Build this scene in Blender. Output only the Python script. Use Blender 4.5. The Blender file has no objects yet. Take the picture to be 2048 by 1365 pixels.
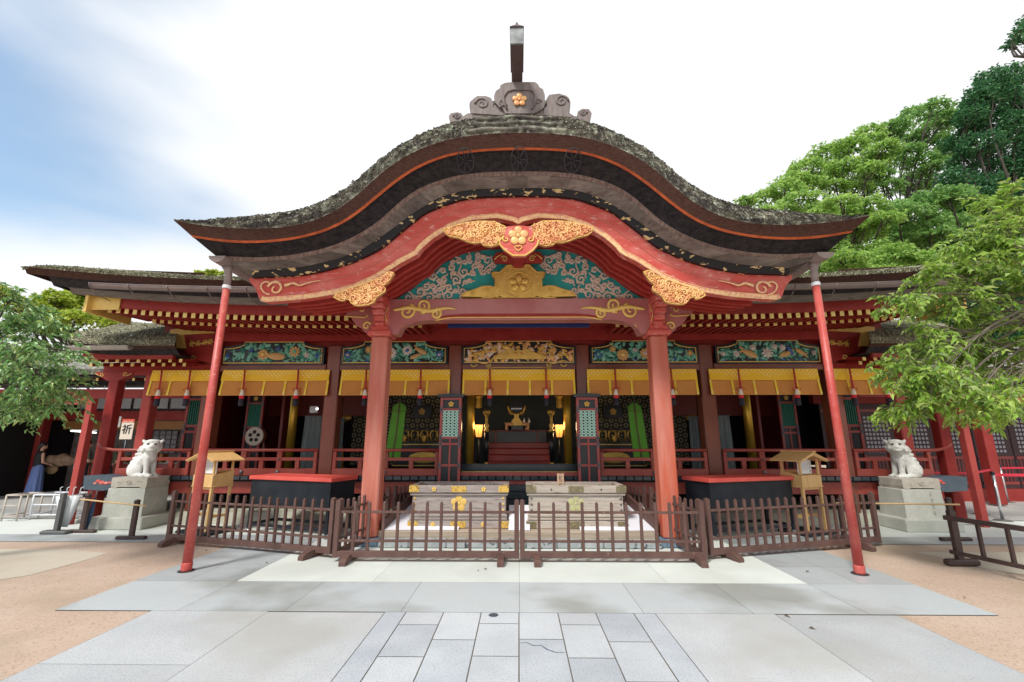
import bpy, bmesh, math, random
import numpy as np
from mathutils import Vector, Matrix
R = math.radians
rng = random.Random(11)
nrg = np.random.default_rng(5)
scene = bpy.context.scene
COL = scene.collection

# ------------------------------------------------------------ camera
F, CX, CY, CAMH, PITCH = 900.0, 1038.0, 682.5, 1.7, R(12.4)
SP, CP = math.sin(PITCH), math.cos(PITCH); YAW = R(0.86); SY, CYW = math.sin(YAW), math.cos(YAW)
cam_d = bpy.data.cameras.new('camera')
cam_d.sensor_width = 36; cam_d.lens = F / 2048 * 36
cam_d.clip_start = 0.1; cam_d.clip_end = 2000
cam = bpy.data.objects.new('camera', cam_d); COL.objects.link(cam)
cam.location = (0, 0, CAMH); cam.rotation_euler = (R(90) + PITCH, 0, YAW)
scene.camera = cam

# ------------------------------------------------------------ sky, sun, exposure
SUN_EL, SUN_AZ = R(52), R(-32)          # sun high behind the photographer, to the left
world = bpy.data.worlds.new('World'); scene.world = world
world.use_nodes = True
wt = world.node_tree; wt.nodes.clear()
def wn(t, **k):
    n = wt.nodes.new(t)
    for a, b in k.items(): setattr(n, a, b)
    return n
w_out = wn('ShaderNodeOutputWorld'); w_bg = wn('ShaderNodeBackground'); w_sky = wn('ShaderNodeTexSky')
w_sky.sky_type = 'NISHITA'; w_sky.sun_disc = False; w_sky.sun_elevation = SUN_EL
w_sky.sun_rotation = R(180) + R(32); w_sky.dust_density = 0.6; w_sky.ozone_density = 1.0
w_bg.inputs['Strength'].default_value = 0.115
w_bg2 = wn('ShaderNodeBackground'); w_bg2.inputs['Color'].default_value = (0.97, 0.985, 1.0, 1); w_bg2.inputs['Strength'].default_value = 0.68
w_mix = wn('ShaderNodeMixShader')
w_tc = wn('ShaderNodeTexCoord'); w_sep = wn('ShaderNodeSeparateXYZ')
w_lo = wn('ShaderNodeMapRange'); w_lo.inputs['From Min'].default_value = 0.36; w_lo.inputs['From Max'].default_value = 0.22; w_lo.inputs['To Max'].default_value = 0.34
w_add = wn('ShaderNodeMath', operation='ADD'); w_tint = wn('ShaderNodeMix', data_type='RGBA', blend_type='MULTIPLY'); w_tint.inputs['Factor'].default_value = 1; w_tint.inputs['B'].default_value = (0.78, 1.08, 1.12, 1)
w_map = wn('ShaderNodeMapping'); w_map.inputs['Scale'].default_value = (1.6, 1.6, 4.5); w_map.inputs['Rotation'].default_value = (0, R(28), 0)
w_noise = wn('ShaderNodeTexNoise'); w_noise.inputs['Scale'].default_value = 1.7; w_noise.inputs['Detail'].default_value = 6; w_noise.inputs['Roughness'].default_value = 0.42
w_a = wn('ShaderNodeMath', operation='MULTIPLY_ADD'); w_a.inputs[1].default_value = 0.42
w_r = wn('ShaderNodeMapRange'); w_r.inputs['From Min'].default_value = -0.52; w_r.inputs['From Max'].default_value = -0.22
w_r.inputs['To Min'].default_value = 0.22; w_r.interpolation_type = 'SMOOTHSTEP'
L = wt.links.new
L(w_tc.outputs['Generated'], w_sep.inputs[0]); L(w_tc.outputs['Generated'], w_map.inputs[0]); L(w_map.outputs[0], w_noise.inputs['Vector'])
L(w_noise.outputs['Fac'], w_a.inputs[0]); L(w_sep.outputs['X'], w_a.inputs[2]); L(w_sep.outputs['Z'], w_lo.inputs['Value']); L(w_a.outputs[0], w_add.inputs[0]); L(w_lo.outputs[0], w_add.inputs[1]); L(w_add.outputs[0], w_r.inputs['Value'])
L(w_sky.outputs[0], w_tint.inputs['A']); L(w_tint.outputs['Result'], w_bg.inputs['Color']); L(w_r.outputs[0], w_mix.inputs[0]); L(w_bg.outputs[0], w_mix.inputs[1]); L(w_bg2.outputs[0], w_mix.inputs[2])
L(w_mix.outputs[0], w_out.inputs['Surface'])
sun_d = bpy.data.lights.new('sun', 'SUN'); sun_d.energy = 2.1; sun_d.angle = R(10); sun_d.color = (1.0, 0.965, 0.9)
sun = bpy.data.objects.new('sun', sun_d); COL.objects.link(sun)
sd = Vector((math.cos(SUN_EL) * math.sin(SUN_AZ), -math.cos(SUN_EL) * math.cos(SUN_AZ), math.sin(SUN_EL)))
sun.rotation_euler = sd.to_track_quat('Z', 'Y').to_euler(); sun.location = sd * 60
scene.view_settings.view_transform = 'Standard'; scene.view_settings.look = 'None'
scene.view_settings.exposure = 0.68; scene.view_settings.gamma = 1.0
scene.cycles.max_bounces = 8; scene.cycles.diffuse_bounces = 5; scene.cycles.glossy_bounces = 3
scene.cycles.transparent_max_bounces = 6; scene.cycles.sample_clamp_indirect = 6

# ------------------------------------------------------------ reading the photo: pixel + distance -> place
def P(u, v, Y):
    yy = (CY - v) / F
    yc = CP - SP * yy; zc = SP + CP * yy
    a = (u - 1024) / F; X, D = a * CYW - yc * SY, a * SY + yc * CYW
    return (X / D * Y, CAMH + zc / D * Y)
def V3(u, v, Y):
    x, z = P(u, v, Y); return Vector((x, Y, z))
def Gp(u, v, z=0.0):
    yy = (CY - v) / F
    yc = CP - SP * yy; zc = SP + CP * yy
    a = (u - 1024) / F; X, D = a * CYW - yc * SY, a * SY + yc * CYW
    Y = (CAMH - z) * D / -zc
    return Vector((X / D * Y, Y, z))
def Zv(v, Y): return P(CX, v, Y)[1]
def Xu(u, v, Y): return P(u, v, Y)[0]

# ------------------------------------------------------------ materials
MATS = {}
def mat(name, col, rough=0.6, metal=0.0, col2=None, scale=6.0, lo=0.35, hi=0.65, bump=0.0, bscale=40.0, stretch=(1, 1, 1), spec=0.5,
        col3=None, s3=30.0, lo3=0.6, hi3=0.7, detail=5.0, coat=0.0, isl=None):
    if name in MATS: return MATS[name]
    m = bpy.data.materials.new(name); m.use_nodes = True; MATS[name] = m
    t = m.node_tree; b = t.nodes['Principled BSDF']
    b.inputs['Base Color'].default_value = (*col, 1); b.inputs['Roughness'].default_value = rough
    b.inputs['Metallic'].default_value = metal; b.inputs['Specular IOR Level'].default_value = spec
    if coat: b.inputs['Coat Weight'].default_value = coat; b.inputs['Coat Roughness'].default_value = 0.12
    tc = t.nodes.new('ShaderNodeTexCoord'); mp = t.nodes.new('ShaderNodeMapping'); mp.inputs['Scale'].default_value = stretch
    t.links.new(tc.outputs['Object'], mp.inputs[0])
    if col2 is not None:
        n = t.nodes.new('ShaderNodeTexNoise'); n.inputs['Scale'].default_value = scale; n.inputs['Detail'].default_value = detail
        n.inputs['Roughness'].default_value = 0.6
        r = t.nodes.new('ShaderNodeMapRange'); r.inputs['From Min'].default_value = lo; r.inputs['From Max'].default_value = hi
        mx = t.nodes.new('ShaderNodeMix'); mx.data_type = 'RGBA'
        mx.inputs['A'].default_value = (*col, 1); mx.inputs['B'].default_value = (*col2, 1)
        t.links.new(mp.outputs[0], n.inputs['Vector']); t.links.new(n.outputs['Fac'], r.inputs['Value']); t.links.new(r.outputs[0], mx.inputs['Factor'])
        last = mx.outputs['Result']
        if col3 is not None:
            n3 = t.nodes.new('ShaderNodeTexNoise'); n3.inputs['Scale'].default_value = s3; n3.inputs['Detail'].default_value = 4
            r3 = t.nodes.new('ShaderNodeMapRange'); r3.inputs['From Min'].default_value = lo3; r3.inputs['From Max'].default_value = hi3
            m3 = t.nodes.new('ShaderNodeMix'); m3.data_type = 'RGBA'; m3.inputs['B'].default_value = (*col3, 1)
            t.links.new(mp.outputs[0], n3.inputs['Vector']); t.links.new(n3.outputs['Fac'], r3.inputs['Value'])
            t.links.new(r3.outputs[0], m3.inputs['Factor']); t.links.new(last, m3.inputs['A']); last = m3.outputs['Result']
        t.links.new(last, b.inputs['Base Color'])
    if isl and col2 is not None:
        gn = t.nodes.new('ShaderNodeNewGeometry'); rv = t.nodes.new('ShaderNodeMapRange'); rv.inputs['To Min'].default_value = isl[0]; rv.inputs['To Max'].default_value = isl[1]
        vm = t.nodes.new('ShaderNodeVectorMath'); vm.operation = 'SCALE'
        t.links.new(gn.outputs['Random Per Island'], rv.inputs['Value']); t.links.new(last, vm.inputs[0]); t.links.new(rv.outputs[0], vm.inputs['Scale']); t.links.new(vm.outputs[0], b.inputs['Base Color'])
    if bump:
        nb = t.nodes.new('ShaderNodeTexNoise'); nb.inputs['Scale'].default_value = bscale; nb.inputs['Detail'].default_value = 4
        bp = t.nodes.new('ShaderNodeBump'); bp.inputs['Strength'].default_value = bump; bp.inputs['Distance'].default_value = 0.02
        t.links.new(mp.outputs[0], nb.inputs['Vector']); t.links.new(nb.outputs['Fac'], bp.inputs['Height']); t.links.new(bp.outputs[0], b.inputs['Normal'])
    return m
def emis(name, col, s):
    m = bpy.data.materials.new(name); m.use_nodes = True; b = m.node_tree.nodes['Principled BSDF']
    b.inputs['Base Color'].default_value = (*col, 1); b.inputs['Emission Color'].default_value = (*col, 1); b.inputs['Emission Strength'].default_value = s
    MATS[name] = m; return m
def leafmat(name, cols, rough=0.45, trans=0.35, spec=0.4):
    m = bpy.data.materials.new(name); m.use_nodes = True; MATS[name] = m
    t = m.node_tree; b = t.nodes['Principled BSDF']; out = t.nodes['Material Output']
    g = t.nodes.new('ShaderNodeNewGeometry'); cr = t.nodes.new('ShaderNodeValToRGB')
    e = cr.color_ramp.elements
    for i, c in enumerate(cols):
        if i < 2: e[i].position = i / (len(cols) - 1); e[i].color = (*c, 1)
        else:
            x = e.new(i / (len(cols) - 1)); x.color = (*c, 1)
    if len(cols) > 2: e[1].position = 1 / (len(cols) - 1)
    t.links.new(g.outputs['Random Per Island'], cr.inputs[0]); t.links.new(cr.outputs[0], b.inputs['Base Color'])
    b.inputs['Roughness'].default_value = rough; b.inputs['Specular IOR Level'].default_value = spec
    tr = t.nodes.new('ShaderNodeBsdfTranslucent'); mx = t.nodes.new('ShaderNodeMixShader'); mx.inputs[0].default_value = trans
    t.links.new(cr.outputs[0], tr.inputs['Color']); t.links.new(b.outputs[0], mx.inputs[1]); t.links.new(tr.outputs[0], mx.inputs[2])
    t.links.new(mx.outputs[0], out.inputs['Surface'])
    return m
def grid_dots(name, base, dot, sc, thr, rough=0.6, metal=0.0, width=0.05, vscale=(1, 1, 1), ring=False):
    """evenly spaced round dots (voronoi without randomness) over a base colour: woven brocade and gilt wall paper"""
    m = bpy.data.materials.new(name); m.use_nodes = True; MATS[name] = m
    t = m.node_tree; b = t.nodes['Principled BSDF']; b.inputs['Roughness'].default_value = rough; b.inputs['Metallic'].default_value = metal
    tc = t.nodes.new('ShaderNodeTexCoord'); mp = t.nodes.new('ShaderNodeMapping')
    mp.inputs['Rotation'].default_value = (0, R(45), 0); mp.inputs['Scale'].default_value = vscale
    vo = t.nodes.new('ShaderNodeTexVoronoi'); vo.inputs['Scale'].default_value = sc; vo.inputs['Randomness'].default_value = 0.0; 
    r = t.nodes.new('ShaderNodeMapRange'); r.inputs['From Min'].default_value = thr; r.inputs['From Max'].default_value = thr + width
    r.inputs['To Min'].default_value = 1; r.inputs['To Max'].default_value = 0
    mx = t.nodes.new('ShaderNodeMix'); mx.data_type = 'RGBA'; mx.inputs['A'].default_value = (*base, 1); mx.inputs['B'].default_value = (*dot, 1)
    t.links.new(tc.outputs['Object'], mp.inputs[0]); t.links.new(mp.outputs[0], vo.inputs['Vector'])
    if ring:
        sn = t.nodes.new('ShaderNodeMath'); sn.operation = 'PINGPONG'; sn.inputs[1].default_value = ring
        t.links.new(vo.outputs['Distance'], sn.inputs[0]); t.links.new(sn.outputs[0], r.inputs['Value'])
    else: t.links.new(vo.outputs['Distance'], r.inputs['Value'])
    t.links.new(r.outputs[0], mx.inputs['Factor']); t.links.new(mx.outputs['Result'], b.inputs['Base Color'])
    return m

mat('hafu_red', (0.55, 0.085, 0.066), 0.6, spec=0.3, col2=(0.64, 0.18, 0.15), scale=2.2, lo=0.42, hi=0.70, col3=(0.75, 0.42, 0.38), s3=7, lo3=0.58, hi3=0.78, bump=0.15, bscale=30, stretch=(1, 1, 2.2))
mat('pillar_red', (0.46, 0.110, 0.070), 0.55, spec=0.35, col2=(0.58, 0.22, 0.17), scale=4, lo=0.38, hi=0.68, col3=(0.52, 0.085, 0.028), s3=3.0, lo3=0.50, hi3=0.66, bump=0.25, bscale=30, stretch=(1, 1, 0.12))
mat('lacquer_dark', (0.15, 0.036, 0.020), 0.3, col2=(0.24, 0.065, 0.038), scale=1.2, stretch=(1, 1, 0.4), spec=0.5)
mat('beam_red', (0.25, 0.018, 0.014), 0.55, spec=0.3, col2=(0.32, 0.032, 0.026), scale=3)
mat('rib_red', (0.34, 0.026, 0.020), 0.5, spec=0.35, col2=(0.42, 0.05, 0.04), scale=3)
mat('rail_red', (0.28, 0.042, 0.030), 0.4, col2=(0.34, 0.07, 0.052), scale=3, spec=0.45)
mat('koryo_purple', (0.36, 0.095, 0.088), 0.35, col2=(0.44, 0.16, 0.15), scale=1.3, spec=0.6)
mat('pipe_red', (0.46, 0.055, 0.045), 0.45, col2=(0.53, 0.11, 0.09), scale=3, col3=(0.58, 0.2, 0.17), s3=24, lo3=0.6, hi3=0.72)
mat('pipe_grey', (0.22, 0.18, 0.17), 0.5, col2=(0.30, 0.22, 0.2), scale=9)
mat('frame_pink', (0.37, 0.050, 0.042), 0.55, spec=0.3, col2=(0.40, 0.07, 0.06), scale=3)
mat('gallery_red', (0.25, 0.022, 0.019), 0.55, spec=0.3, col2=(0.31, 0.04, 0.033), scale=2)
mat('thatch', (0.095, 0.085, 0.078), 0.95, col2=(0.21, 0.195, 0.155), scale=3.4, lo=0.40, hi=0.62, col3=(0.40, 0.42, 0.335), s3=9, lo3=0.50, hi3=0.66, bump=0.8, bscale=60, isl=(0.65, 1.35))
mat('thatch_pale', (0.13, 0.12, 0.085), 0.95, col2=(0.26, 0.25, 0.16), scale=3, col3=(0.46, 0.46, 0.33), s3=30, lo3=0.52, hi3=0.62, bump=0.8, bscale=70, isl=(0.6, 1.45))
mat('bark_brown', (0.052, 0.022, 0.016), 0.9, spec=0.2, col2=(0.095, 0.043, 0.03), scale=24, stretch=(0.5, 0.5, 3), bump=0.7, bscale=90, col3=(0.04, 0.018, 0.014), s3=60, lo3=0.55, hi3=0.65)
mat('edge_orange', (0.62, 0.13, 0.035), 0.7, col2=(0.38, 0.07, 0.02), scale=8)
mat('bark_black', (0.014, 0.012, 0.014), 0.8, spec=0.2, col2=(0.04, 0.032, 0.034), scale=10, bump=0.6, bscale=90, stretch=(1, 1, 2), col3=(0.085, 0.075, 0.07), s3=50, lo3=0.63, hi3=0.75)
mat('fringe_wood', (0.13, 0.07, 0.055), 0.85, col2=(0.26, 0.18, 0.15), scale=12, stretch=(2, 1, 1), bump=0.7, bscale=60)
mat('grey_wood', (0.15, 0.125, 0.115), 0.8, spec=0.3, col2=(0.25, 0.215, 0.19), scale=5, stretch=(0.6, 1, 4), bump=0.5, bscale=25, col3=(0.12, 0.085, 0.075), s3=9, lo3=0.58, hi3=0.72, isl=(0.62, 1.2))
mat('black_gilt', (0.012, 0.011, 0.013), 0.5, spec=0.3, col2=(0.60, 0.42, 0.20), scale=7, lo=0.60, hi=0.63, stretch=(1, 1, 2.4), detail=2)
mat('black_lacquer', (0.010, 0.012, 0.016), 0.3, col2=(0.02, 0.022, 0.028), scale=3)
mat('navy_lacquer', (0.022, 0.034, 0.045), 0.25, col2=(0.035, 0.05, 0.065), scale=4, spec=0.7)
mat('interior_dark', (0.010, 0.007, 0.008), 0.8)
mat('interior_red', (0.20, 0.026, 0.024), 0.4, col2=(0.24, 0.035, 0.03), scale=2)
mat('gold', (0.80, 0.52, 0.13), 0.36, 0.55, col2=(0.66, 0.40, 0.09), scale=9, bump=0.3, bscale=40)
mat('gold_paint', (0.80, 0.55, 0.15), 0.5, 0.1, col2=(0.72, 0.46, 0.12), scale=9)
mat('gold_pillar', (0.78, 0.50, 0.07), 0.33, 0.6, col2=(0.66, 0.40, 0.05), scale=2)
mat('rafter_tip', (0.86, 0.66, 0.22), 0.5, 0.0, col2=(0.80, 0.58, 0.2), scale=14, col3=(0.5, 0.42, 0.26), s3=30, lo3=0.62, hi3=0.68)
mat('gilt_edge', (0.86, 0.56, 0.28), 0.5, 0.1, col2=(0.74, 0.34, 0.22), scale=24, lo=0.45, hi=0.6)
mat('gilt_carving', (0.84, 0.50, 0.20), 0.45, 0.15, col2=(0.76, 0.33, 0.15), scale=5, lo=0.42, hi=0.62)
mat('carving_recess_shade', (0.42, 0.10, 0.05), 0.6, col2=(0.6, 0.28, 0.12), scale=6)  # dark red-brown paints shade into the recesses between the gilt reliefs
mat('teal_board', (0.015, 0.33, 0.33), 0.6, col2=(0.03, 0.40, 0.38), scale=4, col3=(0.01, 0.10, 0.11), s3=2.2, lo3=0.55, hi3=0.75)
mat('silver_scroll', (0.70, 0.56, 0.52), 0.45, 0.0, col2=(0.78, 0.58, 0.42), scale=10)
mat('carve_green', (0.08, 0.38, 0.27), 0.6, col2=(0.24, 0.50, 0.38), scale=9)
mat('carve_dark_green', (0.02, 0.15, 0.11), 0.6, col2=(0.05, 0.2, 0.15), scale=9)
mat('carve_blue', (0.03, 0.08, 0.30), 0.6, col2=(0.10, 0.18, 0.4), scale=14)
mat('carve_white', (0.74, 0.68, 0.62), 0.6, col2=(0.5, 0.4, 0.36), scale=14)
mat('carve_orange', (0.62, 0.32, 0.12), 0.55, col2=(0.55, 0.38, 0.14), scale=12)
mat('gutter_metal', (0.20, 0.155, 0.155), 0.42, 0.2, col2=(0.26, 0.20, 0.19), scale=4)
mat('gutter_grey', (0.38, 0.34, 0.30), 0.45, 0.2, col2=(0.30, 0.27, 0.25), scale=4)
mat('onigawara', (0.14, 0.115, 0.11), 0.6, 0.1, col2=(0.22, 0.18, 0.17), scale=5, stretch=(3, 1, 0.7))
mat('horn_wood', (0.085, 0.055, 0.062), 0.5, col2=(0.11, 0.07, 0.075), scale=3)
mat('horn_metal', (0.12, 0.125, 0.13), 0.4, 0.3, col2=(0.30, 0.32, 0.32), scale=6)
grid_dots('brocade', (0.92, 0.54, 0.02), (0.97, 0.86, 0.5), 16, 0.20)
grid_dots('brocade_tape', (0.86, 0.60, 0.03), (0.97, 0.92, 0.6), 22, 0.24)
grid_dots('gilt_wall', (0.07, 0.075, 0.055), (0.50, 0.46, 0.28), 4.6, 0.035, ring=0.17, width=0.03)
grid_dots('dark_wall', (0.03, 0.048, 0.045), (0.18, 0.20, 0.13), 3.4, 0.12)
def reed():
    m = mat('reed_blind', (0.60, 0.235, 0.045), 0.7, col2=(0.66, 0.29, 0.07), scale=2)
    t = m.node_tree; b = t.nodes['Principled BSDF']
    tc = t.nodes.new('ShaderNodeTexCoord'); w = t.nodes.new('ShaderNodeTexWave'); w.bands_direction = 'Z'; w.inputs['Scale'].default_value = 28
    bp = t.nodes.new('ShaderNodeBump'); bp.inputs['Strength'].default_value = 0.35; bp.inputs['Distance'].default_value = 0.01
    t.links.new(tc.outputs['Object'], w.inputs['Vector']); t.links.new(w.outputs['Fac'], bp.inputs['Height']); t.links.new(bp.outputs[0], b.inputs['Normal'])
reed()
mat('tassel_white', (0.78, 0.70, 0.58), 0.9); mat('tassel_red', (0.72, 0.02, 0.03), 0.8); mat('tassel_black', (0.018, 0.018, 0.028), 0.8, col2=(0.03, 0.03, 0.045), scale=40)
mat('cord_red', (0.45, 0.03, 0.03), 0.7)
mat('box_wood', (0.30, 0.255, 0.235), 0.65, col2=(0.40, 0.34, 0.31), scale=4, stretch=(0.6, 1, 5), col3=(0.20, 0.155, 0.14), s3=7, lo3=0.56, hi3=0.7, bump=0.3, bscale=20)
mat('box_wood_pale', (0.40, 0.34, 0.28), 0.7, col2=(0.50, 0.44, 0.38), scale=4, stretch=(0.6, 1, 6), col3=(0.27, 0.2, 0.16), s3=6, lo3=0.56, hi3=0.72, bump=0.3, bscale=20)
mat('step_wood', (0.34, 0.27, 0.20), 0.75, col2=(0.44, 0.36, 0.28), scale=4, stretch=(0.5, 1, 8), bump=0.4, bscale=20)
mat('gilt_fitting', (0.80, 0.52, 0.13), 0.4, 0.4, col2=(0.34, 0.2, 0.04), scale=34, lo=0.50, hi=0.62)
mat('worn_fitting', (0.20, 0.17, 0.10), 0.5, 0.4, col2=(0.34, 0.28, 0.16), scale=34, lo=0.50, hi=0.62)
mat('fence_brown', (0.092, 0.048, 0.040), 0.55, spec=0.3, col2=(0.13, 0.072, 0.06), scale=6, stretch=(1, 1, 0.4), col3=(0.36, 0.27, 0.24), s3=34, lo3=0.68, hi3=0.74, isl=(0.8, 1.25))
mat('fence_dark', (0.045, 0.026, 0.024), 0.5, col2=(0.07, 0.04, 0.035), scale=6, col3=(0.16, 0.12, 0.1), s3=30, lo3=0.68, hi3=0.76)
mat('new_wood', (0.74, 0.47, 0.20), 0.6, col2=(0.66, 0.39, 0.14), scale=5, stretch=(5, 5, 0.5), bump=0.1)
mat('bamboo', (0.66, 0.46, 0.22), 0.45, col2=(0.56, 0.36, 0.16), scale=9)
mat('plaque_white', (0.78, 0.79, 0.82), 0.6); mat('ink', (0.02, 0.02, 0.025), 0.7); mat('ink_grey', (0.46, 0.47, 0.52), 0.7); mat('stamp_red', (0.6, 0.03, 0.03), 0.7)
mat('lid_red', (0.74, 0.11, 0.085), 0.5, col2=(0.68, 0.085, 0.065), scale=4, col3=(0.85, 0.62, 0.56), s3=26, lo3=0.70, hi3=0.74)
mat('body_black', (0.010, 0.013, 0.018), 0.5, spec=0.3, col2=(0.022, 0.026, 0.034), scale=3, col3=(0.2, 0.2, 0.22), s3=30, lo3=0.76, hi3=0.78)
mat('stone_pale', (0.42, 0.43, 0.37), 0.8, col2=(0.50, 0.50, 0.45), scale=5, col3=(0.30, 0.31, 0.27), s3=70, lo3=0.58, hi3=0.68, bump=0.3, bscale=70)
mat('stone_warm', (0.38, 0.35, 0.29), 0.85, col2=(0.48, 0.44, 0.38), scale=6, col3=(0.24, 0.22, 0.18), s3=14, lo3=0.6, hi3=0.75, bump=0.4, bscale=50)
mat('statue_white', (0.66, 0.66, 0.63), 0.75, col2=(0.76, 0.76, 0.74), scale=6, col3=(0.42, 0.42, 0.38), s3=22, lo3=0.62, hi3=0.75, bump=0.35, bscale=60)
mat('statue_grey', (0.50, 0.50, 0.46), 0.8, col2=(0.62, 0.62, 0.59), scale=6, col3=(0.28, 0.28, 0.24), s3=20, lo3=0.58, hi3=0.75, bump=0.35, bscale=60)
mat('hollow_dark', (0.04, 0.03, 0.03), 0.9)
mat('kerb_stone', (0.30, 0.33, 0.34), 0.85, col2=(0.42, 0.44, 0.44), scale=5, col3=(0.10, 0.11, 0.12), s3=12, lo3=0.58, hi3=0.66, bump=0.7, bscale=20)
mat('base_blue', (0.16, 0.25, 0.34), 0.7, col2=(0.10, 0.15, 0.2), scale=16, bump=0.5)
mat('plinth_plaster', (0.44, 0.44, 0.36), 0.85, col2=(0.36, 0.36, 0.28), scale=3)
mat('cloth_white', (0.70, 0.70, 0.76), 0.8); mat('green_cloth', (0.13, 0.42, 0.035), 0.7, col2=(0.11, 0.36, 0.03), scale=3); mat('seam_brown', (0.22, 0.15, 0.08), 0.7)
mat('gauze', (0.10, 0.13, 0.14), 0.6, col2=(0.17, 0.2, 0.2), scale=3, stretch=(5, 5, 0.6), col3=(0.3, 0.27, 0.2), s3=8, lo3=0.72, hi3=0.75)
mat('lattice_mint', (0.55, 0.85, 0.74), 0.5); mat('slat_green', (0.02, 0.22, 0.15), 0.5); mat('door_black', (0.012, 0.016, 0.021), 0.35)
mat('door_red', (0.36, 0.055, 0.05), 0.45, col2=(0.42, 0.09, 0.08), scale=6); mat('iron_grey', (0.12, 0.15, 0.18), 0.45, 0.5)
mat('stud_grey', (0.18, 0.17, 0.18), 0.35, 0.7); mat('steel', (0.6, 0.62, 0.63), 0.25, 0.9); mat('white_metal', (0.72, 0.74, 0.78), 0.4); mat('tan_metal', (0.5, 0.44, 0.38), 0.5)
mat('belt_red', (0.6, 0.02, 0.05), 0.6); mat('paper', (0.72, 0.62, 0.52), 0.7); mat('paper_white', (0.7, 0.68, 0.64), 0.7); mat('card_red', (0.6, 0.08, 0.04), 0.6)
mat('shop_wall', (0.16, 0.13, 0.12), 0.7, col2=(0.3, 0.26, 0.24), scale=5); mat('amber_frieze', (0.36, 0.17, 0.04), 0.6, col2=(0.26, 0.1, 0.03), scale=20)
mat('shoji_dark', (0.05, 0.022, 0.025), 0.6); mat('shoji_pane', (0.34, 0.34, 0.38), 0.6); mat('ceiling_pane', (0.35, 0.36, 0.38), 0.7)
mat('cloud_blue', (0.05, 0.075, 0.10), 0.45, col2=(0.07, 0.1, 0.13), scale=4)
mat('skin', (0.58, 0.33, 0.23), 0.55); mat('hair', (0.018, 0.013, 0.012), 0.5); mat('top_black', (0.02, 0.02, 0.024), 0.8); mat('skirt_blue', (0.12, 0.18, 0.42), 0.8, col2=(0.16, 0.23, 0.5), scale=14, stretch=(4, 4, 0.4))
mat('shirt_olive', (0.09, 0.09, 0.055), 0.85); mat('trouser_dark', (0.03, 0.03, 0.035), 0.8); mat('shoe_pale', (0.55, 0.48, 0.42), 0.7); mat('straw', (0.36, 0.25, 0.13), 0.8, col2=(0.25, 0.16, 0.08), scale=30)
mat('driftwood', (0.26, 0.17, 0.11), 0.8, col2=(0.16, 0.09, 0.06), scale=7, bump=0.8, bscale=14)
mat('clear_vinyl', (0.62, 0.66, 0.68), 0.25); mat('umbrella_navy', (0.02, 0.05, 0.12), 0.6); mat('grey_post', (0.10, 0.10, 0.10), 0.6)
mat('trunk_bark', (0.035, 0.027, 0.02), 0.9, col2=(0.07, 0.055, 0.042), scale=8, bump=0.8, bscale=20, stretch=(1, 1, 0.3)); mat('twig_grey', (0.15, 0.125, 0.095), 0.85)
mat('blue_paint', (0.008, 0.02, 0.12), 0.5)
leafmat('leaf_spring', [(0.18, 0.34, 0.04), (0.32, 0.52, 0.07), (0.46, 0.62, 0.13), (0.10, 0.22, 0.04), (0.58, 0.68, 0.24)], 0.4, 0.4)
leafmat('leaf_glossy', [(0.10, 0.26, 0.06), (0.18, 0.38, 0.10), (0.30, 0.50, 0.17), (0.07, 0.18, 0.05), (0.48, 0.60, 0.18)], 0.3, 0.32, 0.7)
leafmat('leaf_camphor', [(0.24, 0.44, 0.08), (0.36, 0.57, 0.12), (0.50, 0.68, 0.20), (0.12, 0.25, 0.06), (0.44, 0.62, 0.14)], 0.5, 0.55)  # far crown greens, paled in the colour itself for distance haze
leafmat('leaf_camphor_deep', [(0.16, 0.34, 0.09), (0.23, 0.43, 0.11), (0.34, 0.53, 0.16), (0.09, 0.20, 0.07)], 0.5, 0.5)  # deeper greens, likewise lightened in colour for haze
leafmat('leaf_cedar', [(0.045, 0.15, 0.065), (0.07, 0.20, 0.08), (0.10, 0.26, 0.09), (0.03, 0.11, 0.06)], 0.6, 0.3)
leafmat('leaf_gold', [(0.30, 0.42, 0.03), (0.40, 0.50, 0.05), (0.50, 0.56, 0.10), (0.18, 0.32, 0.03)], 0.5, 0.4)

# ------------------------------------------------------------ objects
def link(o): COL.objects.link(o); return o
def tag(o, label=None, cat=None, group=None, kind=None):
    if label: o['label'] = label
    if cat: o['category'] = cat
    if group: o['group'] = group
    if kind: o['kind'] = kind
    return o
def thing(name, label, cat, loc=(0, 0, 0), rz=0.0, group=None):
    o = bpy.data.objects.new(name, None); link(o); o.location = loc; o.rotation_euler = (0, 0, rz)
    o.empty_display_size = 0.1
    return tag(o, label, cat, group)
def copy_tree(o, parent=None):
    c = o.copy(); link(c)
    if parent is not None: c.parent = parent
    for ch in o.children: copy_tree(ch, c)
    return c
def worldloc(o):
    v = Vector((0, 0, 0))
    while o is not None: v += o.location; o = o.parent
    return v

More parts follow.
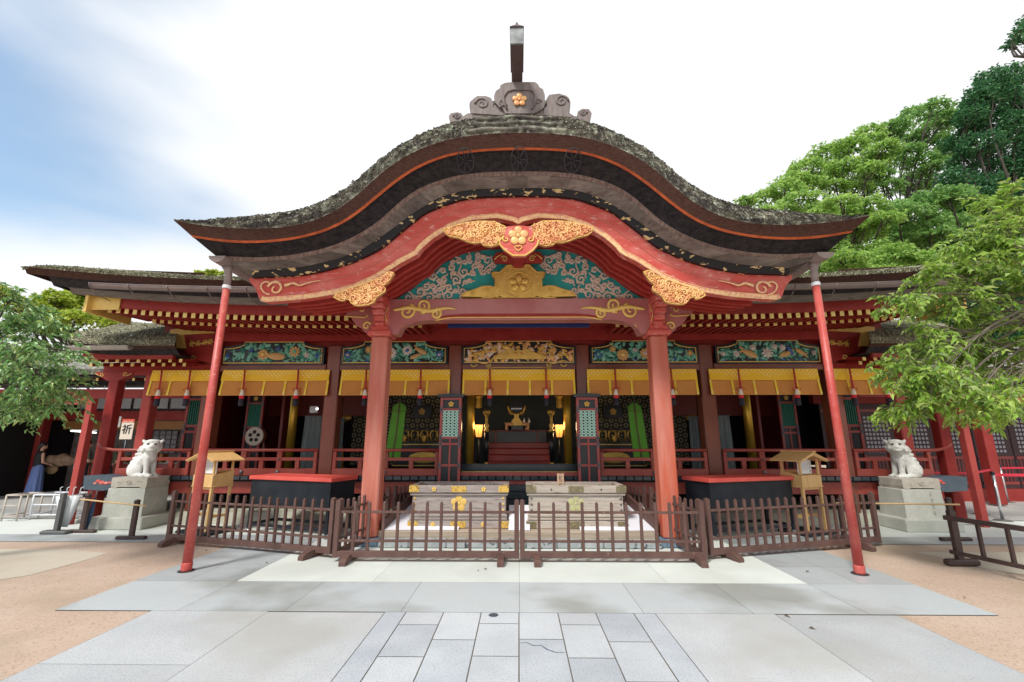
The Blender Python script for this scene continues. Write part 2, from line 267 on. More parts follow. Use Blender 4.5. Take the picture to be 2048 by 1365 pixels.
class MB:
    """collects faces; build() links them as one mesh object. W=True: vertices are in world space and get shifted to the parent."""
    def __init__(s): s.v = []; s.f = []; s.mi = []; s.mats = []; s.cur = 0; s.sm = []; s.smooth = False
    def m(s, name):
        if name not in s.mats: s.mats.append(name)
        s.cur = s.mats.index(name); return s
    def face(s, idx): s.f.append(tuple(idx)); s.mi.append(s.cur); s.sm.append(s.smooth)
    def add(s, vs, fs):
        b = len(s.v); s.v += [tuple(v) for v in vs]
        for f in fs: s.face([b + i for i in f])
        return s
    def box(s, x0, x1, y0, y1, z0, z1, M=None):
        vs = [Vector(p) for p in ((x0, y0, z0), (x1, y0, z0), (x1, y1, z0), (x0, y1, z0), (x0, y0, z1), (x1, y0, z1), (x1, y1, z1), (x0, y1, z1))]
        if M is not None: vs = [M @ v for v in vs]
        return s.add(vs, [(0, 3, 2, 1), (4, 5, 6, 7), (0, 1, 5, 4), (1, 2, 6, 5), (2, 3, 7, 6), (3, 0, 4, 7)])
    def cbox(s, x0, x1, y0, y1, z0, z1, c=0.01):
        """box with chamfered vertical and horizontal edges"""
        def ring(z, i): return [(x0 + c + i, y0 + i, z), (x1 - c - i, y0 + i, z), (x1 - i, y0 + c + i, z), (x1 - i, y1 - c - i, z), (x1 - c - i, y1 - i, z), (x0 + c + i, y1 - i, z), (x0 + i, y1 - c - i, z), (x0 + i, y0 + c + i, z)]
        vs = ring(z0, c) + ring(z0 + c, 0) + ring(z1 - c, 0) + ring(z1, c)
        fs = [tuple(reversed(range(8))), tuple(range(24, 32))]
        for k in range(3):
            for i in range(8):
                j = (i + 1) % 8; fs.append((8 * k + i, 8 * k + j, 8 * k + 8 + j, 8 * k + 8 + i))
        return s.add(vs, fs)
    def beam(s, p, q, w, h, up=(0, 0, 1)):
        p, q = Vector(p), Vector(q); d = (q - p).normalized(); up = Vector(up)
        a = d.cross(up)
        if a.length < 1e-4: a = d.cross(Vector((1, 0, 0)))
        a.normalize(); b = a.cross(d).normalized(); a *= w / 2; b *= h / 2
        vs = [p - a - b, p + a - b, p + a + b, p - a + b, q - a - b, q + a - b, q + a + b, q - a + b]
        return s.add(vs, [(0, 1, 2, 3), (7, 6, 5, 4), (0, 4, 5, 1), (1, 5, 6, 2), (2, 6, 7, 3), (3, 7, 4, 0)])
    def tube(s, pts, r, n=8, flat=1.0, cap=True, axis=None):
        """round tube along pts; r a number or a list; flat squashes it along y"""
        pts = [Vector(p) for p in pts]; N = len(pts); rs = r if isinstance(r, (list, tuple, np.ndarray)) else [r] * N
        b = len(s.v); prev = None
        for i, p in enumerate(pts):
            d = (pts[min(i + 1, N - 1)] - pts[max(i - 1, 0)])
            if d.length < 1e-9: d = Vector((0, 0, 1))
            d.normalize()
            if axis is not None: a = Vector(axis)
            else: a = Vector((0, 1, 0)) if prev is None and abs(d.y) < 0.9 else (Vector((1, 0, 0)) if prev is None else prev)
            a = (a - d * a.dot(d)); a.normalize(); c = d.cross(a); prev = a
            for k in range(n):
                t = 2 * math.pi * k / n; q = p + (a * math.cos(t) + c * math.sin(t)) * rs[i]
                if flat != 1.0: q.y = p.y + (q.y - p.y) * flat
                s.v.append(tuple(q))
        sm = s.smooth; s.smooth = True
        for i in range(N - 1):
            for k in range(n):
                k2 = (k + 1) % n; s.face((b + i * n + k, b + i * n + k2, b + (i + 1) * n + k2, b + (i + 1) * n + k))
        s.smooth = False
        if cap: s.face(tuple(b + k for k in reversed(range(n)))); s.face(tuple(b + (N - 1) * n + k for k in range(n)))
        s.smooth = sm
        return s
    def lathe(s, prof, c=(0, 0, 0), n=20, smooth=True, M=None):
        b = len(s.v); sm = s.smooth; s.smooth = smooth
        for (r, z) in prof:
            for k in range(n):
                t = 2 * math.pi * k / n; q = Vector((r * math.cos(t), r * math.sin(t), z))
                if M is not None: q = M @ q
                s.v.append((c[0] + q.x, c[1] + q.y, c[2] + q.z))
        for i in range(len(prof) - 1):
            for k in range(n):
                k2 = (k + 1) % n; s.face((b + i * n + k, b + i * n + k2, b + (i + 1) * n + k2, b + (i + 1) * n + k))
        s.smooth = False
        s.face(tuple(b + k for k in reversed(range(n)))); s.face(tuple(b + (len(prof) - 1) * n + k for k in range(n)))
        s.smooth = sm
        return s
    def ell(s, c, r, nu=8, nv=5, rot=None):
        b = len(s.v); sm = s.smooth; s.smooth = True
        c = Vector(c); r = (r, r, r) if isinstance(r, (int, float)) else r
        def pt(x, y, z):
            q = Vector((x * r[0], y * r[1], z * r[2]))
            if rot is not None: q = rot @ q
            return tuple(c + q)
        s.v.append(pt(0, 0, -1))
        for i in range(1, nv):
            ph = -math.pi / 2 + math.pi * i / nv
            for k in range(nu):
                t = 2 * math.pi * k / nu; s.v.append(pt(math.cos(ph) * math.cos(t), math.cos(ph) * math.sin(t), math.sin(ph)))
        s.v.append(pt(0, 0, 1)); top = len(s.v) - 1
        for k in range(nu): s.face((b, b + 1 + (k + 1) % nu, b + 1 + k))
        for i in range(nv - 2):
            for k in range(nu):
                k2 = (k + 1) % nu; a0 = b + 1 + i * nu
                s.face((a0 + k, a0 + k2, a0 + nu + k2, a0 + nu + k))
        a0 = b + 1 + (nv - 2) * nu
        for k in range(nu): s.face((a0 + k, a0 + (k + 1) % nu, top))
        s.smooth = sm
        return s
    def prism(s, poly, y0, y1):
        """outline in x,z extruded from y0 (front) to y1 (back)"""
        n = len(poly); b = len(s.v)
        s.v += [(x, y0, z) for x, z in poly] + [(x, y1, z) for x, z in poly]
        ar = sum(poly[i][0] * poly[(i + 1) % n][1] - poly[(i + 1) % n][0] * poly[i][1] for i in range(n))
        fr = list(range(n)); bk = list(range(n, 2 * n))
        if ar > 0: s.face([b + i for i in fr]); s.face([b + i for i in reversed(bk)])
        else: s.face([b + i for i in reversed(fr)]); s.face([b + i for i in bk])
        for i in range(n):
            j = (i + 1) % n
            s.face((b + i, b + n + i, b + n + j, b + j) if ar > 0 else (b + i, b + j, b + n + j, b + n + i))
        return s
    def strip(s, c0, c1, flip=False):
        """quads between two equal-length polylines"""
        n = len(c0); b = len(s.v); s.v += [tuple(p) for p in c0] + [tuple(p) for p in c1]
        for i in range(n - 1):
            f = (b + i, b + i + 1, b + n + i + 1, b + n + i)
            s.face(f if not flip else f[::-1])
        return s
    def build_each(s, name, parent, k=8):
        """every k vertices (one box) its own part"""
        for i in range(0, len(s.v), k):
            b = MB(); b.mats = list(s.mats); b.v = s.v[i:i + k]
            for f, mi, sm in zip(s.f, s.mi, s.sm):
                if i <= f[0] < i + k: b.f.append(tuple(q - i for q in f)); b.mi.append(mi); b.sm.append(sm)
            b.build(name, None, parent)
    def build(s, name, mtl=None, parent=None, W=True):
        me = bpy.data.meshes.new(name)
        off = worldloc(parent) if (parent is not None and W) else Vector((0, 0, 0))
        vs = np.array(s.v, dtype=float).reshape(-1, 3) - np.array(off)
        me.from_pydata(vs.tolist(), [], s.f)
        if s.mats:
            for mm in s.mats: me.materials.append(MATS[mm])
            me.polygons.foreach_set('material_index', s.mi)
        else: me.materials.append(MATS[mtl])
        me.polygons.foreach_set('use_smooth', s.sm)
        me.update()
        o = bpy.data.objects.new(name, me); link(o)
        if parent is not None: o.parent = parent
        return o

def box(name, m, par, *a, W=True, c=0):
    b = MB(); (b.cbox(*a, c=c) if c else b.box(*a)); return b.build(name, m, par, W)

def text_mesh(body, size, m, name, parent, loc, rot=(math.pi / 2, 0, 0), ext=0.002, align='CENTER', bold=0.0):
    cu = bpy.data.curves.new(name, 'FONT'); cu.body = body; cu.size = size; cu.extrude = ext; cu.align_x = align; cu.align_y = 'CENTER'; cu.offset = bold
    cu.space_line = 0.95
    o = bpy.data.objects.new(name, cu); link(o)
    dg = bpy.context.evaluated_depsgraph_get(); dg.update()
    me = bpy.data.meshes.new_from_object(o.evaluated_get(dg)); COL.objects.unlink(o); bpy.data.objects.remove(o)
    me.materials.clear(); me.materials.append(MATS[m])
    q = bpy.data.objects.new(name, me); link(q); q.location = loc; q.rotation_euler = rot
    if parent is not None: q.parent = parent
    return q

def fuse(mb, voxel, name, m, parent, smooth=4, W=False):
    """one continuous skin over overlapping solids"""
    o = mb.build(name, m, None, False)
    md = o.modifiers.new('r', 'REMESH'); md.mode = 'VOXEL'; md.voxel_size = voxel
    if smooth:
        ms = o.modifiers.new('s', 'SMOOTH'); ms.iterations = smooth; ms.factor = 0.5
    dg = bpy.context.evaluated_depsgraph_get(); dg.update()
    me = bpy.data.meshes.new_from_object(o.evaluated_get(dg))
    old = o.data; COL.objects.unlink(o); bpy.data.objects.remove(o); bpy.data.meshes.remove(old)
    me.materials.clear(); me.materials.append(MATS[m]); me.polygons.foreach_set('use_smooth', [True] * len(me.polygons)); me.name = name
    q = bpy.data.objects.new(name, me); link(q)
    if parent is not None: q.parent = parent
    return q

def limb(mb, p, q, r0, r1, n=5):
    p, q = Vector(p), Vector(q)
    L_ = (q - p).length; k = max(2, int(L_ / (min(r0, r1) * 0.8)) + 1); k = min(k, 14)
    mb.tube([p.lerp(q, i / (k - 1)) for i in range(k)], [r0 + (r1 - r0) * i / (k - 1) for i in range(k)], 10)
    mb.ell(p, r0 * 0.99, 10, 7); mb.ell(q, r1 * 0.99, 10, 7)

def resample(pts, n=81, sig=0.0):
    a = np.array(pts, float); d = np.r_[0, np.cumsum(np.hypot(*np.diff(a, axis=0).T))]; t = np.linspace(0, d[-1], n)
    x = np.interp(t, d, a[:, 0]); y = np.interp(t, d, a[:, 1])
    if sig:
        k = int(3 * sig) + 1; g = np.exp(-0.5 * (np.arange(-k, k + 1) / sig) ** 2); g /= g.sum()
        # even mirror at the axis, straight continuation at the far end
        def sm(v, odd):
            pre = (v[1:k + 1][::-1] if not odd else 2 * v[0] - v[1:k + 1][::-1]); post = 2 * v[-1] - v[-k - 1:-1][::-1]
            return np.convolve(np.r_[pre, v, post], g, 'valid')
        x, y = sm(x, True), sm(y, False)
    return np.c_[x, y]
def sym_curve(dv, Y, n=81, sig=2.5, dz=0.0):
    """curve given as (half distance from the building's axis, row) on the photo at distance Y -> full left-to-right 3D polyline"""
    a = resample(dv, n, sig)
    h = []
    for d, v in a:
        x, z = P(CX + d, v, Y); x2, z2 = P(CX - d, v, Y); h.append(Vector(((x - x2) / 2, Y, (z + z2) / 2 + dz)))
    h[0].x = 0
    return [Vector((-p.x, p.y, p.z)) for p in h[::-1]] + h[1:]

def spiral(cx, cz, r, turns=1.4, a0=0.0, cw=1, n=22, shrink=0.88):
    out = []
    for i in range(n):
        t = i / (n - 1); a = a0 + cw * turns * 2 * math.pi * t; rr = r * (1 - shrink * t)
        out.append((cx + rr * math.cos(a), cz + rr * math.sin(a)))
    return out
def curl(mb, pts, y, r0, r1, flat=0.7, n=6):
    N = len(pts); mb.tube([(x, y, z) for x, z in pts], [r0 + (r1 - r0) * i / (N - 1) for i in range(N)], n, flat)
def swirl_vine(mb, x, z, y, s, mir=1, r=0.018, k=1.0):
    """gilt cloud scroll: a wavy stem with two or three spiral curls; s = length, mir = -1 mirrors in x"""
    st = [(0, 0), (0.12, 0.05), (0.25, 0.09), (0.38, 0.05), (0.5, -0.01), (0.62, -0.02), (0.74, 0.04), (0.86, 0.07), (1.0, 0.03)]
    st = resample(st, 26, 1.2)
    pp = [(x + mir * s * a, z + s * b * k) for a, b in st]
    N = len(pp); mb.tube([(a, y, b) for a, b in pp], [r * (0.35 + 1.2 * math.sin(math.pi * min(1, i / (N - 1) * 0.9 + 0.1))) for i in range(N)], 6, 0.7)
    for (a, b, rr, a0, cw) in ((0.22, -0.02, 0.13, 1.2, -1), (0.47, 0.13, 0.12, -1.9, 1), (0.68, -0.09, 0.09, 1.6, -1)):
        sp = spiral(x + mir * s * a, z + s * b * k, s * rr, 1.5, a0 if mir > 0 else math.pi - a0, cw * mir)
        curl(mb, sp, y, r, r * 0.55)

def plum(mb, x, z, y, r, t=0.012, gap=0.62):
    """five-petal plum crest as relief"""
    for k in range(5):
        a = math.pi / 2 + k * 2 * math.pi / 5
        mb.ell((x + r * gap * math.cos(a), y, z + r * gap * math.sin(a)), (r * 0.43, t, r * 0.43), 14, 6)
    mb.ell((x, y - t * 0.6, z), (r * 0.24, t, r * 0.24), 10, 6)

# ------------------------------------------------------------ foliage
def leaves_mesh(name, m, parent, pts, size, droop=0.5, aspect=0.42, jitter=0.35, dirs=None, W=True, fold=0.18):
    """one folded, pointed leaf per point (6 vertices, 4 faces)"""
    n = len(pts); pts = np.asarray(pts, float)
    if dirs is None:
        d = nrg.normal(size=(n, 3)); d[:, 2] = d[:, 2] * 0.5 - droop
    else: d = np.asarray(dirs, float) + nrg.normal(size=(n, 3)) * jitter
    d /= np.linalg.norm(d, axis=1)[:, None]
    up = nrg.normal(size=(n, 3)) * 0.45 + np.array([0, -0.15, 1.0])
    a = np.cross(d, up); a /= (np.linalg.norm(a, axis=1)[:, None] + 1e-9); c = np.cross(a, d)
    s = (size * nrg.uniform(0.65, 1.3, n))[:, None]
    w = s * aspect * 0.5
    b0 = pts; tip = pts + d * s - c * s * 0.12
    m1 = pts + d * s * 0.38 + c * s * 0.04
    l1 = m1 + a * w + c * s * fold; r1 = m1 - a * w + c * s * fold
    V = np.stack([b0, l1, tip, r1, m1], 1).reshape(-1, 3)
    i = (np.arange(n) * 5)[:, None]
    Fq = np.concatenate([i + [0, 4, 1], i + [4, 2, 1], i + [0, 3, 4], i + [4, 3, 2]], 1).reshape(-1, 3)
    off = np.array(worldloc(parent)) if (parent is not None and W) else np.zeros(3)
    V = V - off
    me = bpy.data.meshes.new(name); me.vertices.add(len(V)); me.vertices.foreach_set('co', V.ravel())
    me.loops.add(Fq.size); me.loops.foreach_set('vertex_index', Fq.ravel())
    me.polygons.add(len(Fq)); me.polygons.foreach_set('loop_start', np.arange(0, Fq.size, 3)); me.polygons.foreach_set('loop_total', np.full(len(Fq), 3))
    me.update(calc_edges=True); me.validate(); me.materials.append(MATS[m])
    o = bpy.data.objects.new(name, me); link(o)
    if parent is not None: o.parent = parent
    return o
def branch_path(p, q, n=8, wob=0.08, sag=0.0):
    p, q = Vector(p), Vector(q); L_ = (q - p).length; out = []
    o1 = Vector((rng.uniform(-1, 1), rng.uniform(-1, 1), rng.uniform(-0.6, 1))) * wob * L_
    o2 = Vector((rng.uniform(-1, 1), rng.uniform(-1, 1), rng.uniform(-1, 1))) * wob * 0.5 * L_
    for i in range(n):
        t = i / (n - 1); out.append(p.lerp(q, t) + o1 * math.sin(math.pi * t) + o2 * math.sin(2 * math.pi * t) - Vector((0, 0, sag * L_ * t * t)))
    return out

# ============================================================ main hall
YF = 10.2
hall = thing('shrine_hall', 'vermilion shrine hall with mossy curved bark roof, gilded carvings and open front bays', 'shrine', (0, YF, 0))
XP = [1.437, 4.20, 6.98, 8.40]
def lift(x):
    a = max(0.0, abs(x) - 4.0); return 0.31 * (a / 5.2) ** 2

def PO(lst, sc, ox, oy, Y): return [P(ox + a / sc, oy + b / sc, Y) for a, b in lst]
def mirrored(poly): return [(-x, z) for x, z in poly]

# ---- karahafu: curves read off the photo (half distance from axis, row)
K_edge = [(0,265),(75,268),(140,277),(190,293),(238,316),(273,342),(314,380),(358,415),(410,440),(462,451),(527,455),(591,452),(650,446),(697,436)]
K_or   = [(0,295),(70,297),(140,305),(204,329),(253,361),(295,397),(346,437),(398,460),(462,474),(527,479),(591,477),(663,466)]
K_or2  = [(0,300),(70,302),(140,310),(202,334),(250,366),(291,401),(342,441),(396,465),(462,479),(527,484),(591,482),(658,471)]
K_blk  = [(0,343),(70,344),(130,351),(196,372),(237,400),(275,438),(330,473),(392,496),(462,509),(527,513),(612,508)]
K_frg  = [(0,352),(70,353),(130,360),(192,381),(232,408),(270,446),(326,481),(390,504),(462,517),(527,521),(600,518)]
K_gry  = [(0,377),(70,378),(110,381),(153,392),(204,420),(254,457),(305,493),(362,516),(433,532),(537,539)]
K_bst  = [(0,391),(70,392),(120,398),(187,423),(234,460),(277,496),(333,522),(390,539),(447,549),(537,552)]
K_hfb  = [(0,449),(10,443),(42,436),(92,440),(136,455),(171,476),(194,496),(203,508),(238,526),(282,555),(326,575),(370,587),(429,596),(481,600),(511,602),(522,598),(530,575),(543,560),(543,553)]
C0 = sym_curve(K_edge, 5.90); C1 = sym_curve(K_or, 5.98); C1b = sym_curve(K_or2, 6.02)
C2 = sym_curve(K_blk, 6.28); C3 = sym_curve(K_frg, 6.30); C4 = sym_curve(K_gry, 6.52, sig=1.5); C5 = sym_curve(K_bst, 6.56, sig=1.5)
C6 = sym_curve(K_hfb, 6.62, n=161, sig=0.6)
YB = 11.0
def back(c, Y, dz=0.0): return [Vector((p.x, Y, p.z + dz)) for p in c]
def ends(c, Y):        # side eave: the curve's end run back along y
    return [Vector((c[0].x, Y, c[0].z))] + c + [Vector((c[-1].x, Y, c[-1].z))]

# thatch: rounded front lip, then the surface straight back
def roof_grid(c, Yfront, Yback, rise, thick_rows=9, rough=0.010, seed=1):
    """rows from the front edge over a rounded lip and on to the back; rise(i, t) gives the lip height"""
    r_ = np.random.default_rng(seed); rows = []
    n = len(c)
    fine = []
    a = np.array([tuple(p) for p in c])
    tt = np.linspace(0, 1, n); t2 = np.linspace(0, 1, 420)
    X = np.interp(t2, tt, a[:, 0]); Z = np.interp(t2, tt, a[:, 2])
    ss = np.abs(np.linspace(-1, 1, 420))
    prof = [(0, 0), (0.03, 0.12), (0.09, 0.30), (0.17, 0.50), (0.28, 0.70), (0.42, 0.87), (0.60, 0.97), (0.9, 1.0), (1.4, 1.0), (2.2, 1.0), (3.4, 1.0), (Yback - Yfront, 1.0)]
    g = MB(); g.m('thatch'); N = 420
    for k, (dy, h) in enumerate(prof):
        H = np.array([rise(s) for s in ss])
        amp = rough * (0 if k == 0 else 1)
        jx = r_.normal(size=N) * amp * 0.5; jz = r_.normal(size=N) * amp; jy = r_.normal(size=N) * amp
        for i in range(N): g.v.append((X[i] + jx[i], Yfront + dy + (jy[i] if k < 11 else 0), Z[i] + h * H[i] + jz[i]))
    for k in range(len(prof) - 1):
        for i in range(N - 1): g.face((k * N + i, k * N + i + 1, (k + 1) * N + i + 1, (k + 1) * N + i))
    return g
def lip(s):            # height of the rounded mossy lip from axis (0) to tips (1)
    return float(np.interp(s, [0, .1, .3, .45, .57, .7, .8, .9, .97, 1], [.72, .72, .69, .78, .71, .57, .50, .38, .2, .04]))
gr = roof_grid(C0, 5.90, YB + 1.5, lip)
base_v = np.array(gr.v)
# loose bark shingle ends and lichen tufts over the front of the thatch
r_ = np.random.default_rng(3)
for q in range(24000):
    k = int(min(9, abs(r_.normal()) * 3.2)); i = int(r_.integers(1, 418))
    p0 = base_v[k * 420 + i]; p1 = base_v[(k + 1) * 420 + i]; t = r_.random(); p = p0 + (p1 - p0) * t
    along = base_v[k * 420 + i + 1] - base_v[k * 420 + i - 1]; along /= np.linalg.norm(along) + 1e-9
    s = r_.uniform(0.008, 0.024); up = np.array([along[2] * -1, -0.9, abs(along[0]) * .55]) + r_.normal(size=3) * 0.28; up /= np.linalg.norm(up)
    side = along * s + r_.normal(size=3) * s * 0.25
    gr.add([p - side, p + side, p + side * 0.5 + up * s * 0.9, p - side * 0.6 + up * s * 0.8], [(0, 1, 2, 3)])
# mossy ridge courses at the crown
o = gr.build('thatch_roof', None, hall); tag(o, 'curved bark thatch roof grown over with grey green lichen')
rc = MB(); rc.m('thatch')
for k, (v, w, Y) in enumerate(((258, 92, 5.93), (247, 86, 6.0), (236, 78, 6.08))):
    pts = [Vector((x, Y, Zv(v, Y) - 0.045 * (x / 0.75) ** 2 + 0.012 * math.sin(9 * x + k))) for x in np.linspace(-w / 125, w / 125, 40)]
    rc.tube(pts, [0.035 + 0.008 * r_.random() for _ in pts], 7)
rc.build('ridge_course', None, hall)

def band(name, m, ca, cb, depth_lo=None, par=hall, label=None):
    b = MB(); b.m(m)
    A, B = ends(ca, YB), ends(cb, YB); n = min(len(A), len(B))
    b.strip(A, B)
    ob = b.build(name, None, par)
    if label: ob['label'] = label
    return ob
def fine(c, n): # same point count for every curve
    a = np.array([tuple(p) for p in c]); t = np.linspace(0, 1, len(c)); T = np.linspace(0, 1, n)
    # keep the axis point exact
    return [Vector((np.interp(x, t, a[:, 0]), np.interp(x, t, a[:, 1]), np.interp(x, t, a[:, 2]))) for x in T]
NS = 321
C0, C1, C1b, C2, C3, C4, C5, C6 = [fine(c, NS) for c in (C0, C1, C1b, C2, C3, C4, C5, C6)]
band('bark_edge', 'bark_brown', C0, C1); band('orange_edge', 'edge_orange', C1, C1b); 
ub = MB(); ub.m('bark_black'); A, B, C_ = ends(C1b, YB), ends([p + Vector((0, 0.05, 0)) for p in C1b], YB), ends(C2, YB); ub.strip(A, B); ub.strip(B, C_); ub.build('under_bark', None, hall)
band('plank_fringe', 'fringe_wood', C2, C3); 
# grey planks: butted boards that follow the curve
gp = MB(); gp.m('grey_wood')
cuts = list(range(0, NS, 11)) + [NS - 1]
for a, b_ in zip(cuts[:-1], cuts[1:]):
    dy = rng.uniform(-0.012, 0.012)
    u0 = [p + Vector((0, dy, 0)) for p in C3[a:b_ + 1]]; l0 = [p + Vector((0, dy, 0)) for p in C4[a:b_ + 1]]
    gp.strip(u0, l0); gp.strip([u0[0], l0[0]], [u0[0] + Vector((0, .06, 0)), l0[0] + Vector((0, .06, 0))]); gp.strip([u0[-1], l0[-1]], [u0[-1] + Vector((0, .06, 0)), l0[-1] + Vector((0, .06, 0))])
eA, eB = ends(C3, YB), ends(C4, YB)
gp.strip(eA[:2], eB[:2]); gp.strip(eA[-2:], eB[-2:])
gp.build('eave_planks', None, hall)
# soffit: from the grey planks straight back
sf = MB(); sf.m('grey_wood'); sf.strip(C4, back(C4, 9.9)); sf.build('porch_soffit', None, hall)
bs = MB(); bs.m('black_gilt'); bs.strip(C4, C5); bs.strip([p + Vector((0, -0.0, 0)) for p in C5], [p + Vector((0, .14, 0)) for p in C5])
bs.strip([C4[0], C5[0]], [C4[0] + Vector((0, .2, 0)), C5[0] + Vector((0, .2, 0))]); bs.strip([C4[-1], C5[-1]], [C4[-1] + Vector((0, .2, 0)), C5[-1] + Vector((0, .2, 0))])
o = bs.build('black_moulding', None, hall); o['label'] = 'black moulding strip with flaking gold leaf along the gable'
hf = MB(); hf.m('hafu_red'); T5 = [p + Vector((0, 0.07, 0)) for p in C5]
hf.strip(T5, C6); hf.strip(C6, [p + Vector((0, .14, 0)) for p in C6])
hf.strip([p + Vector((0, .14, 0)) for p in C6], [p + Vector((0, .14, 0)) for p in T5])
o = hf.build('gable_board', None, hall); o['label'] = 'curved vermilion gable board with worn pale patches'
ge = MB(); ge.m('gilt_edge')
c6f = [p + Vector((0, -0.018, 0)) for p in C6]
def off2(c, d):
    out = []
    for i, p in enumerate(c):
        t = (c[min(i + 1, len(c) - 1)] - c[max(i - 1, 0)]); t.normalize(); out.append(p + Vector((-t.z, 0, t.x)) * d)
    return out
i0 = int(NS * 0.045)
e1 = c6f[i0:NS - i0]; e2 = off2(e1, 0.062)
ge.strip(e2, e1); ge.strip(e1, [p + Vector((0, .03, 0)) for p in e1])
ge.tube(e1, 0.013, 5); ge.tube(e2, 0.010, 5)
ge.build('gilt_edging', None, hall)
# thin incised line along the board
il = MB(); il.m('gilt_edge'); m_ = [p.lerp(q, 0.42) + Vector((0, -0.006, 0)) for p, q in zip(T5, C6)][i0 + 8:NS - i0 - 8]; 
il2 = [p.lerp(q, 0.36) + Vector((0, -0.006, 0)) for p, q in zip(T5, C6)][i0 + 8:NS - i0 - 8]
mat('hafu_line', (0.60, 0.20, 0.15), 0.5)
il = MB(); il.m('hafu_line'); il.tube(m_, 0.006, 4); il.build('incised_line', None, hall)

# faint wheel crests on the black layer
mat('faint_crest', (0.045, 0.045, 0.05), 0.7)
wc = MB(); wc.m('faint_crest')
for d, v in ((-107, 323), (0, 321), (107, 323)):
    c = V3(CX + d, v, 6.09); rr = 0.125
    ring = [Vector((c.x + rr * math.cos(a), c.y + 0.5 * (c.z + rr * math.sin(a) - c.z) * -0.0 - 0.004, c.z + rr * math.sin(a))) for a in np.linspace(0, 2 * math.pi, 30)]
    tilt = (6.28 - 6.05) / (P(CX, 300, 6.05)[1] - P(CX, 343, 6.28)[1])
    fx = lambda p: Vector((p.x, c.y + (c.z - p.z) * tilt - 0.012, p.z))
    wc.tube([fx(p) for p in ring], 0.006, 4)
    for k in range(7):
        a = 2 * math.pi * k / 7; wc.tube([fx(Vector((c.x + q * math.cos(a), c.y, c.z + q * math.sin(a)))) for q in (0.02, rr)], 0.006, 4)
wc.build('wheel_crest', None, hall)

# curved ribs behind the gable board, stepping back
H6 = [p for p in C6]
def rib_curve(Y, xmax, dz):
    base = [(p.x, p.z) for p in C6 if abs(p.x) < 4.1]
    return [Vector((x * 1.0, Y, z + dz)) for x, z in base if abs(x) <= xmax]
for k, (Y, xm, dz) in enumerate(((6.98, 3.78, 0.02), (7.24, 3.78, 0.05), (7.5, 3.74, 0.08), (7.74, 3.70, 0.10))):
    c = rib_curve(Y, xm, dz); b = MB(); b.m('rib_red'); t = 0.085
    lo, up = c, [p + Vector((0, 0, 0.30)) for p in c]
    lb, ubk = [p + Vector((0, t, 0)) for p in lo], [p + Vector((0, t, 0)) for p in up]
    b.strip(up, lo); b.strip(lo, lb); b.strip(lb, ubk)
    for i in (0, -1): b.add([lo[i], lb[i], ubk[i], up[i]], [(0, 1, 2, 3)])
    b.build('curved_rib', None, hall)
    if k < 3:
        b = MB(); b.m('rib_red'); Y2 = Y + 0.26
        b.strip([p + Vector((0, 0, 0.16)) for p in c], [Vector((p.x, Y2, p.z + 0.18)) for p in c]); b.build('rib_ceiling', None, hall)

# tympanum
YT = 7.98
K_teal = [(0,497),(65,499),(106,505),(142,520),(171,540),(194,561),(218,581),(262,604)]
tl = resample(K_teal, 40, 1.0)
ty = [P(CX + d, v, YT) for d, v in tl]
poly = [(-x, z) for x, z in ty[::-1]] + ty[1:]
tp = [(x * 1.06, z + 0.12) for x, z in poly]; tp = [(tp[0][0], poly[0][1] - 0.03)] + tp[1:-1] + [(tp[-1][0], poly[-1][1] - 0.03)]
b = MB(); b.m('teal_board'); b.prism(tp, YT + 0.02, YT + 0.08); b.build('tympanum_board', None, hall)
# red arch frame round it
b = MB(); b.m('rib_red'); ia = [Vector((x, YT - 0.06, z)) for x, z in poly]; oa = [Vector((x * 1.03, YT - 0.06, z + 0.34)) for x, z in poly]
b.strip(oa, ia); b.strip(ia, [p + Vector((0, .1, 0)) for p in ia]); b.build('tympanum_arch', None, hall)
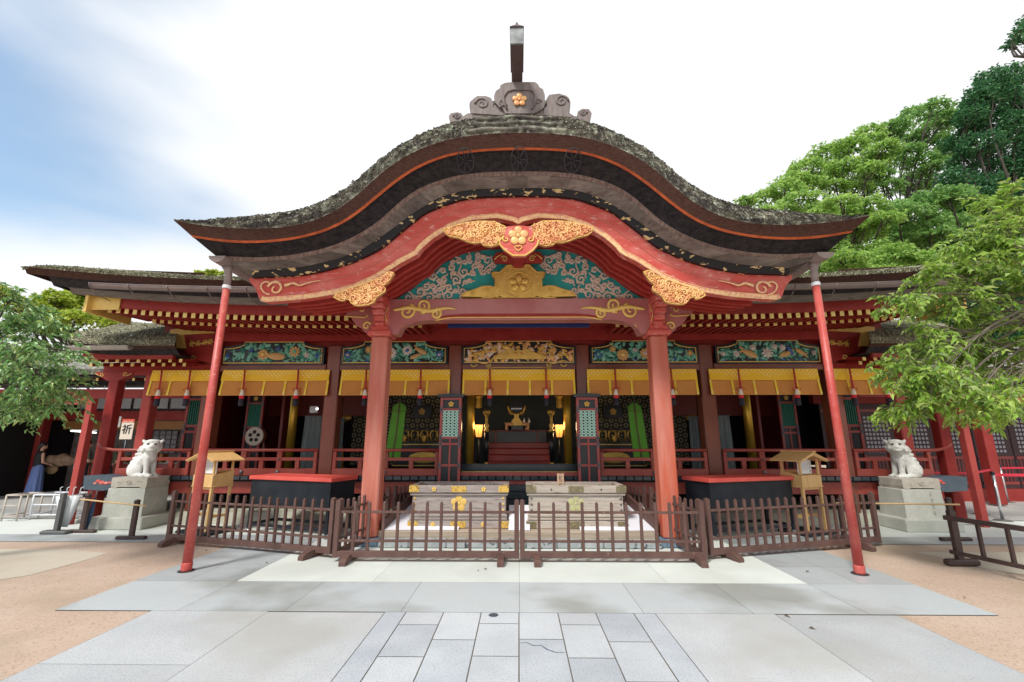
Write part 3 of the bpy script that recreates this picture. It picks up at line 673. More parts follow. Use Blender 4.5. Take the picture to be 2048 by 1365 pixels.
# silver cloud scrolls
from math import hypot
px_ = [p[0] for p in ty]; pz_ = [p[1] for p in ty]
def inside(x, z, mg): return np.interp(abs(x), px_, pz_) - mg > z > Zv(598, YT) + 0.02
kc = [P(860 + a / 5.689, 420 + c / 5.689, YT) for a, c in ((365, 990), (430, 930), (600, 870), (740, 880), (745, 790), (705, 720), (800, 710), (880, 630), (930, 620))]
kx = [-p[0] for p in kc][::-1]; kz = [p[1] for p in kc][::-1]
for side in (-1, 1):
    b = MB(); b.m('silver_scroll'); rs = random.Random(4); used = []
    tries = 0
    while len(used) < 40 and tries < 9000:
        tries += 1
        x = rs.uniform(0.45, 2.25); z = rs.uniform(Zv(600, YT), Zv(500, YT)); r = rs.uniform(0.04, 0.105)
        if not inside(x, z, r + 0.03): continue
        if x < 1.02 and z < Zv(600, YT) + 0.52 - 0.26 * max(0, (x - 0.5) / 0.5) + r: continue
        if x < 0.55 and z > Zv(530, YT): continue
        if any(hypot(x - a, z - c) < (r + q) * 0.90 for a, c, q in used): continue
        used.append((x, z, r))
        a0 = rs.uniform(0, 6.28); cw = rs.choice((-1, 1))
        sp = spiral(x, z, r, 1.35, a0, cw, 18, 0.85)
        tx, tz = -math.sin(a0) * -cw, math.cos(a0) * -cw       # tail leaves on a tangent
        tail = [(sp[0][0] + tx * r * q + math.cos(a0) * r * 0.5 * q * q, sp[0][1] + tz * r * q + math.sin(a0) * r * 0.5 * q * q) for q in (1.3, 0.85, 0.4)]
        pts = [(side * p, q) for p, q in tail + sp]; N = len(pts)
        b.tube([(p, YT - 0.0, q) for p, q in pts], [0.008 + 0.015 * math.sin(math.pi * min(1, (i + 1) / N * 0.85 + 0.1)) for i in range(N)], 6, 0.8)
        for q in range(3):
            aa = a0 + cw * (0.9 + q * 1.2); b.ell((side * (x + r * 1.0 * math.cos(aa)), YT, z + r * 1.0 * math.sin(aa)), (r * 0.30, 0.014, r * 0.30), 7, 5)
    o = b.build('cloud_scroll_relief', None, hall)
# gilt frog-leg strut with round plum crest
kl = [(365,990),(375,960),(430,930),(530,900),(600,870),(680,865),(740,880),(745,790),(715,750),(705,720),(740,705),(800,710),(850,660),(880,630),(930,620),(960,650),(975,668),(1020,668)]
bt = [(1020,1008),(850,1010),(800,985),(760,1010),(650,990),(580,1010),(400,1012)]
half = [P(CX + (a - 1020) / 5.689, 420 + c / 5.689, 7.86) for a, c in kl]; hb = [P(CX + (a - 1020) / 5.689, 420 + c / 5.689, 7.86) for a, c in bt]
full = hb[::-1] + half[:-1] + [(-x, z) for x, z in half[::-1]][0:] + [(-x, z) for x, z in hb][:-1]
full = [p for i, p in enumerate(full) if i == 0 or abs(p[0] - full[i - 1][0]) + abs(p[1] - full[i - 1][1]) > 1e-4]
full = full[:-1] if abs(full[0][0] - full[-1][0]) + abs(full[0][1] - full[-1][1]) < 1e-4 else full
b = MB(); b.m('gold'); b.prism(full, 7.84, 7.93); st = b.build('gilt_strut', None, hall)
b = MB(); b.m('gold'); cx_, cz_ = P(CX, 420 + 830 / 5.689, 7.84)
b.tube([(cx_ + 0.235 * math.cos(a), 7.838, cz_ + 0.205 * math.sin(a)) for a in np.linspace(0, 2 * math.pi, 40)], 0.011, 6)
for k in range(5):
    a = math.pi / 2 + k * 2 * math.pi / 5; R_ = Matrix.Rotation(-(a - math.pi / 2), 3, 'Y')
    b.ell((cx_ + 0.115 * math.cos(a), 7.832, cz_ + 0.10 * math.sin(a)), (0.062, 0.016, 0.078), 10, 6, R_)
for s in (-1, 1):
    for (a, c, rr, a0) in ((0.36, 0.29, 0.05, 2), (0.24, 0.36, 0.05, 1), (0.60, -0.0, 0.05, 2), (0.85, -0.06, 0.05, 1)):
        curl(b, spiral(s * a, cz_ + c - 0.13, rr, 1.3, a0 if s > 0 else math.pi - a0, s), 7.835, 0.010, 0.006)
    e = [(s * x, z) for x, z in half[1:16]]; b.tube([(x * 0.985, 7.836, z - 0.02) for x, z in e], 0.010, 5)
b.build('plum_crest', None, st)
b = MB(); b.m('gilt_edge'); b.prism([(x * 1.012, z + 0.004 + (0.012 if z > cz_ else 0)) for x, z in full], 7.935, 7.96)
b.mats = ['hafu_red']; b.build('red_rim', None, st)
b = MB(); b.m('rib_red'); b.box(-0.105, 0.105, 7.8, 7.95, Zv(536, 7.85), Zv(508, 7.85)); b.box(-0.17, 0.17, 7.84, 7.97, Zv(528, 7.85), Zv(516, 7.85))
o = b.build('king_post', None, hall)
b = MB(); b.m('gold_paint')
for s in (-1, 1): curl(b, spiral(s * 0.26, Zv(518, 7.8), 0.065, 1.4, 0.5 if s > 0 else math.pi - 0.5, s), 7.80, 0.012, 0.007); b.tube([(s * 0.30, 7.80, Zv(508, 7.8)), (s * 0.40, 7.8, Zv(514, 7.8)), (s * 0.44, 7.8, Zv(519, 7.8))], 0.011, 5)
b.build('gilt_scroll', None, o)
for s in (-1, 1):
    b = MB(); b.m('rib_red'); b.prism([(s * 0.1, Zv(528, 7.86)), (s * 0.44, Zv(526, 7.86)), (s * 0.47, Zv(515, 7.86)), (s * 0.40, Zv(506, 7.86)), (s * 0.1, Zv(504, 7.86))], 7.83, 7.9); b.build('post_wing', None, hall)

# pendants (carved gilt pieces) under the gable board
def carving(poly, Y, t, name, label, par, seed, n, m2='gilt_carving'):
    b = MB(); b.m('carving_recess_shade'); b.prism(poly, Y, Y + t); b.m(m2)
    xs = [p[0] for p in poly]; zs = [p[1] for p in poly]; rs = random.Random(seed); N = len(poly)
    def ins(x, z):
        c = False
        for i in range(N):
            x0, z0 = poly[i]; x1, z1 = poly[(i + 1) % N]
            if (z0 > z) != (z1 > z) and x < (x1 - x0) * (z - z0) / (z1 - z0) + x0: c = not c
        return c
    k = 0; tries = 0; us = []
    while k < n and tries < 4000:
        tries += 1
        x, z = rs.uniform(min(xs), max(xs)), rs.uniform(min(zs), max(zs)); r = rs.uniform(0.022, 0.055)
        if not ins(x, z) or any(hypot(x - a, z - c) < (r + q) * 0.62 for a, c, q in us): continue
        if not all(ins(x + r * 0.8 * math.cos(a), z + r * 0.8 * math.sin(a)) for a in (0, 1.57, 3.14, 4.71)): continue
        us.append((x, z, r)); k += 1
        if rs.random() < 0.55: curl(b, spiral(x, z, r, 1.3, rs.uniform(0, 6), rs.choice((-1, 1)), 14), Y - 0.010, 0.016, 0.010, 1.0, 5)
        else:
            for q in range(5): a = q * 1.257 + rs.random(); b.ell((x + r * 0.55 * math.cos(a), Y, z + r * 0.55 * math.sin(a)), (r * 0.42, 0.028, r * 0.42), 7, 5)
    o = b.build(name, None, par)
    if label: o['label'] = label
    e = MB(); e.m('gold_paint'); e.tube([(x, Y - 0.002, z) for x, z in poly + poly[:1]], 0.010, 5, cap=False); e.build('gilt_rim', None, o)
    return o
YK = 6.50
cw_ = [(160,220),(300,180),(420,150),(560,132),(740,135),(860,190),(905,250),(905,310),(840,300),(815,345),(800,390),(700,415),(610,400),(590,370),(510,378),(430,360),(340,320),(230,300),(180,265)]
Lp = [P(CX + (a - 1020) / 5.689, 420 + c / 5.689, YK) for a, c in cw_]
for s, lab in ((1, 'gilded plum branch carving on the left of the gable'), (-1, 'gilded plum branch carving on the right of the gable')):
    carving([(s * x, z) for x, z in Lp], YK, 0.07, 'gable_pendant', lab, hall, 7, 95)
cc = [(880,190),(1020,178),(1160,190),(1190,300),(1240,350),(1230,400),(1180,460),(1090,522),(950,522),(860,460),(805,400),(800,350),(850,300)]
poly_c = [P(CX + (a - 1020) / 5.689, 420 + c / 5.689, YK - 0.03) for a, c in cc]
b = MB(); b.m('hafu_red'); b.prism(poly_c, YK - 0.03, YK + 0.06); cp = b.build('centre_pendant', None, hall)
b = MB(); b.m('gold_paint'); b.tube([(x, YK - 0.035, z) for x, z in poly_c[4:] + poly_c[:0]], 0.014, 6); hx = Zv(420 + 435 / 5.689, YK - 0.04)
b.tube([(0.05 * 1.1 * 16 * math.sin(t) ** 3 / 16, YK - 0.04, hx + 0.05 * (13 * math.cos(t) - 5 * math.cos(2 * t) - 2 * math.cos(3 * t) - math.cos(4 * t)) / 16) for t in np.linspace(0, 2 * math.pi, 26)], 0.009, 5, cap=False)
for s in (-1, 1): curl(b, spiral(s * 0.19, Zv(420 + 345 / 5.689, YK), 0.055, 1.1, 1.0 if s > 0 else math.pi - 1.0, -s), YK - 0.04, 0.014, 0.008)
b.build('gilt_rim', None, cp)
b = MB(); b.m('gilt_carving'); plum(b, 0, Zv(420 + 292 / 5.689, YK - .05), YK - 0.04, 0.155, 0.02); b.build('plum_flower', None, cp)
sk = [(60,600),(100,545),(190,510),(300,470),(420,430),(560,380),(700,330),(850,270),(900,215),(960,195),(1030,215),(980,290),(930,360),(850,420),(890,460),(880,510),(800,560),(740,610),(700,680),(620,720),(480,735),(400,735),(340,690),(310,640),(240,620),(210,660),(150,650)]
Ls = PO(sk, 8.03, 660, 520, YK); Ls = [(x, z) for x, z in Ls]
for s, lab in ((1, 'gilded carving hanging above the left porch pillar'), (-1, 'gilded carving hanging above the right porch pillar')):
    carving([(s * x, z) for x, z in Ls], YK, 0.08, 'side_pendant', lab, hall, 9, 90)
# gold fish-tail scrolls at the board's ends
for s in (-1, 1):
    b = MB(); b.m('gilt_edge'); cx_, cz_ = P(CX + s * 488, 577, 6.58)
    curl(b, spiral(cx_, cz_, 0.125, 1.15, 0.2 if s > 0 else math.pi - 0.2, s, 26, 0.75), 6.59, 0.024, 0.012)
    pts = [P(CX + s * d, v, 6.58) for d, v in ((470, 572), (452, 565), (440, 572), (425, 566), (412, 563), (398, 561))]
    b.tube([(x, 6.59, z) for x, z in [(p[0], p[1]) for p in resample(pts, 20, 1)]], [0.028 - 0.0012 * i for i in range(20)], 6, 0.6)
    pts = [P(CX + s * d, v, 6.58) for d, v in ((500, 590), (512, 585), (519, 570), (508, 562), (497, 566))]
    b.tube([(x, 6.59, z) for x, z in [(p[0], p[1]) for p in resample(pts, 14, 1)]], 0.014, 6, 0.6)
    b.build('scroll_finial', None, hall)

# rainbow beam
YKo = 7.86
b = MB(); b.m('koryo_purple'); zt, zb = Zv(598, YKo), Zv(640, YKo)
top = [(x, zt) for x in np.linspace(2.42, -2.42, 9)]
bot = [(x, zb + 0.0 - (0.16 if abs(x) > 2.1 else 0.0) - 0.10 * max(0, min(1, (abs(x) - 1.55) / 0.6)) ** 2) for x in np.linspace(-2.42, 2.42, 61)]
b.prism(top + bot, YKo, YKo + 0.26); ko = b.build('rainbow_beam', None, hall)
b = MB(); b.m('gold_paint')
b.tube([(x, YKo - 0.004, zb + 0.045 - 0.09 * max(0, (abs(x) - 1.15) / 0.45) ** 2) for x in np.linspace(-1.5, 1.5, 40)], 0.014, 5)
b.build('gilt_line', None, ko)
b = MB(); b.m('beam_red'); b.prism([(-1.6, zb + 0.03), (-1.3, zb + 0.09), (-1.0, zb + 0.115), (1.0, zb + 0.115), (1.3, zb + 0.09), (1.6, zb + 0.03)], YKo - 0.008, YKo); b.build('dark_red_moulding', None, ko)  # dark red strip along the lower face of the beam
for s in (-1, 1):
    b = MB(); b.m('gold_paint'); swirl_vine(b, s * 2.28, Zv(621, YKo), YKo - 0.012, 1.15, -s, 0.030, 0.62); b.build('gilt_scroll', None, ko)
    b = MB(); b.m('koryo_purple')
    pl = [(900,975),(1400,970),(1310,1030),(1230,1040),(1190,1060),(1130,1120),(1060,1165),(960,1175),(900,1175)]
    q = [(s * -x, z) for x, z in PO(pl, 8.03, 660, 520, YKo)]; b.prism(q, YKo + 0.03, YKo + 0.16); kb = b.build('beam_bracket', None, hall)
    b = MB(); b.m('gold_paint'); cx_, cz_ = P(CX + s * (1038 - 660 - 1070 / 8.03), 520 + 1060 / 8.03, YKo)
    curl(b, spiral(cx_, cz_, 0.095, 1.2, 0.3 if s < 0 else math.pi - 0.3, -s), YKo + 0.02, 0.026, 0.012)
    b.tube([(cx_ - s * 0.08, YKo + .02, cz_ - 0.02), (cx_ - s * 0.13, YKo + .02, cz_ + 0.08)], 0.013, 5); b.build('gilt_scroll', None, kb)
# blue and gilt strut under the beam
b = MB(); b.m('blue_paint'); b.box(-1.35, 1.35, 8.3, 8.36, Zv(655, 8.3), Zv(640, 8.3)); o = b.build('inner_lintel', None, hall)
b = MB(); b.m('gold_paint'); b.prism([(-0.78, Zv(647, 8.28)), (-0.6, Zv(643, 8.28)), (0.6, Zv(643, 8.28)), (0.78, Zv(647, 8.28)), (0.7, Zv(640, 8.28)), (-0.7, Zv(640, 8.28))], 8.27, 8.3); b.build('gilt_trim', None, o)

# ---- porch pillars with capitals
for s in (-1, 1):
    b = MB(); b.m('pillar_red'); xc = s * 2.50
    b.cbox(xc - 0.15, xc + 0.15, 7.86, 8.16, 0.13, Zv(672, 7.86), 0.022)
    pil = b.build('porch_pillar', None, hall)
    b = MB(); b.m('base_blue'); b.cbox(xc - 0.2, xc + 0.2, 7.80, 8.2, 0.0, 0.13, 0.015); b.build('pillar_base', None, pil)
    b = MB(); b.m('hafu_red'); z0 = Zv(672, 7.86); 
    b.cbox(xc - 0.21, xc + 0.21, 7.77, 8.2, z0, z0 + 0.10, 0.02); b.cbox(xc - 0.16, xc + 0.16, 7.80, 8.2, z0 + 0.09, z0 + 0.18, 0.015)
    cap = b.build('capital', None, hall)
    b = MB(); b.m('hafu_red')
    for k in range(5):
        zz = z0 + 0.16 + k * 0.10; w = 0.085 + 0.008 * k
        b.cbox(xc - w, xc + w, 7.80 - 0.075 * k - 0.02, 7.95, zz, zz + 0.098, 0.022)
    b.cbox(xc - 0.145, xc + 0.145, 7.84, 8.15, z0 + 0.17, Zv(590, 7.9), 0.02)
    b.prism([(xc - 0.145, z0 + 0.6), (xc + 0.145, z0 + 0.6), (xc + 0.10, z0 + 0.95), (xc - 0.10, z0 + 0.95)], 7.50, 7.95)
    b.build('beam_nose', None, cap)
    ol = [(740,720),(600,715),(470,722),(400,745),(290,795),(245,805),(262,870),(300,905),(380,905),(345,935),(370,985),(430,1060),(500,1090),(540,1150),(620,1190),(700,1240),(740,1240)]
    q = [(s * -x, z) for x, z in PO(ol, 8.03, 660, 520, 7.86)]
    b = MB(); b.m('koryo_purple'); b.prism(q, 7.86, 8.0); wg = b.build('capital_wing', None, cap)
    b = MB(); b.m('gold_paint')
    for (a, c, rr) in ((525, 790, 0.075), (590, 1062, 0.080)):
        cx_, cz_ = P(CX + s * (378 - a / 8.03), 520 + c / 8.03, 7.85); curl(b, spiral(cx_, cz_, rr, 1.2, 0.4 if s < 0 else math.pi - 0.4, -s), 7.85, 0.022, 0.010)
    b.tube([(P(CX + s * (378 - a / 8.03), 520 + c / 8.03, 7.85)[0], 7.85, P(CX, 520 + c / 8.03, 7.85)[1]) for a, c in ((300, 900), (400, 905), (540, 915), (600, 900), (590, 860))], 0.012, 5)
    b.tube([(xc - s * 0.12, 7.82, z0 + 0.25), (xc - s * 0.09, 7.82, z0 + 0.4), (xc - s * 0.13, 7.82, z0 + 0.55)], 0.010, 5)
    b.build('gilt_scroll', None, cap)

# ---- ridge ornament (demon tile) and projecting horn
YO = 6.62
def orn(lst): return [P(880 + a / 4.875 + 3, 20 + c / 4.875, YO) for a, c in lst]
b = MB(); b.m('onigawara')
body = [(600,965),(560,940),(520,900),(512,840),(530,790),(570,765),(575,735),(620,712),(700,704),(830,704),(910,704),(940,725),(955,755),(990,775),(1008,830),(1010,900),(1000,950),(960,980),(900,1010),(620,1010)]
b.prism(orn(body), YO, YO + 0.16); og = b.build('ridge_ornament', None, hall); og['label'] = 'grey carved ridge end tile with gilt plum crest'
b = MB(); b.m('onigawara')
inner = [(640,975),(610,920),(605,850),(640,800),(700,782),(850,782),(900,800),(920,850),(905,920),(880,975)]
pts = orn(inner); b.tube([(x, YO - 0.01, z) for x, z in pts], 0.020, 6)
b.tube([(x * 1.0, YO - 0.005, z) for x, z in orn([(560,960),(600,930),(640,930)])], 0.02, 6)
for s_, ex in ((-1, (585, 900)), (1, (940, 895))):
    x, z = orn([ex])[0]; curl(b, spiral(x, z, 0.055, 1.4, 0, s_), YO - 0.01, 0.016, 0.008)
b.build('tile_moulding', None, og)
for nm, cl in (('scroll_wing', [(290,1000),(270,930),(275,890),(320,850),(350,832),(430,832),(480,850),(500,890),(500,940),(540,960),(600,1000),(600,1020)]),
               ('scroll_wing', [(1000,1020),(1000,960),(1030,930),(1025,860),(1050,820),(1150,808),(1200,825),(1225,860),(1260,890),(1255,960),(1240,1000),(1290,1040)]),
               ('cloud_tip', [(85,1085),(68,1030),(90,1000),(150,990),(190,1000),(210,1030),(300,1010),(300,1060)]),
               ('cloud_tip', [(1240,1060),(1280,1030),(1320,1030),(1330,985),(1370,957),(1440,960),(1467,1000),(1460,1040),(1445,1090)])):
    b = MB(); b.m('onigawara'); pp = orn(cl); b.prism(pp, YO + 0.02, YO + 0.14)
    xs = [p[0] for p in pp]; zs = [p[1] for p in pp]
    cx_ = (sorted(xs)[len(xs) // 3] + sorted(xs)[2 * len(xs) // 3]) / 2; cz_ = max(zs) - (0.155 if nm == 'scroll_wing' else 0.085); rr = 0.12 if nm == 'scroll_wing' else 0.06
    sx = -1 if cx_ < 0 else 1; cx_ += sx * (0.05 if nm == 'scroll_wing' else 0.0)
    curl(b, spiral(cx_, cz_, rr, 1.6, 0 if sx > 0 else math.pi, sx), YO + 0.015, 0.022, 0.012)
    b.build(nm, None, og)
b = MB(); b.m('gilt_carving'); x, z = orn([(760, 885)])[0]; plum(b, x, z, YO - 0.02, 0.12, 0.02, 0.66); b.build('gilt_plum', None, og)
b = MB(); b.m('onigawara'); z0_ = Zv(229, YO); b.prism([(-1.02, z0_ - .06), (1.02, z0_ - .06), (.86, z0_ + .06), (.55, z0_ + .12), (.4, z0_ + .22), (-.4, z0_ + .22), (-.55, z0_ + .12), (-.86, z0_ + .06)], YO + .04, YO + .15); b.build('tile_base', None, og)
hz0 = Zv(166, YO + 0.1); 
b = MB(); b.m('horn_wood')
xa = P(1034, 120, 6.3)[0]
q0, q1 = 6.72, 5.86; zb_ = Zv(90, q1) ; zb0 = hz0 - 0.02; w = 0.093
b.add([(xa - w, q0, zb0), (xa + w, q0, zb0), (xa + w, q1, zb_), (xa - w, q1, zb_), (xa - w, q0, zb0 + 0.26), (xa + w, q0, zb0 + 0.26), (xa + w, q1, zb_ + 0.26), (xa - w, q1, zb_ + 0.26)], [(0, 3, 2, 1), (4, 5, 6, 7), (0, 1, 5, 4), (1, 2, 6, 5), (2, 3, 7, 6), (3, 0, 4, 7)])
hn = b.build('ridge_horn', None, og)
b = MB(); b.m('horn_metal'); zt_ = Zv(54, q1 - 0.02)
b.prism([(xa - w - .008, zb_ - 0.004), (xa + w + .008, zb_ - 0.004), (xa + w + .012, zt_ - 0.02), (xa, zt_ + 0.015), (xa - w - .012, zt_ - 0.02)], q1 - 0.03, q1 + 0.0); b.build('metal_face', None, hn)
b = MB(); b.m('horn_wood'); b.prism([(xa - w - .018, zt_ - 0.02), (xa + w + .018, zt_ - 0.02), (xa, zt_ + 0.02), ], q1 - 0.05, q0); b.tube([(xa, q1, zt_), (xa, q1, zt_ + 0.085)], 0.016, 8); b.ell((xa, q1, zt_ + 0.085), 0.018, 8, 6)
b.build('cap_and_spike', None, hn)
b = MB(); b.m('thatch'); zr = Zv(215, YO + 0.2)
b.prism([(-0.62, zr - 0.4), (0.62, zr - 0.4), (0.5, zr + 0.12), (-0.5, zr + 0.12)], YO + 0.18, 12.3); b.build('ridge', None, hall)

# ---- main roof eave left and right of the porch
def main_profile(x):
    l_ = lift(x); return l_
for s in (-1, 1):
    xs = np.concatenate([np.linspace(3.75, 8.6, 90), np.linspace(8.65, 9.28, 14)]); xs = xs if s > 0 else -xs[::-1]
    lipp = [(7.78, 4.56), (7.80, 4.59), (7.87, 4.635), (7.98, 4.685), (8.15, 4.745), (8.42, 4.835), (9.0, 5.02), (10.2, 5.42), (12.5, 6.12)]
    b = MB(); b.m('thatch_pale'); rr_ = np.random.default_rng(8 + s)
    N = len(xs); b0 = 0
    for k, (Y, z) in enumerate(lipp):
        a = 0.007 if 0 < k < 7 else 0.003
        for x in xs:
            e = min(1.0, (9.30 - abs(x)) / 0.5)        # thatch thins out towards the tip
            zz = z + lift(x) - (1 - e) ** 2 * 0.10 * (1 if k > 0 else 0.3)
            b.v.append((x, Y + rr_.normal() * a, zz + rr_.normal() * a))
    for k in range(len(lipp) - 1):
        for i in range(N - 1): b.face((k * N + i, k * N + i + 1, (k + 1) * N + i + 1, (k + 1) * N + i))
    bv = np.array(b.v)
    for q in range(9000):
        k = int(min(6, abs(rr_.normal()) * 2.6)); i = int(rr_.integers(0, N - 2)); t = rr_.random()
        p = bv[k * N + i] * (1 - t) + bv[(k + 1) * N + i + 1] * t; sz = rr_.uniform(0.006, 0.018)
        sd_ = np.array([sz, 0, 0]) + rr_.normal(size=3) * sz * .3; up = np.array([0, -0.6, 1]) * sz + rr_.normal(size=3) * sz * .4
        b.add([p - sd_, p + sd_, p + sd_ * .5 + up, p - sd_ * .5 + up], [(0, 1, 2, 3)])
    xe = xs[-1] if s > 0 else xs[0]
    b.m('bark_brown'); 
    o = b.build('eave_thatch', None, hall); o['label'] = 'lichen covered thatch of the %s main eave' % ('left' if s < 0 else 'right')
    def eave_band(name, m, prof, xend, x0=3.75):
        xs2 = np.linspace(x0, xend, 60); xs2 = xs2 if s > 0 else -xs2[::-1]; b = MB(); b.m(m)
        for (Y0, z0), (Y1, z1) in zip(prof[:-1], prof[1:]):
            b.strip([(x, Y0, z0 + lift(x)) for x in xs2], [(x, Y1, z1 + lift(x)) for x in xs2])
        xe = s * xend; pr = [(Y, z + lift(xe)) for Y, z in prof]
        b.add([(xe, Y, z) for Y, z in pr] + [(xe, 12.4, pr[-1][1]), (xe, 12.4, 6.2 + lift(xe) if name == 'bark_edge' else pr[0][1])], [tuple(range(len(pr) + 2))])
        return b.build(name, None, hall)
    # slanting gable end of the thick edge, layer by layer
    eave_band('bark_edge', 'bark_brown', [(7.78, 4.56), (7.86, 4.44)], 9.25)
    eave_band('under_bark', 'bark_black', [(7.86, 4.44), (7.90, 4.44), (8.02, 4.30)], 8.86)
    eave_band('plank_fringe', 'grey_wood', [(8.02, 4.30), (8.06, 4.30), (8.14, 4.215), (9.6, 4.40)], 8.60)
    # half round gutter with hooks
    b = MB(); b.m('gutter_metal'); gx = np.linspace(4.42, 7.80, 30); gx = gx if s > 0 else -gx[::-1]; n = 9
    gl = [(x, 7.70, 4.385 + 0.62 * (lift(x)) ) for x in gx]
    for x, y, z in gl:
        for k in range(n): a = math.pi + math.pi * k / (n - 1); b.v.append((x, y + 0.07 * math.cos(a), z + 0.085 * math.sin(a)))
    b.smooth = True
    for i in range(len(gl) - 1):
        for k in range(n - 1): b.face((i * n + k, i * n + k + 1, (i + 1) * n + k + 1, (i + 1) * n + k))
    b.smooth = False
    for i in (0, len(gl) - 1): b.face(tuple(i * n + k for k in range(n)))
    b.tube([(x, y - 0.07, z) for x, y, z in gl], 0.009, 5)
    gt = b.build('gutter', None, hall)
    for x in np.arange(4.9, 7.8, 0.72):
        b = MB(); b.m('gutter_metal'); z = 4.385 + 0.62 * lift(x); x *= s
        b.tube([(x, 7.70 + 0.08 * math.cos(a), z + 0.095 * math.sin(a)) for a in np.linspace(math.pi, 2 * math.pi, 8)] + [(x, 7.82, z + .04)], 0.008, 5)
        b.tube([(x, 7.70, z - 0.09), (x, 7.8, z - 0.17), (x, 8.1, z - 0.20)], 0.008, 5)
        b.build('gutter_hook', None, gt)

# boards and rafters of the eave
xs = np.linspace(-8.05, 8.05, 100)
def xboard(name, m, Y0, Y1, z0, z1, xm=8.05, ch=1.0):
    b = MB(); b.m(m); X = np.linspace(-xm, xm, 80)
    f0 = [(x, Y0, z0 + ch * lift(x)) for x in X]; f1 = [(x, Y0, z1 + ch * lift(x)) for x in X]; g0 = [(x, Y1, z0 + ch * lift(x)) for x in X]; g1 = [(x, Y1, z1 + ch * lift(x)) for x in X]
    b.strip(f1, f0); b.strip(f0, g0); b.strip(g0, g1); b.strip(g1, f1)
    for i in (0, -1): b.add([f0[i], g0[i], g1[i], f1[i]], [(0, 1, 2, 3)])
    return b.build(name, None, hall)
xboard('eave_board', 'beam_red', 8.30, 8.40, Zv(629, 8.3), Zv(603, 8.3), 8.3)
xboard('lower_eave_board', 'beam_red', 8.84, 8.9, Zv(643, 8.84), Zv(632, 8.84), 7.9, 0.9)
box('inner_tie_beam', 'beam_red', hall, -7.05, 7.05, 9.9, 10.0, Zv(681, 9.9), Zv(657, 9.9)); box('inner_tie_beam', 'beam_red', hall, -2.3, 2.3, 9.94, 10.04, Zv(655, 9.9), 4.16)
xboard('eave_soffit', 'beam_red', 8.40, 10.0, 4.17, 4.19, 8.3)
for s in (-1, 1):
    b = MB(); b.m('gold_paint'); z = lift(8.35)
    b.box(min(s * 8.30, s * 8.36), max(s * 8.30, s * 8.36), 8.18, 9.2, Zv(640, 8.3) + z - 0.05, Zv(600, 8.3) + z)
    b.box(min(s * 7.75, s * 8.30), max(s * 7.75, s * 8.30), 8.27, 8.29, Zv(634, 8.3) + z - 0.05, Zv(603, 8.3) + z * 0.9)
    b.build('gilt_end_board', None, hall)
tipm = MB(); tipm.m('rafter_tip'); tipm.box(-0.038, 0.038, -0.012, 0, -0.048, 0.048); 
fr = MB(); fr.m('beam_red'); fr.add([(-.035, 0, -.045), (.035, 0, -.045), (.035, 0.95, 0.02), (-.035, 0.95, 0.02), (-.035, 0, .045), (.035, 0, .045), (.035, 0.95, 0.11), (-.035, 0.95, 0.11)], [(0, 3, 2, 1), (4, 5, 6, 7), (0, 1, 5, 4), (1, 2, 6, 5), (2, 3, 7, 6), (3, 0, 4, 7)])
def rafter_row(name, Y, zc, pitch, xmax, ch):
    first = None; n = int(xmax / pitch)
    for i in range(-n, n + 1):
        x = i * pitch
        if abs(x) < 1.95: continue
        z = zc + ch * lift(x)
        if first is None:
            first = fr.build(name, None, hall, W=False); t = tipm.build('gilt_cap', None, first, W=False); q = first
        else: q = first.copy(); link(q); q.parent = hall; tt = t.copy(); link(tt); tt.parent = q
        q.location = (x, Y - YF, z)
rafter_row('flying_rafter', 8.36, Zv(635.5, 8.36), 0.1665, 8.0, 1.0)
rafter_row('base_rafter', 8.90, Zv(650.5, 8.9), 0.1675, 7.6, 0.85)

# ---- facade: beams, pillars, carved panels
YB0 = 10.05
def zf(v): return Zv(v, YB0)
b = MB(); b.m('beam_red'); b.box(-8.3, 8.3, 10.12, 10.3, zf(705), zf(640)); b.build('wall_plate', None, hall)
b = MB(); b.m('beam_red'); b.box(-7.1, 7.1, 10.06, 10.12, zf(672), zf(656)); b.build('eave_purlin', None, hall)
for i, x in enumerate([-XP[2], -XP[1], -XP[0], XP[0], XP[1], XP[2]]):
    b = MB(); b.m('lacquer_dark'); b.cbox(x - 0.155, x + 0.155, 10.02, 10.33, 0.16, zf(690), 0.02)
    pl = b.build('front_pillar', None, hall)
    b = MB(); b.m('stone_warm'); b.cbox(x - 0.24, x + 0.24, 9.95, 10.4, 0.02, 0.16, 0.02); b.build('pillar_base', None, pl)
for s in (-1, 1):
    b = MB(); b.m('frame_pink'); b.cbox(s * XP[3] - 0.11, s * XP[3] + 0.11, 10.06, 10.30, 0.1, zf(735), 0.02); b.build('corner_pillar', None, hall)
    b = MB(); b.m('beam_red'); b.box(min(s * 7.1, s * 8.7), max(s * 7.1, s * 8.7), 10.1, 10.3, zf(740), zf(703)); b.build('wing_beam', None, hall)
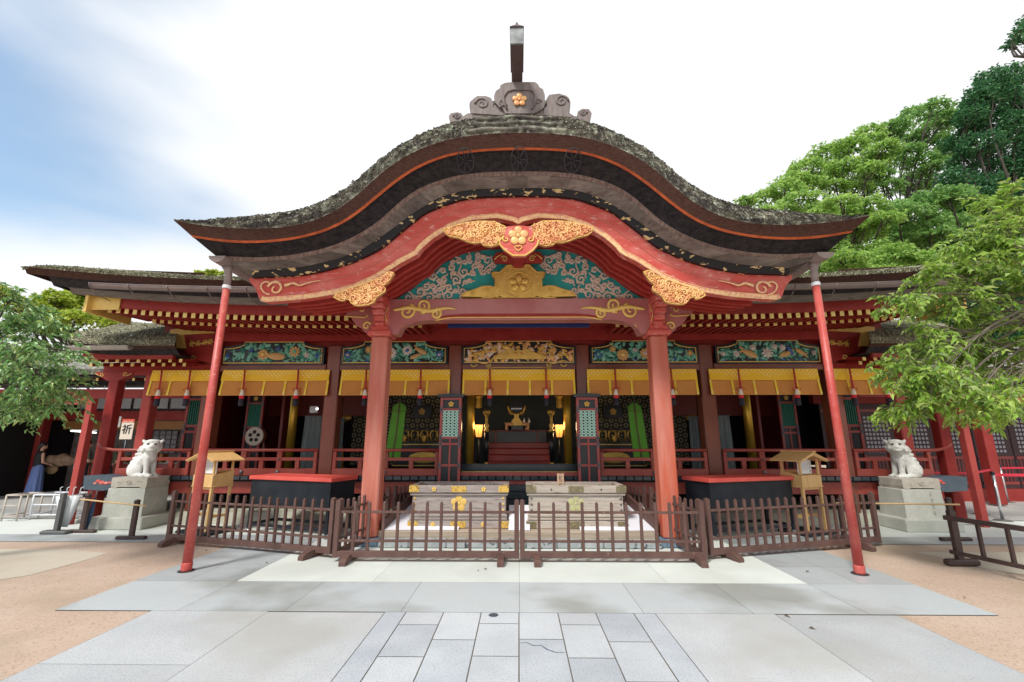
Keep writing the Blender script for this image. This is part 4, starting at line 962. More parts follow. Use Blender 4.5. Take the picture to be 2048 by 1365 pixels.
# carved transom panels
def ranma(xc, w, label, seed, style):
    zb_, z1, zt_ = zf(726), zf(698), zf(684)
    half = [(w, zb_), (w, z1), (w * .84, z1 + .012), (w * .72, z1 + .04), (w * .62, z1 + .085), (w * .60, z1 + .10), (w * .60, zt_)]
    poly = half + [(-x, z) for x, z in half[::-1]]
    big = [(x * 1.045 + (0.0), z + (0.05 if z > zb_ + .01 else -0.04)) for x, z in poly]
    b = MB(); b.m('black_lacquer'); b.prism([(xc + x, z) for x, z in big], 9.99, 10.11); fr_ = b.build('carved_panel', None, hall); fr_['label'] = label
    b = MB(); b.m('gold_paint'); b.tube([(xc + x, 9.983, z) for x, z in poly + poly[:1]], 0.013, 5, cap=False); b.build('gilt_frame', None, fr_)
    rs = random.Random(seed)
    def topz(x):
        a = abs(x) / w
        return zt_ if a < .6 else z1 + .1 * max(0, (0.72 - a) / .12) if a < .72 else z1
    lv = MB()
    for q in range(150):
        x = rs.uniform(-w * .96, w * .96); z = rs.uniform(zb_ + .03, topz(x) - .03)
        if style != 'gold': lv.m(rs.choice(['carve_green'] * 4 + ['carve_dark_green'] * 3 + (['carve_blue'] if z < zb_ + .1 else ['carve_green'])))
        else: lv.m(rs.choice(['gold', 'gilt_carving', 'gold', 'silver_scroll']))
        L_ = rs.uniform(0.05, 0.11); ang = rs.uniform(0, math.pi); L_ = min(L_, z - zb_ - 0.005 + .02, topz(x) - z + .015)
        lv.ell((xc + x, 9.985 + rs.uniform(-.012, .01), z), (L_, 0.016, L_ * 0.42), 8, 4, Matrix.Rotation(ang, 3, 'Y'))
    for q in range(9):
        lv.m('carve_green' if style != 'gold' else 'gold'); x = rs.uniform(-w * .85, w * .75); z0_ = rs.uniform(zb_ + .06, zb_ + .2)
        lv.tube([(xc + x + t * .22, 9.97, z0_ + .05 * math.sin(t * 5 + q)) for t in np.linspace(0, 1, 8)], 0.010, 5)
    lv.build('leaf_carving', None, fr_)
    return fr_, poly, topz, zb_, z1, zt_
def flower(par, x, z, r, m1, m2, name='carved_flower', y=9.965, n=9):
    b = MB(); b.m(m1)
    for k in range(n):
        a = 2 * math.pi * k / n; b.ell((x + r * .62 * math.cos(a), y, z + r * .62 * math.sin(a)), (r * .40, .016, r * .24), 8, 5, Matrix.Rotation(-a, 3, 'Y'))
    b.m(m2); b.ell((x, y - .012, z), (r * .36, .018, r * .36), 10, 6); return b.build(name, None, par)
def fish(par, x, z, L_, m, s=1, ang=0.2, name='carved_fish'):
    b = MB(); b.m(m); Ro = Matrix.Rotation(ang * s, 3, 'Y')
    b.ell((x, 9.96, z), (L_ * .5, .03, L_ * .2), 12, 7, Ro)
    tl_ = Vector((x, 9.96, z)) + Ro @ Vector((-s * L_ * .55, 0, 0)); b.ell(tl_ + Vector((0, 0, L_ * .12)), (L_ * .2, .015, L_ * .07), 8, 5, Matrix.Rotation(0.7 * s, 3, 'Y')); b.ell(tl_ - Vector((0, 0, L_ * .08)), (L_ * .2, .015, L_ * .07), 8, 5, Matrix.Rotation(-0.5 * s, 3, 'Y'))
    return b.build(name, None, par)
bays = [(-(XP[1] + XP[2]) / 2, 1.12), (-(XP[0] + XP[1]) / 2, 1.16), (0, 1.23), ((XP[0] + XP[1]) / 2, 1.16), ((XP[1] + XP[2]) / 2, 1.12)]
zc_ = (zf(726) + zf(692)) / 2
f1 = ranma(bays[0][0], bays[0][1], 'carved panel of a golden bird among green leaves', 21, 'g')[0]; x = bays[0][0]
flower(f1, x - .22, zc_ + .0, .13, 'carve_orange', 'gold_paint'); flower(f1, x + .50, zc_ + .06, .13, 'carve_orange', 'carve_green'); fish(f1, x + .10, zc_ - .05, .42, 'carve_orange', 1, 0.1, 'carved_bird')
for dx, dz in ((-1.02, -.03), (1.02, -.03), (.12, .12), (-.5, .1)): flower(f1, x + dx, zc_ + dz, .065, 'carve_blue', 'carve_blue', 'carved_bud', n=6)
flower(f1, x + .78, zc_ - .02, .07, 'carve_white', 'carve_white', 'carved_bud', n=6)
f2 = ranma(bays[1][0], bays[1][1], 'carved panel with blue and white blossoms and orange birds', 22, 'g')[0]; x = bays[1][0]
flower(f2, x - .08, zc_ + .02, .14, 'carve_white', 'gold_paint', n=12); flower(f2, x + .30, zc_ + .08, .12, 'carve_white', 'carve_blue'); flower(f2, x - .58, zc_ + .1, .09, 'carve_orange', 'gold_paint')
for dx in (-1.05, 1.03): flower(f2, x + dx, zc_ - .02, .09, 'carve_blue', 'carve_white', 'carved_bud', n=7)
fish(f2, x + .62, zc_ + .06, .28, 'carve_orange', 1, 0.5, 'carved_bird'); fish(f2, x + .48, zc_ - .06, .24, 'carve_orange', -1, .4, 'carved_bird')
f3 = ranma(bays[2][0], bays[2][1], 'black and gold carved panel over the centre bay', 23, 'gold')[0]
mk = [(-.62, -.14), (-.5, -.06), (-.36, .0), (-.30, .07), (-.16, .10), (-.08, .05), (0, .07), (.08, .05), (.16, .10), (.30, .07), (.36, .0), (.5, -.06), (.62, -.14)]
b = MB(); b.m('gold'); b.prism([(x_, zc_ + z_ + .01) for x_, z_ in mk], 9.93, 9.97)
for s in (-1, 1): b.ell((s * .07, 9.925, zc_ - .01), .035, 8, 6); curl(b, spiral(s * .26, zc_ - .02, .05, 1.3, 0 if s > 0 else math.pi, s), 9.925, .012, .007); curl(b, spiral(s * .13, zc_ + .16, .045, 1.3, 0 if s > 0 else math.pi, s), 9.96, .010, .006)
b.build('gilt_mask', None, f3)
for dx, dz in ((-.95, -.02), (-.72, .06), (.72, .06), (.95, -.04), (.55, .12), (-.55, .12)): flower(f3, dx, zc_ + dz, .085, 'gold', 'gold_paint', n=5)
f4 = ranma(bays[3][0], bays[3][1], 'carved panel with brown blossoms and green foliage', 24, 'g')[0]; x = bays[3][0]
flower(f4, x - .48, zc_ - .03, .14, 'carve_orange', 'gold_paint', n=12); flower(f4, x + .02, zc_ + .0, .13, 'carve_orange', 'carve_white'); flower(f4, x - .70, zc_ + .1, .08, 'carve_orange', 'gold_paint', n=7); flower(f4, x + 1.02, zc_ + .0, .08, 'carve_orange', 'gold_paint', n=7)
flower(f4, x - 1.03, zc_ - .02, .10, 'carve_blue', 'carve_green', 'carved_bud', n=6); flower(f4, x - .2, zc_ + .07, .06, 'carve_white', 'carve_white', 'carved_bud', n=6)
f5 = ranma(bays[4][0], bays[4][1], 'carved panel of orange carp among white lotus flowers', 25, 'g')[0]; x = bays[4][0]
fish(f5, x - .42, zc_ - .02, .36, 'carve_orange', 1, 0.45); fish(f5, x + .36, zc_ - .03, .30, 'carve_orange', -1, 0.3); fish(f5, x + .70, zc_ + .02, .26, 'carve_orange', -1, -.6); fish(f5, x + .48, zc_ + .04, .22, 'carve_blue', 1, 1.0)
for dx, dz, r in ((-.03, .0, .13), (-.34, .12, .08), (.14, .14, .07), (.32, .12, .08), (-.72, -.02, .08), (-1.02, -.02, .06), (1.0, .0, .06)): flower(f5, x + dx, zc_ + dz, r, 'carve_white', 'carve_white', n=8)
for i, (xc, w) in enumerate(bays):
    b = MB(); b.m('koryo_purple' if i in (3, 4) else 'lacquer_dark'); b.mats = ['lacquer_dark']
    hw = (w + .09) if i != 2 else 1.28
    b.cbox(xc - hw, xc + hw, 10.04, 10.24, zf(742), zf(727.5), .012); lt = b.build('lintel', None, hall)
    if i == 2:
        for s in (-1, 1):
            b = MB(); b.m('gold_paint'); swirl_vine(b, s * 1.18, zf(727), 10.0, .72, -s, .016, 0.8); b.build('gilt_scroll', None, lt)
        b = MB(); b.m('gold_paint'); b.tube([(x_, 10.03, zf(739) + .04 - .05 * max(0, (abs(x_) - .5) / .25) ** 2) for x_ in np.linspace(-.78, .78, 26)], .010, 5); b.build('gilt_line', None, lt)
# big beam noses with gilt caps at both ends
for s in (-1, 1):
    b = MB(); b.m('beam_red'); ol = [(352, 664), (436, 658), (436, 729), (400, 722), (372, 706), (366, 698)]
    q = [(s * -x, z) for x, z in [P(u, v, 9.85) for u, v in ol]]; b.prism(q, 9.85, 10.05); nb = b.build('beam_nose', None, hall)
    b = MB(); b.m('gold_paint'); ol = [(341, 660), (358, 658), (430, 662), (430, 666), (367, 670), (372, 697), (353, 697), (350, 668), (341, 668)]
    q = [(s * -x, z) for x, z in [P(u, v, 9.83) for u, v in ol]]; b.prism(q, 9.82, 10.06); b.build('gilt_cap', None, nb)
    b = MB(); b.m('gold_paint'); x, z = P(CX + s * 645, 686, 9.8)
    for dx in (-.14, .0, .16, .28): flower(nb, x - s * dx, z + dx * .12, .075, 'gold', 'gold', 'gilt_cloud', 9.84, 6)
    b.tube([(x + s * .2, 9.84, z + .08), (x + s * .12, 9.84, z + .02), (x, 9.84, z - .03), (x - s * .3, 9.84, z + .03)], .014, 5); curl(b, spiral(x + s * .05, z - .32, .06, 1.2, 0, s), 9.84, .014, .008); b.build('gilt_scroll', None, nb)

# ---- veranda
zv = Zv(953, 9.95)
fl = MB(); fl.m('navy_lacquer'); r3 = random.Random(2)
x = -8.85
while x < 8.8:
    fl.box(x, x + .155, 9.90 + r3.uniform(-.01, .01), 10.9, zv - .075, zv); x += .182
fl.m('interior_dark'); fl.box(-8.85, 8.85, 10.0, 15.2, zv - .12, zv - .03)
o = fl.build('veranda_floor', None, hall); o['label'] = 'veranda floor of dark planks with row of square plank ends'
b = MB(); b.m('rail_red'); b.box(-8.8, 8.8, 10.03, 10.2, Zv(988, 10.03), Zv(964, 10.03)); b.build('floor_beam', None, hall)
b = MB(); b.m('interior_dark'); b.box(-8.6, 8.6, 11.6, 11.7, 0.1, zv - .1); b.build('underfloor_shade', None, hall)  # near-black sheet standing in for the shade of the void below the floor
b = MB(); b.m('lacquer_dark')
for x in (-8.2, -5.6, -2.8, 2.8, 5.6, 8.2):
    b = MB(); b.m('rail_red'); b.cbox(x - .1, x + .1, 10.32, 10.52, .1, Zv(985, 10.1), .015); b.build('floor_post', None, hall)
pl = MB(); pl.m('plinth_plaster')
prof = [(9.82, 0.004), (9.86, .12), (9.98, .21), (10.2, .25), (11.7, .25)]
for (Y0, z0), (Y1, z1) in zip(prof[:-1], prof[1:]): pl.strip([(-8.8, Y0, z0), (8.8, Y0, z0)], [(-8.8, Y1, z1), (8.8, Y1, z1)], True)
pl.build('plaster_plinth', None, hall)
# railings
def railing(x0, x1, curl_end=0):
    yr = 9.98; r = MB(); r.m('rail_red')
    zt_ = Zv(901, yr); zm = Zv(919, yr); z1, z0 = Zv(938, yr), Zv(952.5, yr)
    pts = [(x0, yr + .04, zt_), (x1, yr + .04, zt_)]
    if curl_end:
        e = x1 if curl_end > 0 else x0; pts2 = [(e + curl_end * d, yr + .04, zt_ + dz) for d, dz in ((.15, .005), (.3, .03), (.42, .08), (.5, .14))]
        pts = pts + pts2 if curl_end > 0 else pts2[::-1] + pts
    root = MB(); root.m('rail_red'); root.cbox(x0, x1, yr, yr + .11, z0, z1, .008); rt = root.build('railing', None, hall)
    t = MB(); t.m('rail_red'); t.tube(pts, .034, 12); t.build('top_rail', None, rt)
    t = MB(); t.m('rail_red'); t.cbox(x0, x1, yr + .015, yr + .085, zm - .035, zm + .035, .006); t.build('middle_rail', None, rt)
    n = max(1, round((x1 - x0) / 0.92)); 
    for i in range(n + 1):
        x = x0 + .04 + (x1 - x0 - .08) * i / n; big = 0 < i < n
        w = .052 if big else .035
        t = MB(); t.m('rail_red'); t.cbox(x - w, x + w, yr + .004, yr + .10, z1, zt_ - .03, .005); t.lathe([(w * 1.0, 0), (w * 1.25, .02), (w * 1.25, .035), (w * .9, .05)], (x, yr + .05, zt_ - .085), 10); t.build('post', None, rt)
        if big or n == 1:
            t = MB(); t.m('stud_grey'); t.ell((x, yr - .012, (z0 + z1) / 2), (.045, .03, .045), 14, 8); t.ell((x, yr - .004, zm), (.026, .02, .026), 10, 6); t.build('stud', None, rt)
        if i < n:
            xm = x + (x1 - x0 - .08) / n / 2; t = MB(); t.m('rail_red'); t.cbox(xm - .045, xm + .045, yr + .02, yr + .09, z1, zm - .03, .004); t.build('baluster', None, rt)
    return rt
for s in (-1, 1):
    a, c = sorted((s * (XP[0] + .30), s * (XP[1] - .17))); railing(a, c)
    a, c = sorted((s * (XP[1] + .17), s * (XP[2] - .17))); railing(a, c)
    a, c = sorted((s * (XP[2] + .17), s * 8.75)); railing(a, c, s)
# kick board below railing on the centre bay, threshold
b = MB(); b.m('door_red'); b.box(-1.30, 1.30, 10.02, 10.10, zv + .005, Zv(945, 10.02)); b.build('centre_sill', None, hall)
b = MB(); b.m('navy_lacquer'); b.cbox(-1.32, 1.32, 10.75, 10.87, zv, Zv(928.5, 10.75), .008); th = b.build('threshold', None, hall)
b = MB(); b.m('gold_paint'); b.box(-1.32, 1.32, 10.74, 10.75, Zv(945, 10.74), Zv(943, 10.74)); b.build('gilt_line', None, th)
b = MB(); b.m('door_red'); b.box(-1.30, 1.30, 9.99, 10.03, Zv(969, 9.99), Zv(961, 9.99)); b.build('centre_riser', None, hall)
# steps
stp = MB(); stp.m('navy_lacquer')
for k in range(5):
    z1 = .26 + k * .13; y0 = 9.12 + k * .19; stp.cbox(-1.5, 1.5, y0, 10.02, z1 - .13, z1, .012)
o = stp.build('front_steps', None, hall); o['label'] = 'dark lacquered steps between the two offering boxes'

# ---- hinged lattice doors folded open beside the centre bay
def lattice_door(x0, x1, Y, z0, z1, name='folding_door', label=None, lat='lattice_mint', crest=True, cap=True, slats=False, rz=0):
    w = x1 - x0; d = MB(); d.m('door_black'); d.box(x0 + .01, x1 - .01, Y + .02, Y + .035, z0, z1); rt = d.build(name, None, hall)
    if label: rt['label'] = label
    H = z1 - z0; f = .055 * (w / .45) ** .5
    st = MB(); st.m('door_red')
    for a in (x0, x1 - f): st.cbox(a, a + f, Y - .01, Y + .05, z0, z1, .005)
    lv = [z0 + f / 2, z0 + H * .235, z0 + H * .47, z0 + H * .54, z0 + H * .86, z1 - f / 2]
    for q in lv: st.cbox(x0 + f, x1 - f, Y - .005, Y + .045, q - f * .45, q + f * .45, .004)
    xm = (x0 + x1) / 2
    for a, c in ((0, 1), (1, 2), (2, 3)): st.cbox(xm - f * .35, xm + f * .35, Y - .002, Y + .04, lv[a] + f * .45, lv[c] - f * .45, .003)
    st.build('door_frame', None, rt)
    lt = MB(); lt.m(lat); a0, a1, b0, b1 = x0 + f, x1 - f, lv[3] + f * .45, lv[4] - f * .45
    if slats:
        n = 9
        for i in range(n): q = a0 + (a1 - a0) * (i + .5) / n; lt.box(q - .010, q + .010, Y, Y + .02, b0, b1)
    else:
        nr, nc = 10, 4
        for i in range(nr + 1):
            for j in range(nc):
                # lens shaped cells: two mirrored waves per row
                pass
        dx = (a1 - a0) / 4; dz = (b1 - b0) / 9
        for i in range(-1, 10):
            for sg in (1, -1):
                pts = []
                for t in np.linspace(0, 4, 33):
                    zz = b0 + (i + .5) * dz + sg * dz * .5 * math.cos(math.pi * t)
                    pts.append((a0 + t * dx, Y + .005, min(max(zz, b0), b1)))
                lt.tube(pts, .0135, 4)
    lt.build('lattice', None, rt)
    if crest:
        c = MB(); c.m('gold'); q = (lv[4] + lv[5]) / 2; plum(c, xm, q, Y + .0, .062, .012); c.build('gilt_crest', None, rt)
    ir = MB(); ir.m('iron_grey')
    for q in lv[1:5]:
        for a in (x0 + f / 2, x1 - f / 2): ir.box(a - .014, a + .014, Y - .016, Y - .009, q - .075, q + .075); ir.box(a - .035, a + .035, Y - .016, Y - .009, q - .016, q + .016)
    ir.build_each('iron_hinge', rt, 8)
    if cap: c = MB(); c.m('black_lacquer'); c.prism([(x0 - .05, z1), (x1 + .05, z1), (x1 + .06, z1 + .06), (xm, z1 + .085), (x0 - .06, z1 + .06)], Y - .06, Y + .1); c.build('door_cap', None, rt)
    return rt
zd0, zd1 = Zv(975, 9.8), Zv(795, 9.8)
lattice_door(-1.70, -1.24, 9.80, zd0, zd1, label='folded lattice door left of the centre bay')
lattice_door(1.24, 1.70, 9.80, zd0, zd1, label='folded lattice door right of the centre bay')
for s in (-1, 1):
    a, c = sorted((s * 7.55, s * 8.15)); lattice_door(a, c, 11.0, zv, Zv(775, 11.0), 'side_door', 'wing bay door with green slats, %s end' % ('left' if s < 0 else 'right'), 'slat_green', False, False, True)
    a, c = sorted((s * 6.75, s * 7.2)); lattice_door(a, c, 11.9, zv, Zv(785, 11.9), 'side_door', 'inner door with green slats beside the %s wing' % ('left' if s < 0 else 'right'), 'slat_green', True, False, True)

# ---- interior shell
b = MB(); b.m('dark_wall'); b.box(-1.75, 1.75, 14.2, 14.3, zv, 3.9); b.build('inner_curtain_wall', None, hall)
for s in (-1, 1):
    b = MB(); b.m('gilt_wall'); a, c = sorted((s * 1.75, s * 5.3)); b.box(a, c, 14.5, 14.6, zv, 3.9); b.build('patterned_wall', None, hall)
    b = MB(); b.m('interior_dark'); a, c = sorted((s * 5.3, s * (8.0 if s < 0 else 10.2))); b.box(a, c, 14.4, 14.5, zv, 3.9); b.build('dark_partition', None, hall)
    b = MB(); b.m('interior_red'); a, c = sorted((s * 7.15, s * 7.25)); b.box(a, c, 12.0, 14.4, zv, 3.9); b.build('side_wall', None, hall)
    b = MB(); b.m('interior_red'); a, c = sorted((s * 4.35, s * 7.15)); b.box(a, c, 12.9, 13.0, Zv(832, 12.9), 3.9); b.build('hanging_wall', None, hall)
    b = MB(); b.m('interior_red'); a, c = sorted((s * 6.35, s * 6.42)); b.box(a, c, 12.2, 12.9, zv, 3.4); b.build('door_jamb', None, hall)
    b = MB(); b.m('lacquer_dark'); a, c = sorted((s * 4.62, s * 4.80)); b.cbox(a, c, 11.7, 11.88, zv, 3.9, .01); b.build('inner_post', None, hall)
    for x, Y in ((1.305, 12.3), (5.98, 12.0)):
        b = MB(); b.m('gold_pillar'); b.lathe([(.105, zv), (.105, 3.9)], (s * x, Y, 0), 24); b.build('gold_pillar', None, hall)
b = MB(); b.m('interior_red'); b.box(-8.6, 8.6, 10.35, 14.6, 3.85, 3.95); b.build('interior_ceiling', None, hall)
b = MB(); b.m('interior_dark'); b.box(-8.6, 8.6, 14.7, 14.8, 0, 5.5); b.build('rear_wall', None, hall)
b = MB(); b.m('interior_red')
for k in range(4): b.cbox(-.95, .95, 12.65 + k * .26, 13.7, zv + k * .17, zv + k * .17 + .17, .02)
b.build('inner_steps', None, hall)

# ---- downpipes and side gutters of the porch roof
for s in (-1, 1):
    g = MB(); g.m('gutter_grey'); xg = s * 4.47; zg = Zv(512, 6.25); n = 9
    pts = [(xg, 6.18 + i * .25, zg) for i in range(8)]
    for x, y, z in pts:
        for k in range(n): a = math.pi + math.pi * k / (n - 1); g.v.append((x + .125 * math.cos(a), y, z + .095 * math.sin(a)))
    for i in range(len(pts) - 1):
        for k in range(n - 1): g.face((i * n + k, i * n + k + 1, (i + 1) * n + k + 1, (i + 1) * n + k))
    g.face(tuple(range(n))); g.mats = ['pipe_grey']; go = g.build('porch_gutter', None, hall)
    xb, yb = s * 4.42, 6.42; zt1 = Zv(573, 6.42)
    p = MB(); p.m('pipe_red'); p.tube([(xb, yb, .0), (xb, yb, zt1)], [.060, .050], 18); 
    dp = p.build('drain_pipe', None, hall); dp['label'] = 'slim vermilion drain pipe standing in front of the %s eave' % ('left' if s < 0 else 'right')
    p = MB(); p.m('pipe_red'); p.lathe([(.064, 0), (.066, .02), (.066, .09), (.062, .105)], (xb, yb, .005), 18); p.build('foot_collar', None, dp)
    p = MB(); p.m('pipe_grey'); p.tube([(xb, yb, zt1), (xb, yb, Zv(548, 6.42)), (xb + s * .015, yb, Zv(538, 6.42)), (xb + s * .03, yb, zg - .08)], [.05, .05, .056, .08], 14); p.build('pipe_head', None, dp)
    p = MB(); p.m('plaque_white'); p.lathe([(.056, 0), (.060, .015), (.060, .04), (.056, .055)], (xb, yb, zt1 - .02), 16); p.build('white_joint', None, dp)
    p = MB(); p.m('hollow_dark'); p.lathe([(.10, .006), (.10, .009)], (xb, yb, 0), 18); p.build('ground_hole', None, dp)

# ============================================================ blinds with tassels
def blind(xc, w, label, tassels, ntape=3, first=False):
    """reed blind with brocade valance; w = half width"""
    Y = 9.95; z2, z1, z0 = Zv(740, Y), Zv(761, Y), Zv(790, Y)
    t = thing('reed_blind', label, 'reed blind', (xc, Y, z0), 0, 'reed blinds hanging along the front of the hall')
    n = 40
    def sheet(za, zb_, ya, yb, amp, ph):
        b = MB(); 
        for (z, y) in ((za, ya), ((za + zb_) / 2, (ya + yb) / 2), (zb_, yb)):
            for i in range(n + 1):
                a = -1 + 2 * i / n; k = 0 if z == za else 1
                b.v.append((xc + w * a, y + amp * k * math.sin(a * 9 + ph) * (0.6 + 0.4 * math.sin(a * 23)), z - 0.012 * k * (1 - a * a)))
        return b
    def fill(b, sm=True):
        b.smooth = sm
        for k in range(2):
            for i in range(n): b.face((k * (n + 1) + i, (k + 1) * (n + 1) + i, (k + 1) * (n + 1) + i + 1, k * (n + 1) + i + 1))
    b = sheet(z2, z0, Y + .04, Y - .03, .006, xc); b.m('reed_blind'); fill(b); b.smooth = False
    b.box(xc - w, xc + w, Y - .045, Y - .02, z0 - .012, z0 + .02)
    b.build('blind_sheet', None, t)
    b = sheet(z2 + .01, z1, Y + .01, Y - .03, .014, xc + 1); b.m('brocade'); fill(b); b.build('brocade_valance', None, t)
    for i in range(ntape + 2):
        a = -1 + 2 * i / (ntape + 1); x = xc + w * a * .985; b = MB(); b.m('brocade_tape')
        b.add([(x - .022, Y + .0, z1 + .01), (x + .022, Y + .0, z1 + .01), (x + .022, Y - .052, z0 - .005), (x - .022, Y - .052, z0 - .005), (x - .022, Y + .008, z1 + .01), (x + .022, Y + .008, z1 + .01), (x + .022, Y - .044, z0 - .005), (x - .022, Y - .044, z0 - .005)], [(0, 3, 2, 1), (4, 5, 6, 7), (0, 1, 5, 4), (1, 2, 6, 5), (2, 3, 7, 6), (3, 0, 4, 7)])
        b.build('tape', None, t)
    for tx in tassels:
        x = tx; zk = Zv(779, Y - .08); b = MB(); b.m('cord_red'); yy = Y - .09
        b.tube([(x + .006, yy, z2), (x + .02, yy, zk)], .010, 6); b.tube([(x - .012, yy, z2), (x - .004, yy, zk)], .010, 6)
        for s in (-1, 1): b.tube([(x + s * .045 * (1 - math.cos(a)) , yy - .005, zk + .03 * math.sin(a)) for a in np.linspace(0, 2 * math.pi, 12)], .007, 5); 
        tc = b.build('tassel_cord', None, t)
        b = MB(); z = zk; hs = (.012, .135, .075, .15)
        b.m('tassel_white'); b.lathe([(.016, z), (.034, z - .03), (.046, z - .10), (.050, z - .135)][::-1], (x, yy, 0), 14)
        b.m('tassel_red'); b.lathe([(.051, z - .135), (.054, z - .20)][::-1], (x, yy, 0), 14)
        b.m('tassel_black'); b.lathe([(.053, z - .20), (.055, z - .34), (.048, z - .36)][::-1], (x, yy, 0), 14)
        b.build('tassel', None, t)
    return t
YB_ = 9.9
def ux(u, v=760, Y=YB_): return Xu(u, v, Y)
blind(0, 1.245, 'reed blind with brocade valance hanging over the centre bay above the altar', [ux(980), ux(1092)], 4)
blind((ux(680) + ux(899)) / 2, (ux(899) - ux(680)) / 2, 'reed blind partly behind the left porch pillar', [ux(733), ux(842)], 4)
blind((ux(1175) + ux(1396)) / 2, (ux(1396) - ux(1175)) / 2, 'reed blind partly behind the right porch pillar', [ux(1230), ux(1342)], 4)
blind((ux(441) + ux(656)) / 2, (ux(656) - ux(441)) / 2, 'reed blind above the white drum with the plum crest', [ux(490), ux(597)], 4)
blind((ux(1421) + ux(1641)) / 2, (ux(1641) - ux(1421)) / 2, 'reed blind under the carp and lotus carving', [ux(1477), ux(1588)], 4)
blind((ux(298) + ux(419)) / 2, (ux(419) - ux(298)) / 2, 'short reed blind at the far left bay behind the red drain pipe', [ux(324), ux(381)], 2)
blind((ux(1656) + ux(1782)) / 2, (ux(1782) - ux(1656)) / 2, 'short reed blind at the far right bay beside the leafy tree', [ux(1700), ux(1768)], 2)

# ============================================================ offering boxes
def offering_box(xc, label, gilt):
    w, d, h = 1.72, .84, .70; y0 = 8.16; z0 = .225; wd = 'box_wood' if gilt else 'box_wood_pale'; ft = 'gilt_fitting' if gilt else 'worn_fitting'
    t = thing('offering_box', label, 'offering box', (xc, y0 + d / 2, z0))
    x0, x1 = xc - w / 2, xc + w / 2; y1 = y0 + d
    b = MB(); b.m(wd); b.cbox(x0 + .05, x1 - .05, y0 + .05, y1 - .05, z0 + .10, z0 + h - .10, .006); b.build('box_body', None, t)
    for nm, za, zb_ in (('base_rail', z0, z0 + .125), ('top_rim', z0 + h - .12, z0 + h)):
        b = MB(); b.m(wd)
        b.cbox(x0, x1, y0, y0 + .10, za, zb_, .008); b.cbox(x0, x1, y1 - .10, y1, za, zb_, .008)
        b.cbox(x0, x0 + .10, y0 + .102, y1 - .102, za, zb_, .008); b.cbox(x1 - .10, x1, y0 + .102, y1 - .102, za, zb_, .008)
        if nm == 'base_rail':
            for k in range(2): b.cbox(x0 + .02, x1 - .02, y0 + .012, y0 + .06, zb_ + .012 + k * .05, zb_ + .05 + k * .05, .006)
        else: b.cbox(x0 + .01, x1 - .01, y0 + .02, y0 + .08, za - .045, za - .008, .006)
        rl = b.build(nm, None, t)
        f = MB(); f.m(ft)
        for a, c in ((x0 - .004, x0 + .17), (xc - .13, xc + .13), (x1 - .17, x1 + .004)): f.box(a, c, y0 - .006, y0 + .002, za + .012, zb_ - .006)
        for a, c in ((x0 - .006, x0), (x1, x1 + .006)): f.box(a, c, y0, y0 + .16, za + .012, zb_ - .006)
        if nm == 'top_rim':
            for a, c in ((x0 + .0, x0 + .12), (x1 - .12, x1 - .0)): f.box(a, c, y0 + .0, y0 + .10, zb_ - .003, zb_ + .004)
        f.build_each('metal_fitting', rl, 8)
        for dx in (-.43, .43):
            f = MB(); f.m('gold_paint' if gilt else 'stud_grey')
            if gilt or nm == 'top_rim': plum(f, xc + dx, (za + zb_) / 2, y0 - .008, .042 if gilt else .015, .008); f.build('plum_stud', None, rl)
    # coin slats in the open top
    b = MB(); b.m(wd)
    for i in range(9): x = x0 + .14 + (w - .28) * i / 8; b.beam((x, y0 + .10, z0 + h - .055), (x, y1 - .10, z0 + h - .055), .035, .03)
    b.build('coin_grille', None, t)
    f = MB(); f.m('gold_paint' if gilt else 'stud_grey')
    for k in range(5):
        for x in (x0 + .09, x1 - .09): f.ell((x, y0 + .045, z0 + .2 + k * .095), (.02, .012, .02), 10, 6)
    f.build_each('rivet', t, 52)
    c = MB(); c.m('gold_paint' if gilt else 'carve_white'); plum(c, xc + .0, z0 + .40, y0 + .047, .135, .006); 
    if not gilt: c.mats = ['faded_gilt']
    c.build('plum_crest', None, t)
    return t
mat('faded_gilt', (0.50, 0.50, 0.22), 0.6, col2=(0.42, 0.38, 0.24), scale=14)
offering_box(Xu(917.5, 1010, 8.2), 'weathered offering box with bright gilt corner fittings, left of the steps', True)
offering_box(Xu(1152.5, 1010, 8.2), 'pale offering box with worn dull fittings and faded plum crest', False)

# wooden step platform the boxes stand on
pf = thing('offering_platform', 'low wooden platform on stone kerb under the offering boxes', 'platform', (0, 8.6, 0))
b = MB(); b.m('step_wood'); b.cbox(-2.36, 2.30, 7.96, 9.08, .06, .222, .012); b.build('front_board', None, pf)
b = MB(); b.m('kerb_stone'); r5 = random.Random(5); x = -2.28
while x < 2.2:
    w = r5.uniform(.3, .62); b.cbox(x, min(x + w, 2.28), 7.72 + r5.uniform(0, .02), 7.97, 0, .115 + r5.uniform(-.008, .008), .02); x += w + .006
b.build('kerb', None, pf)
for s in (-1, 1):
    b = MB(); b.m('cloth_white'); b.add([(s * 1.02, 8.02, .226), (s * 2.26, 8.02, .226), (s * 2.34, 9.0, .50), (s * 1.02, 9.0, .50)], [(0, 1, 2, 3) if s > 0 else (3, 2, 1, 0)]); b.build('white_sheet', None, pf)
b = MB(); b.m('cloth_white'); b.add([(-.18, 8.02, .227), (.18, 8.02, .227), (.18, 8.6, .55), (-.18, 8.6, .55)], [(0, 1, 2, 3)])
b.build('white_sheet', None, pf)
for s in (-1, 1):
    b = MB(); b.m('fence_brown'); b.beam((s * 2.30, 8.0, .28), (s * 2.06, 9.1, .62), .05, .16); b.build('side_board', None, pf)
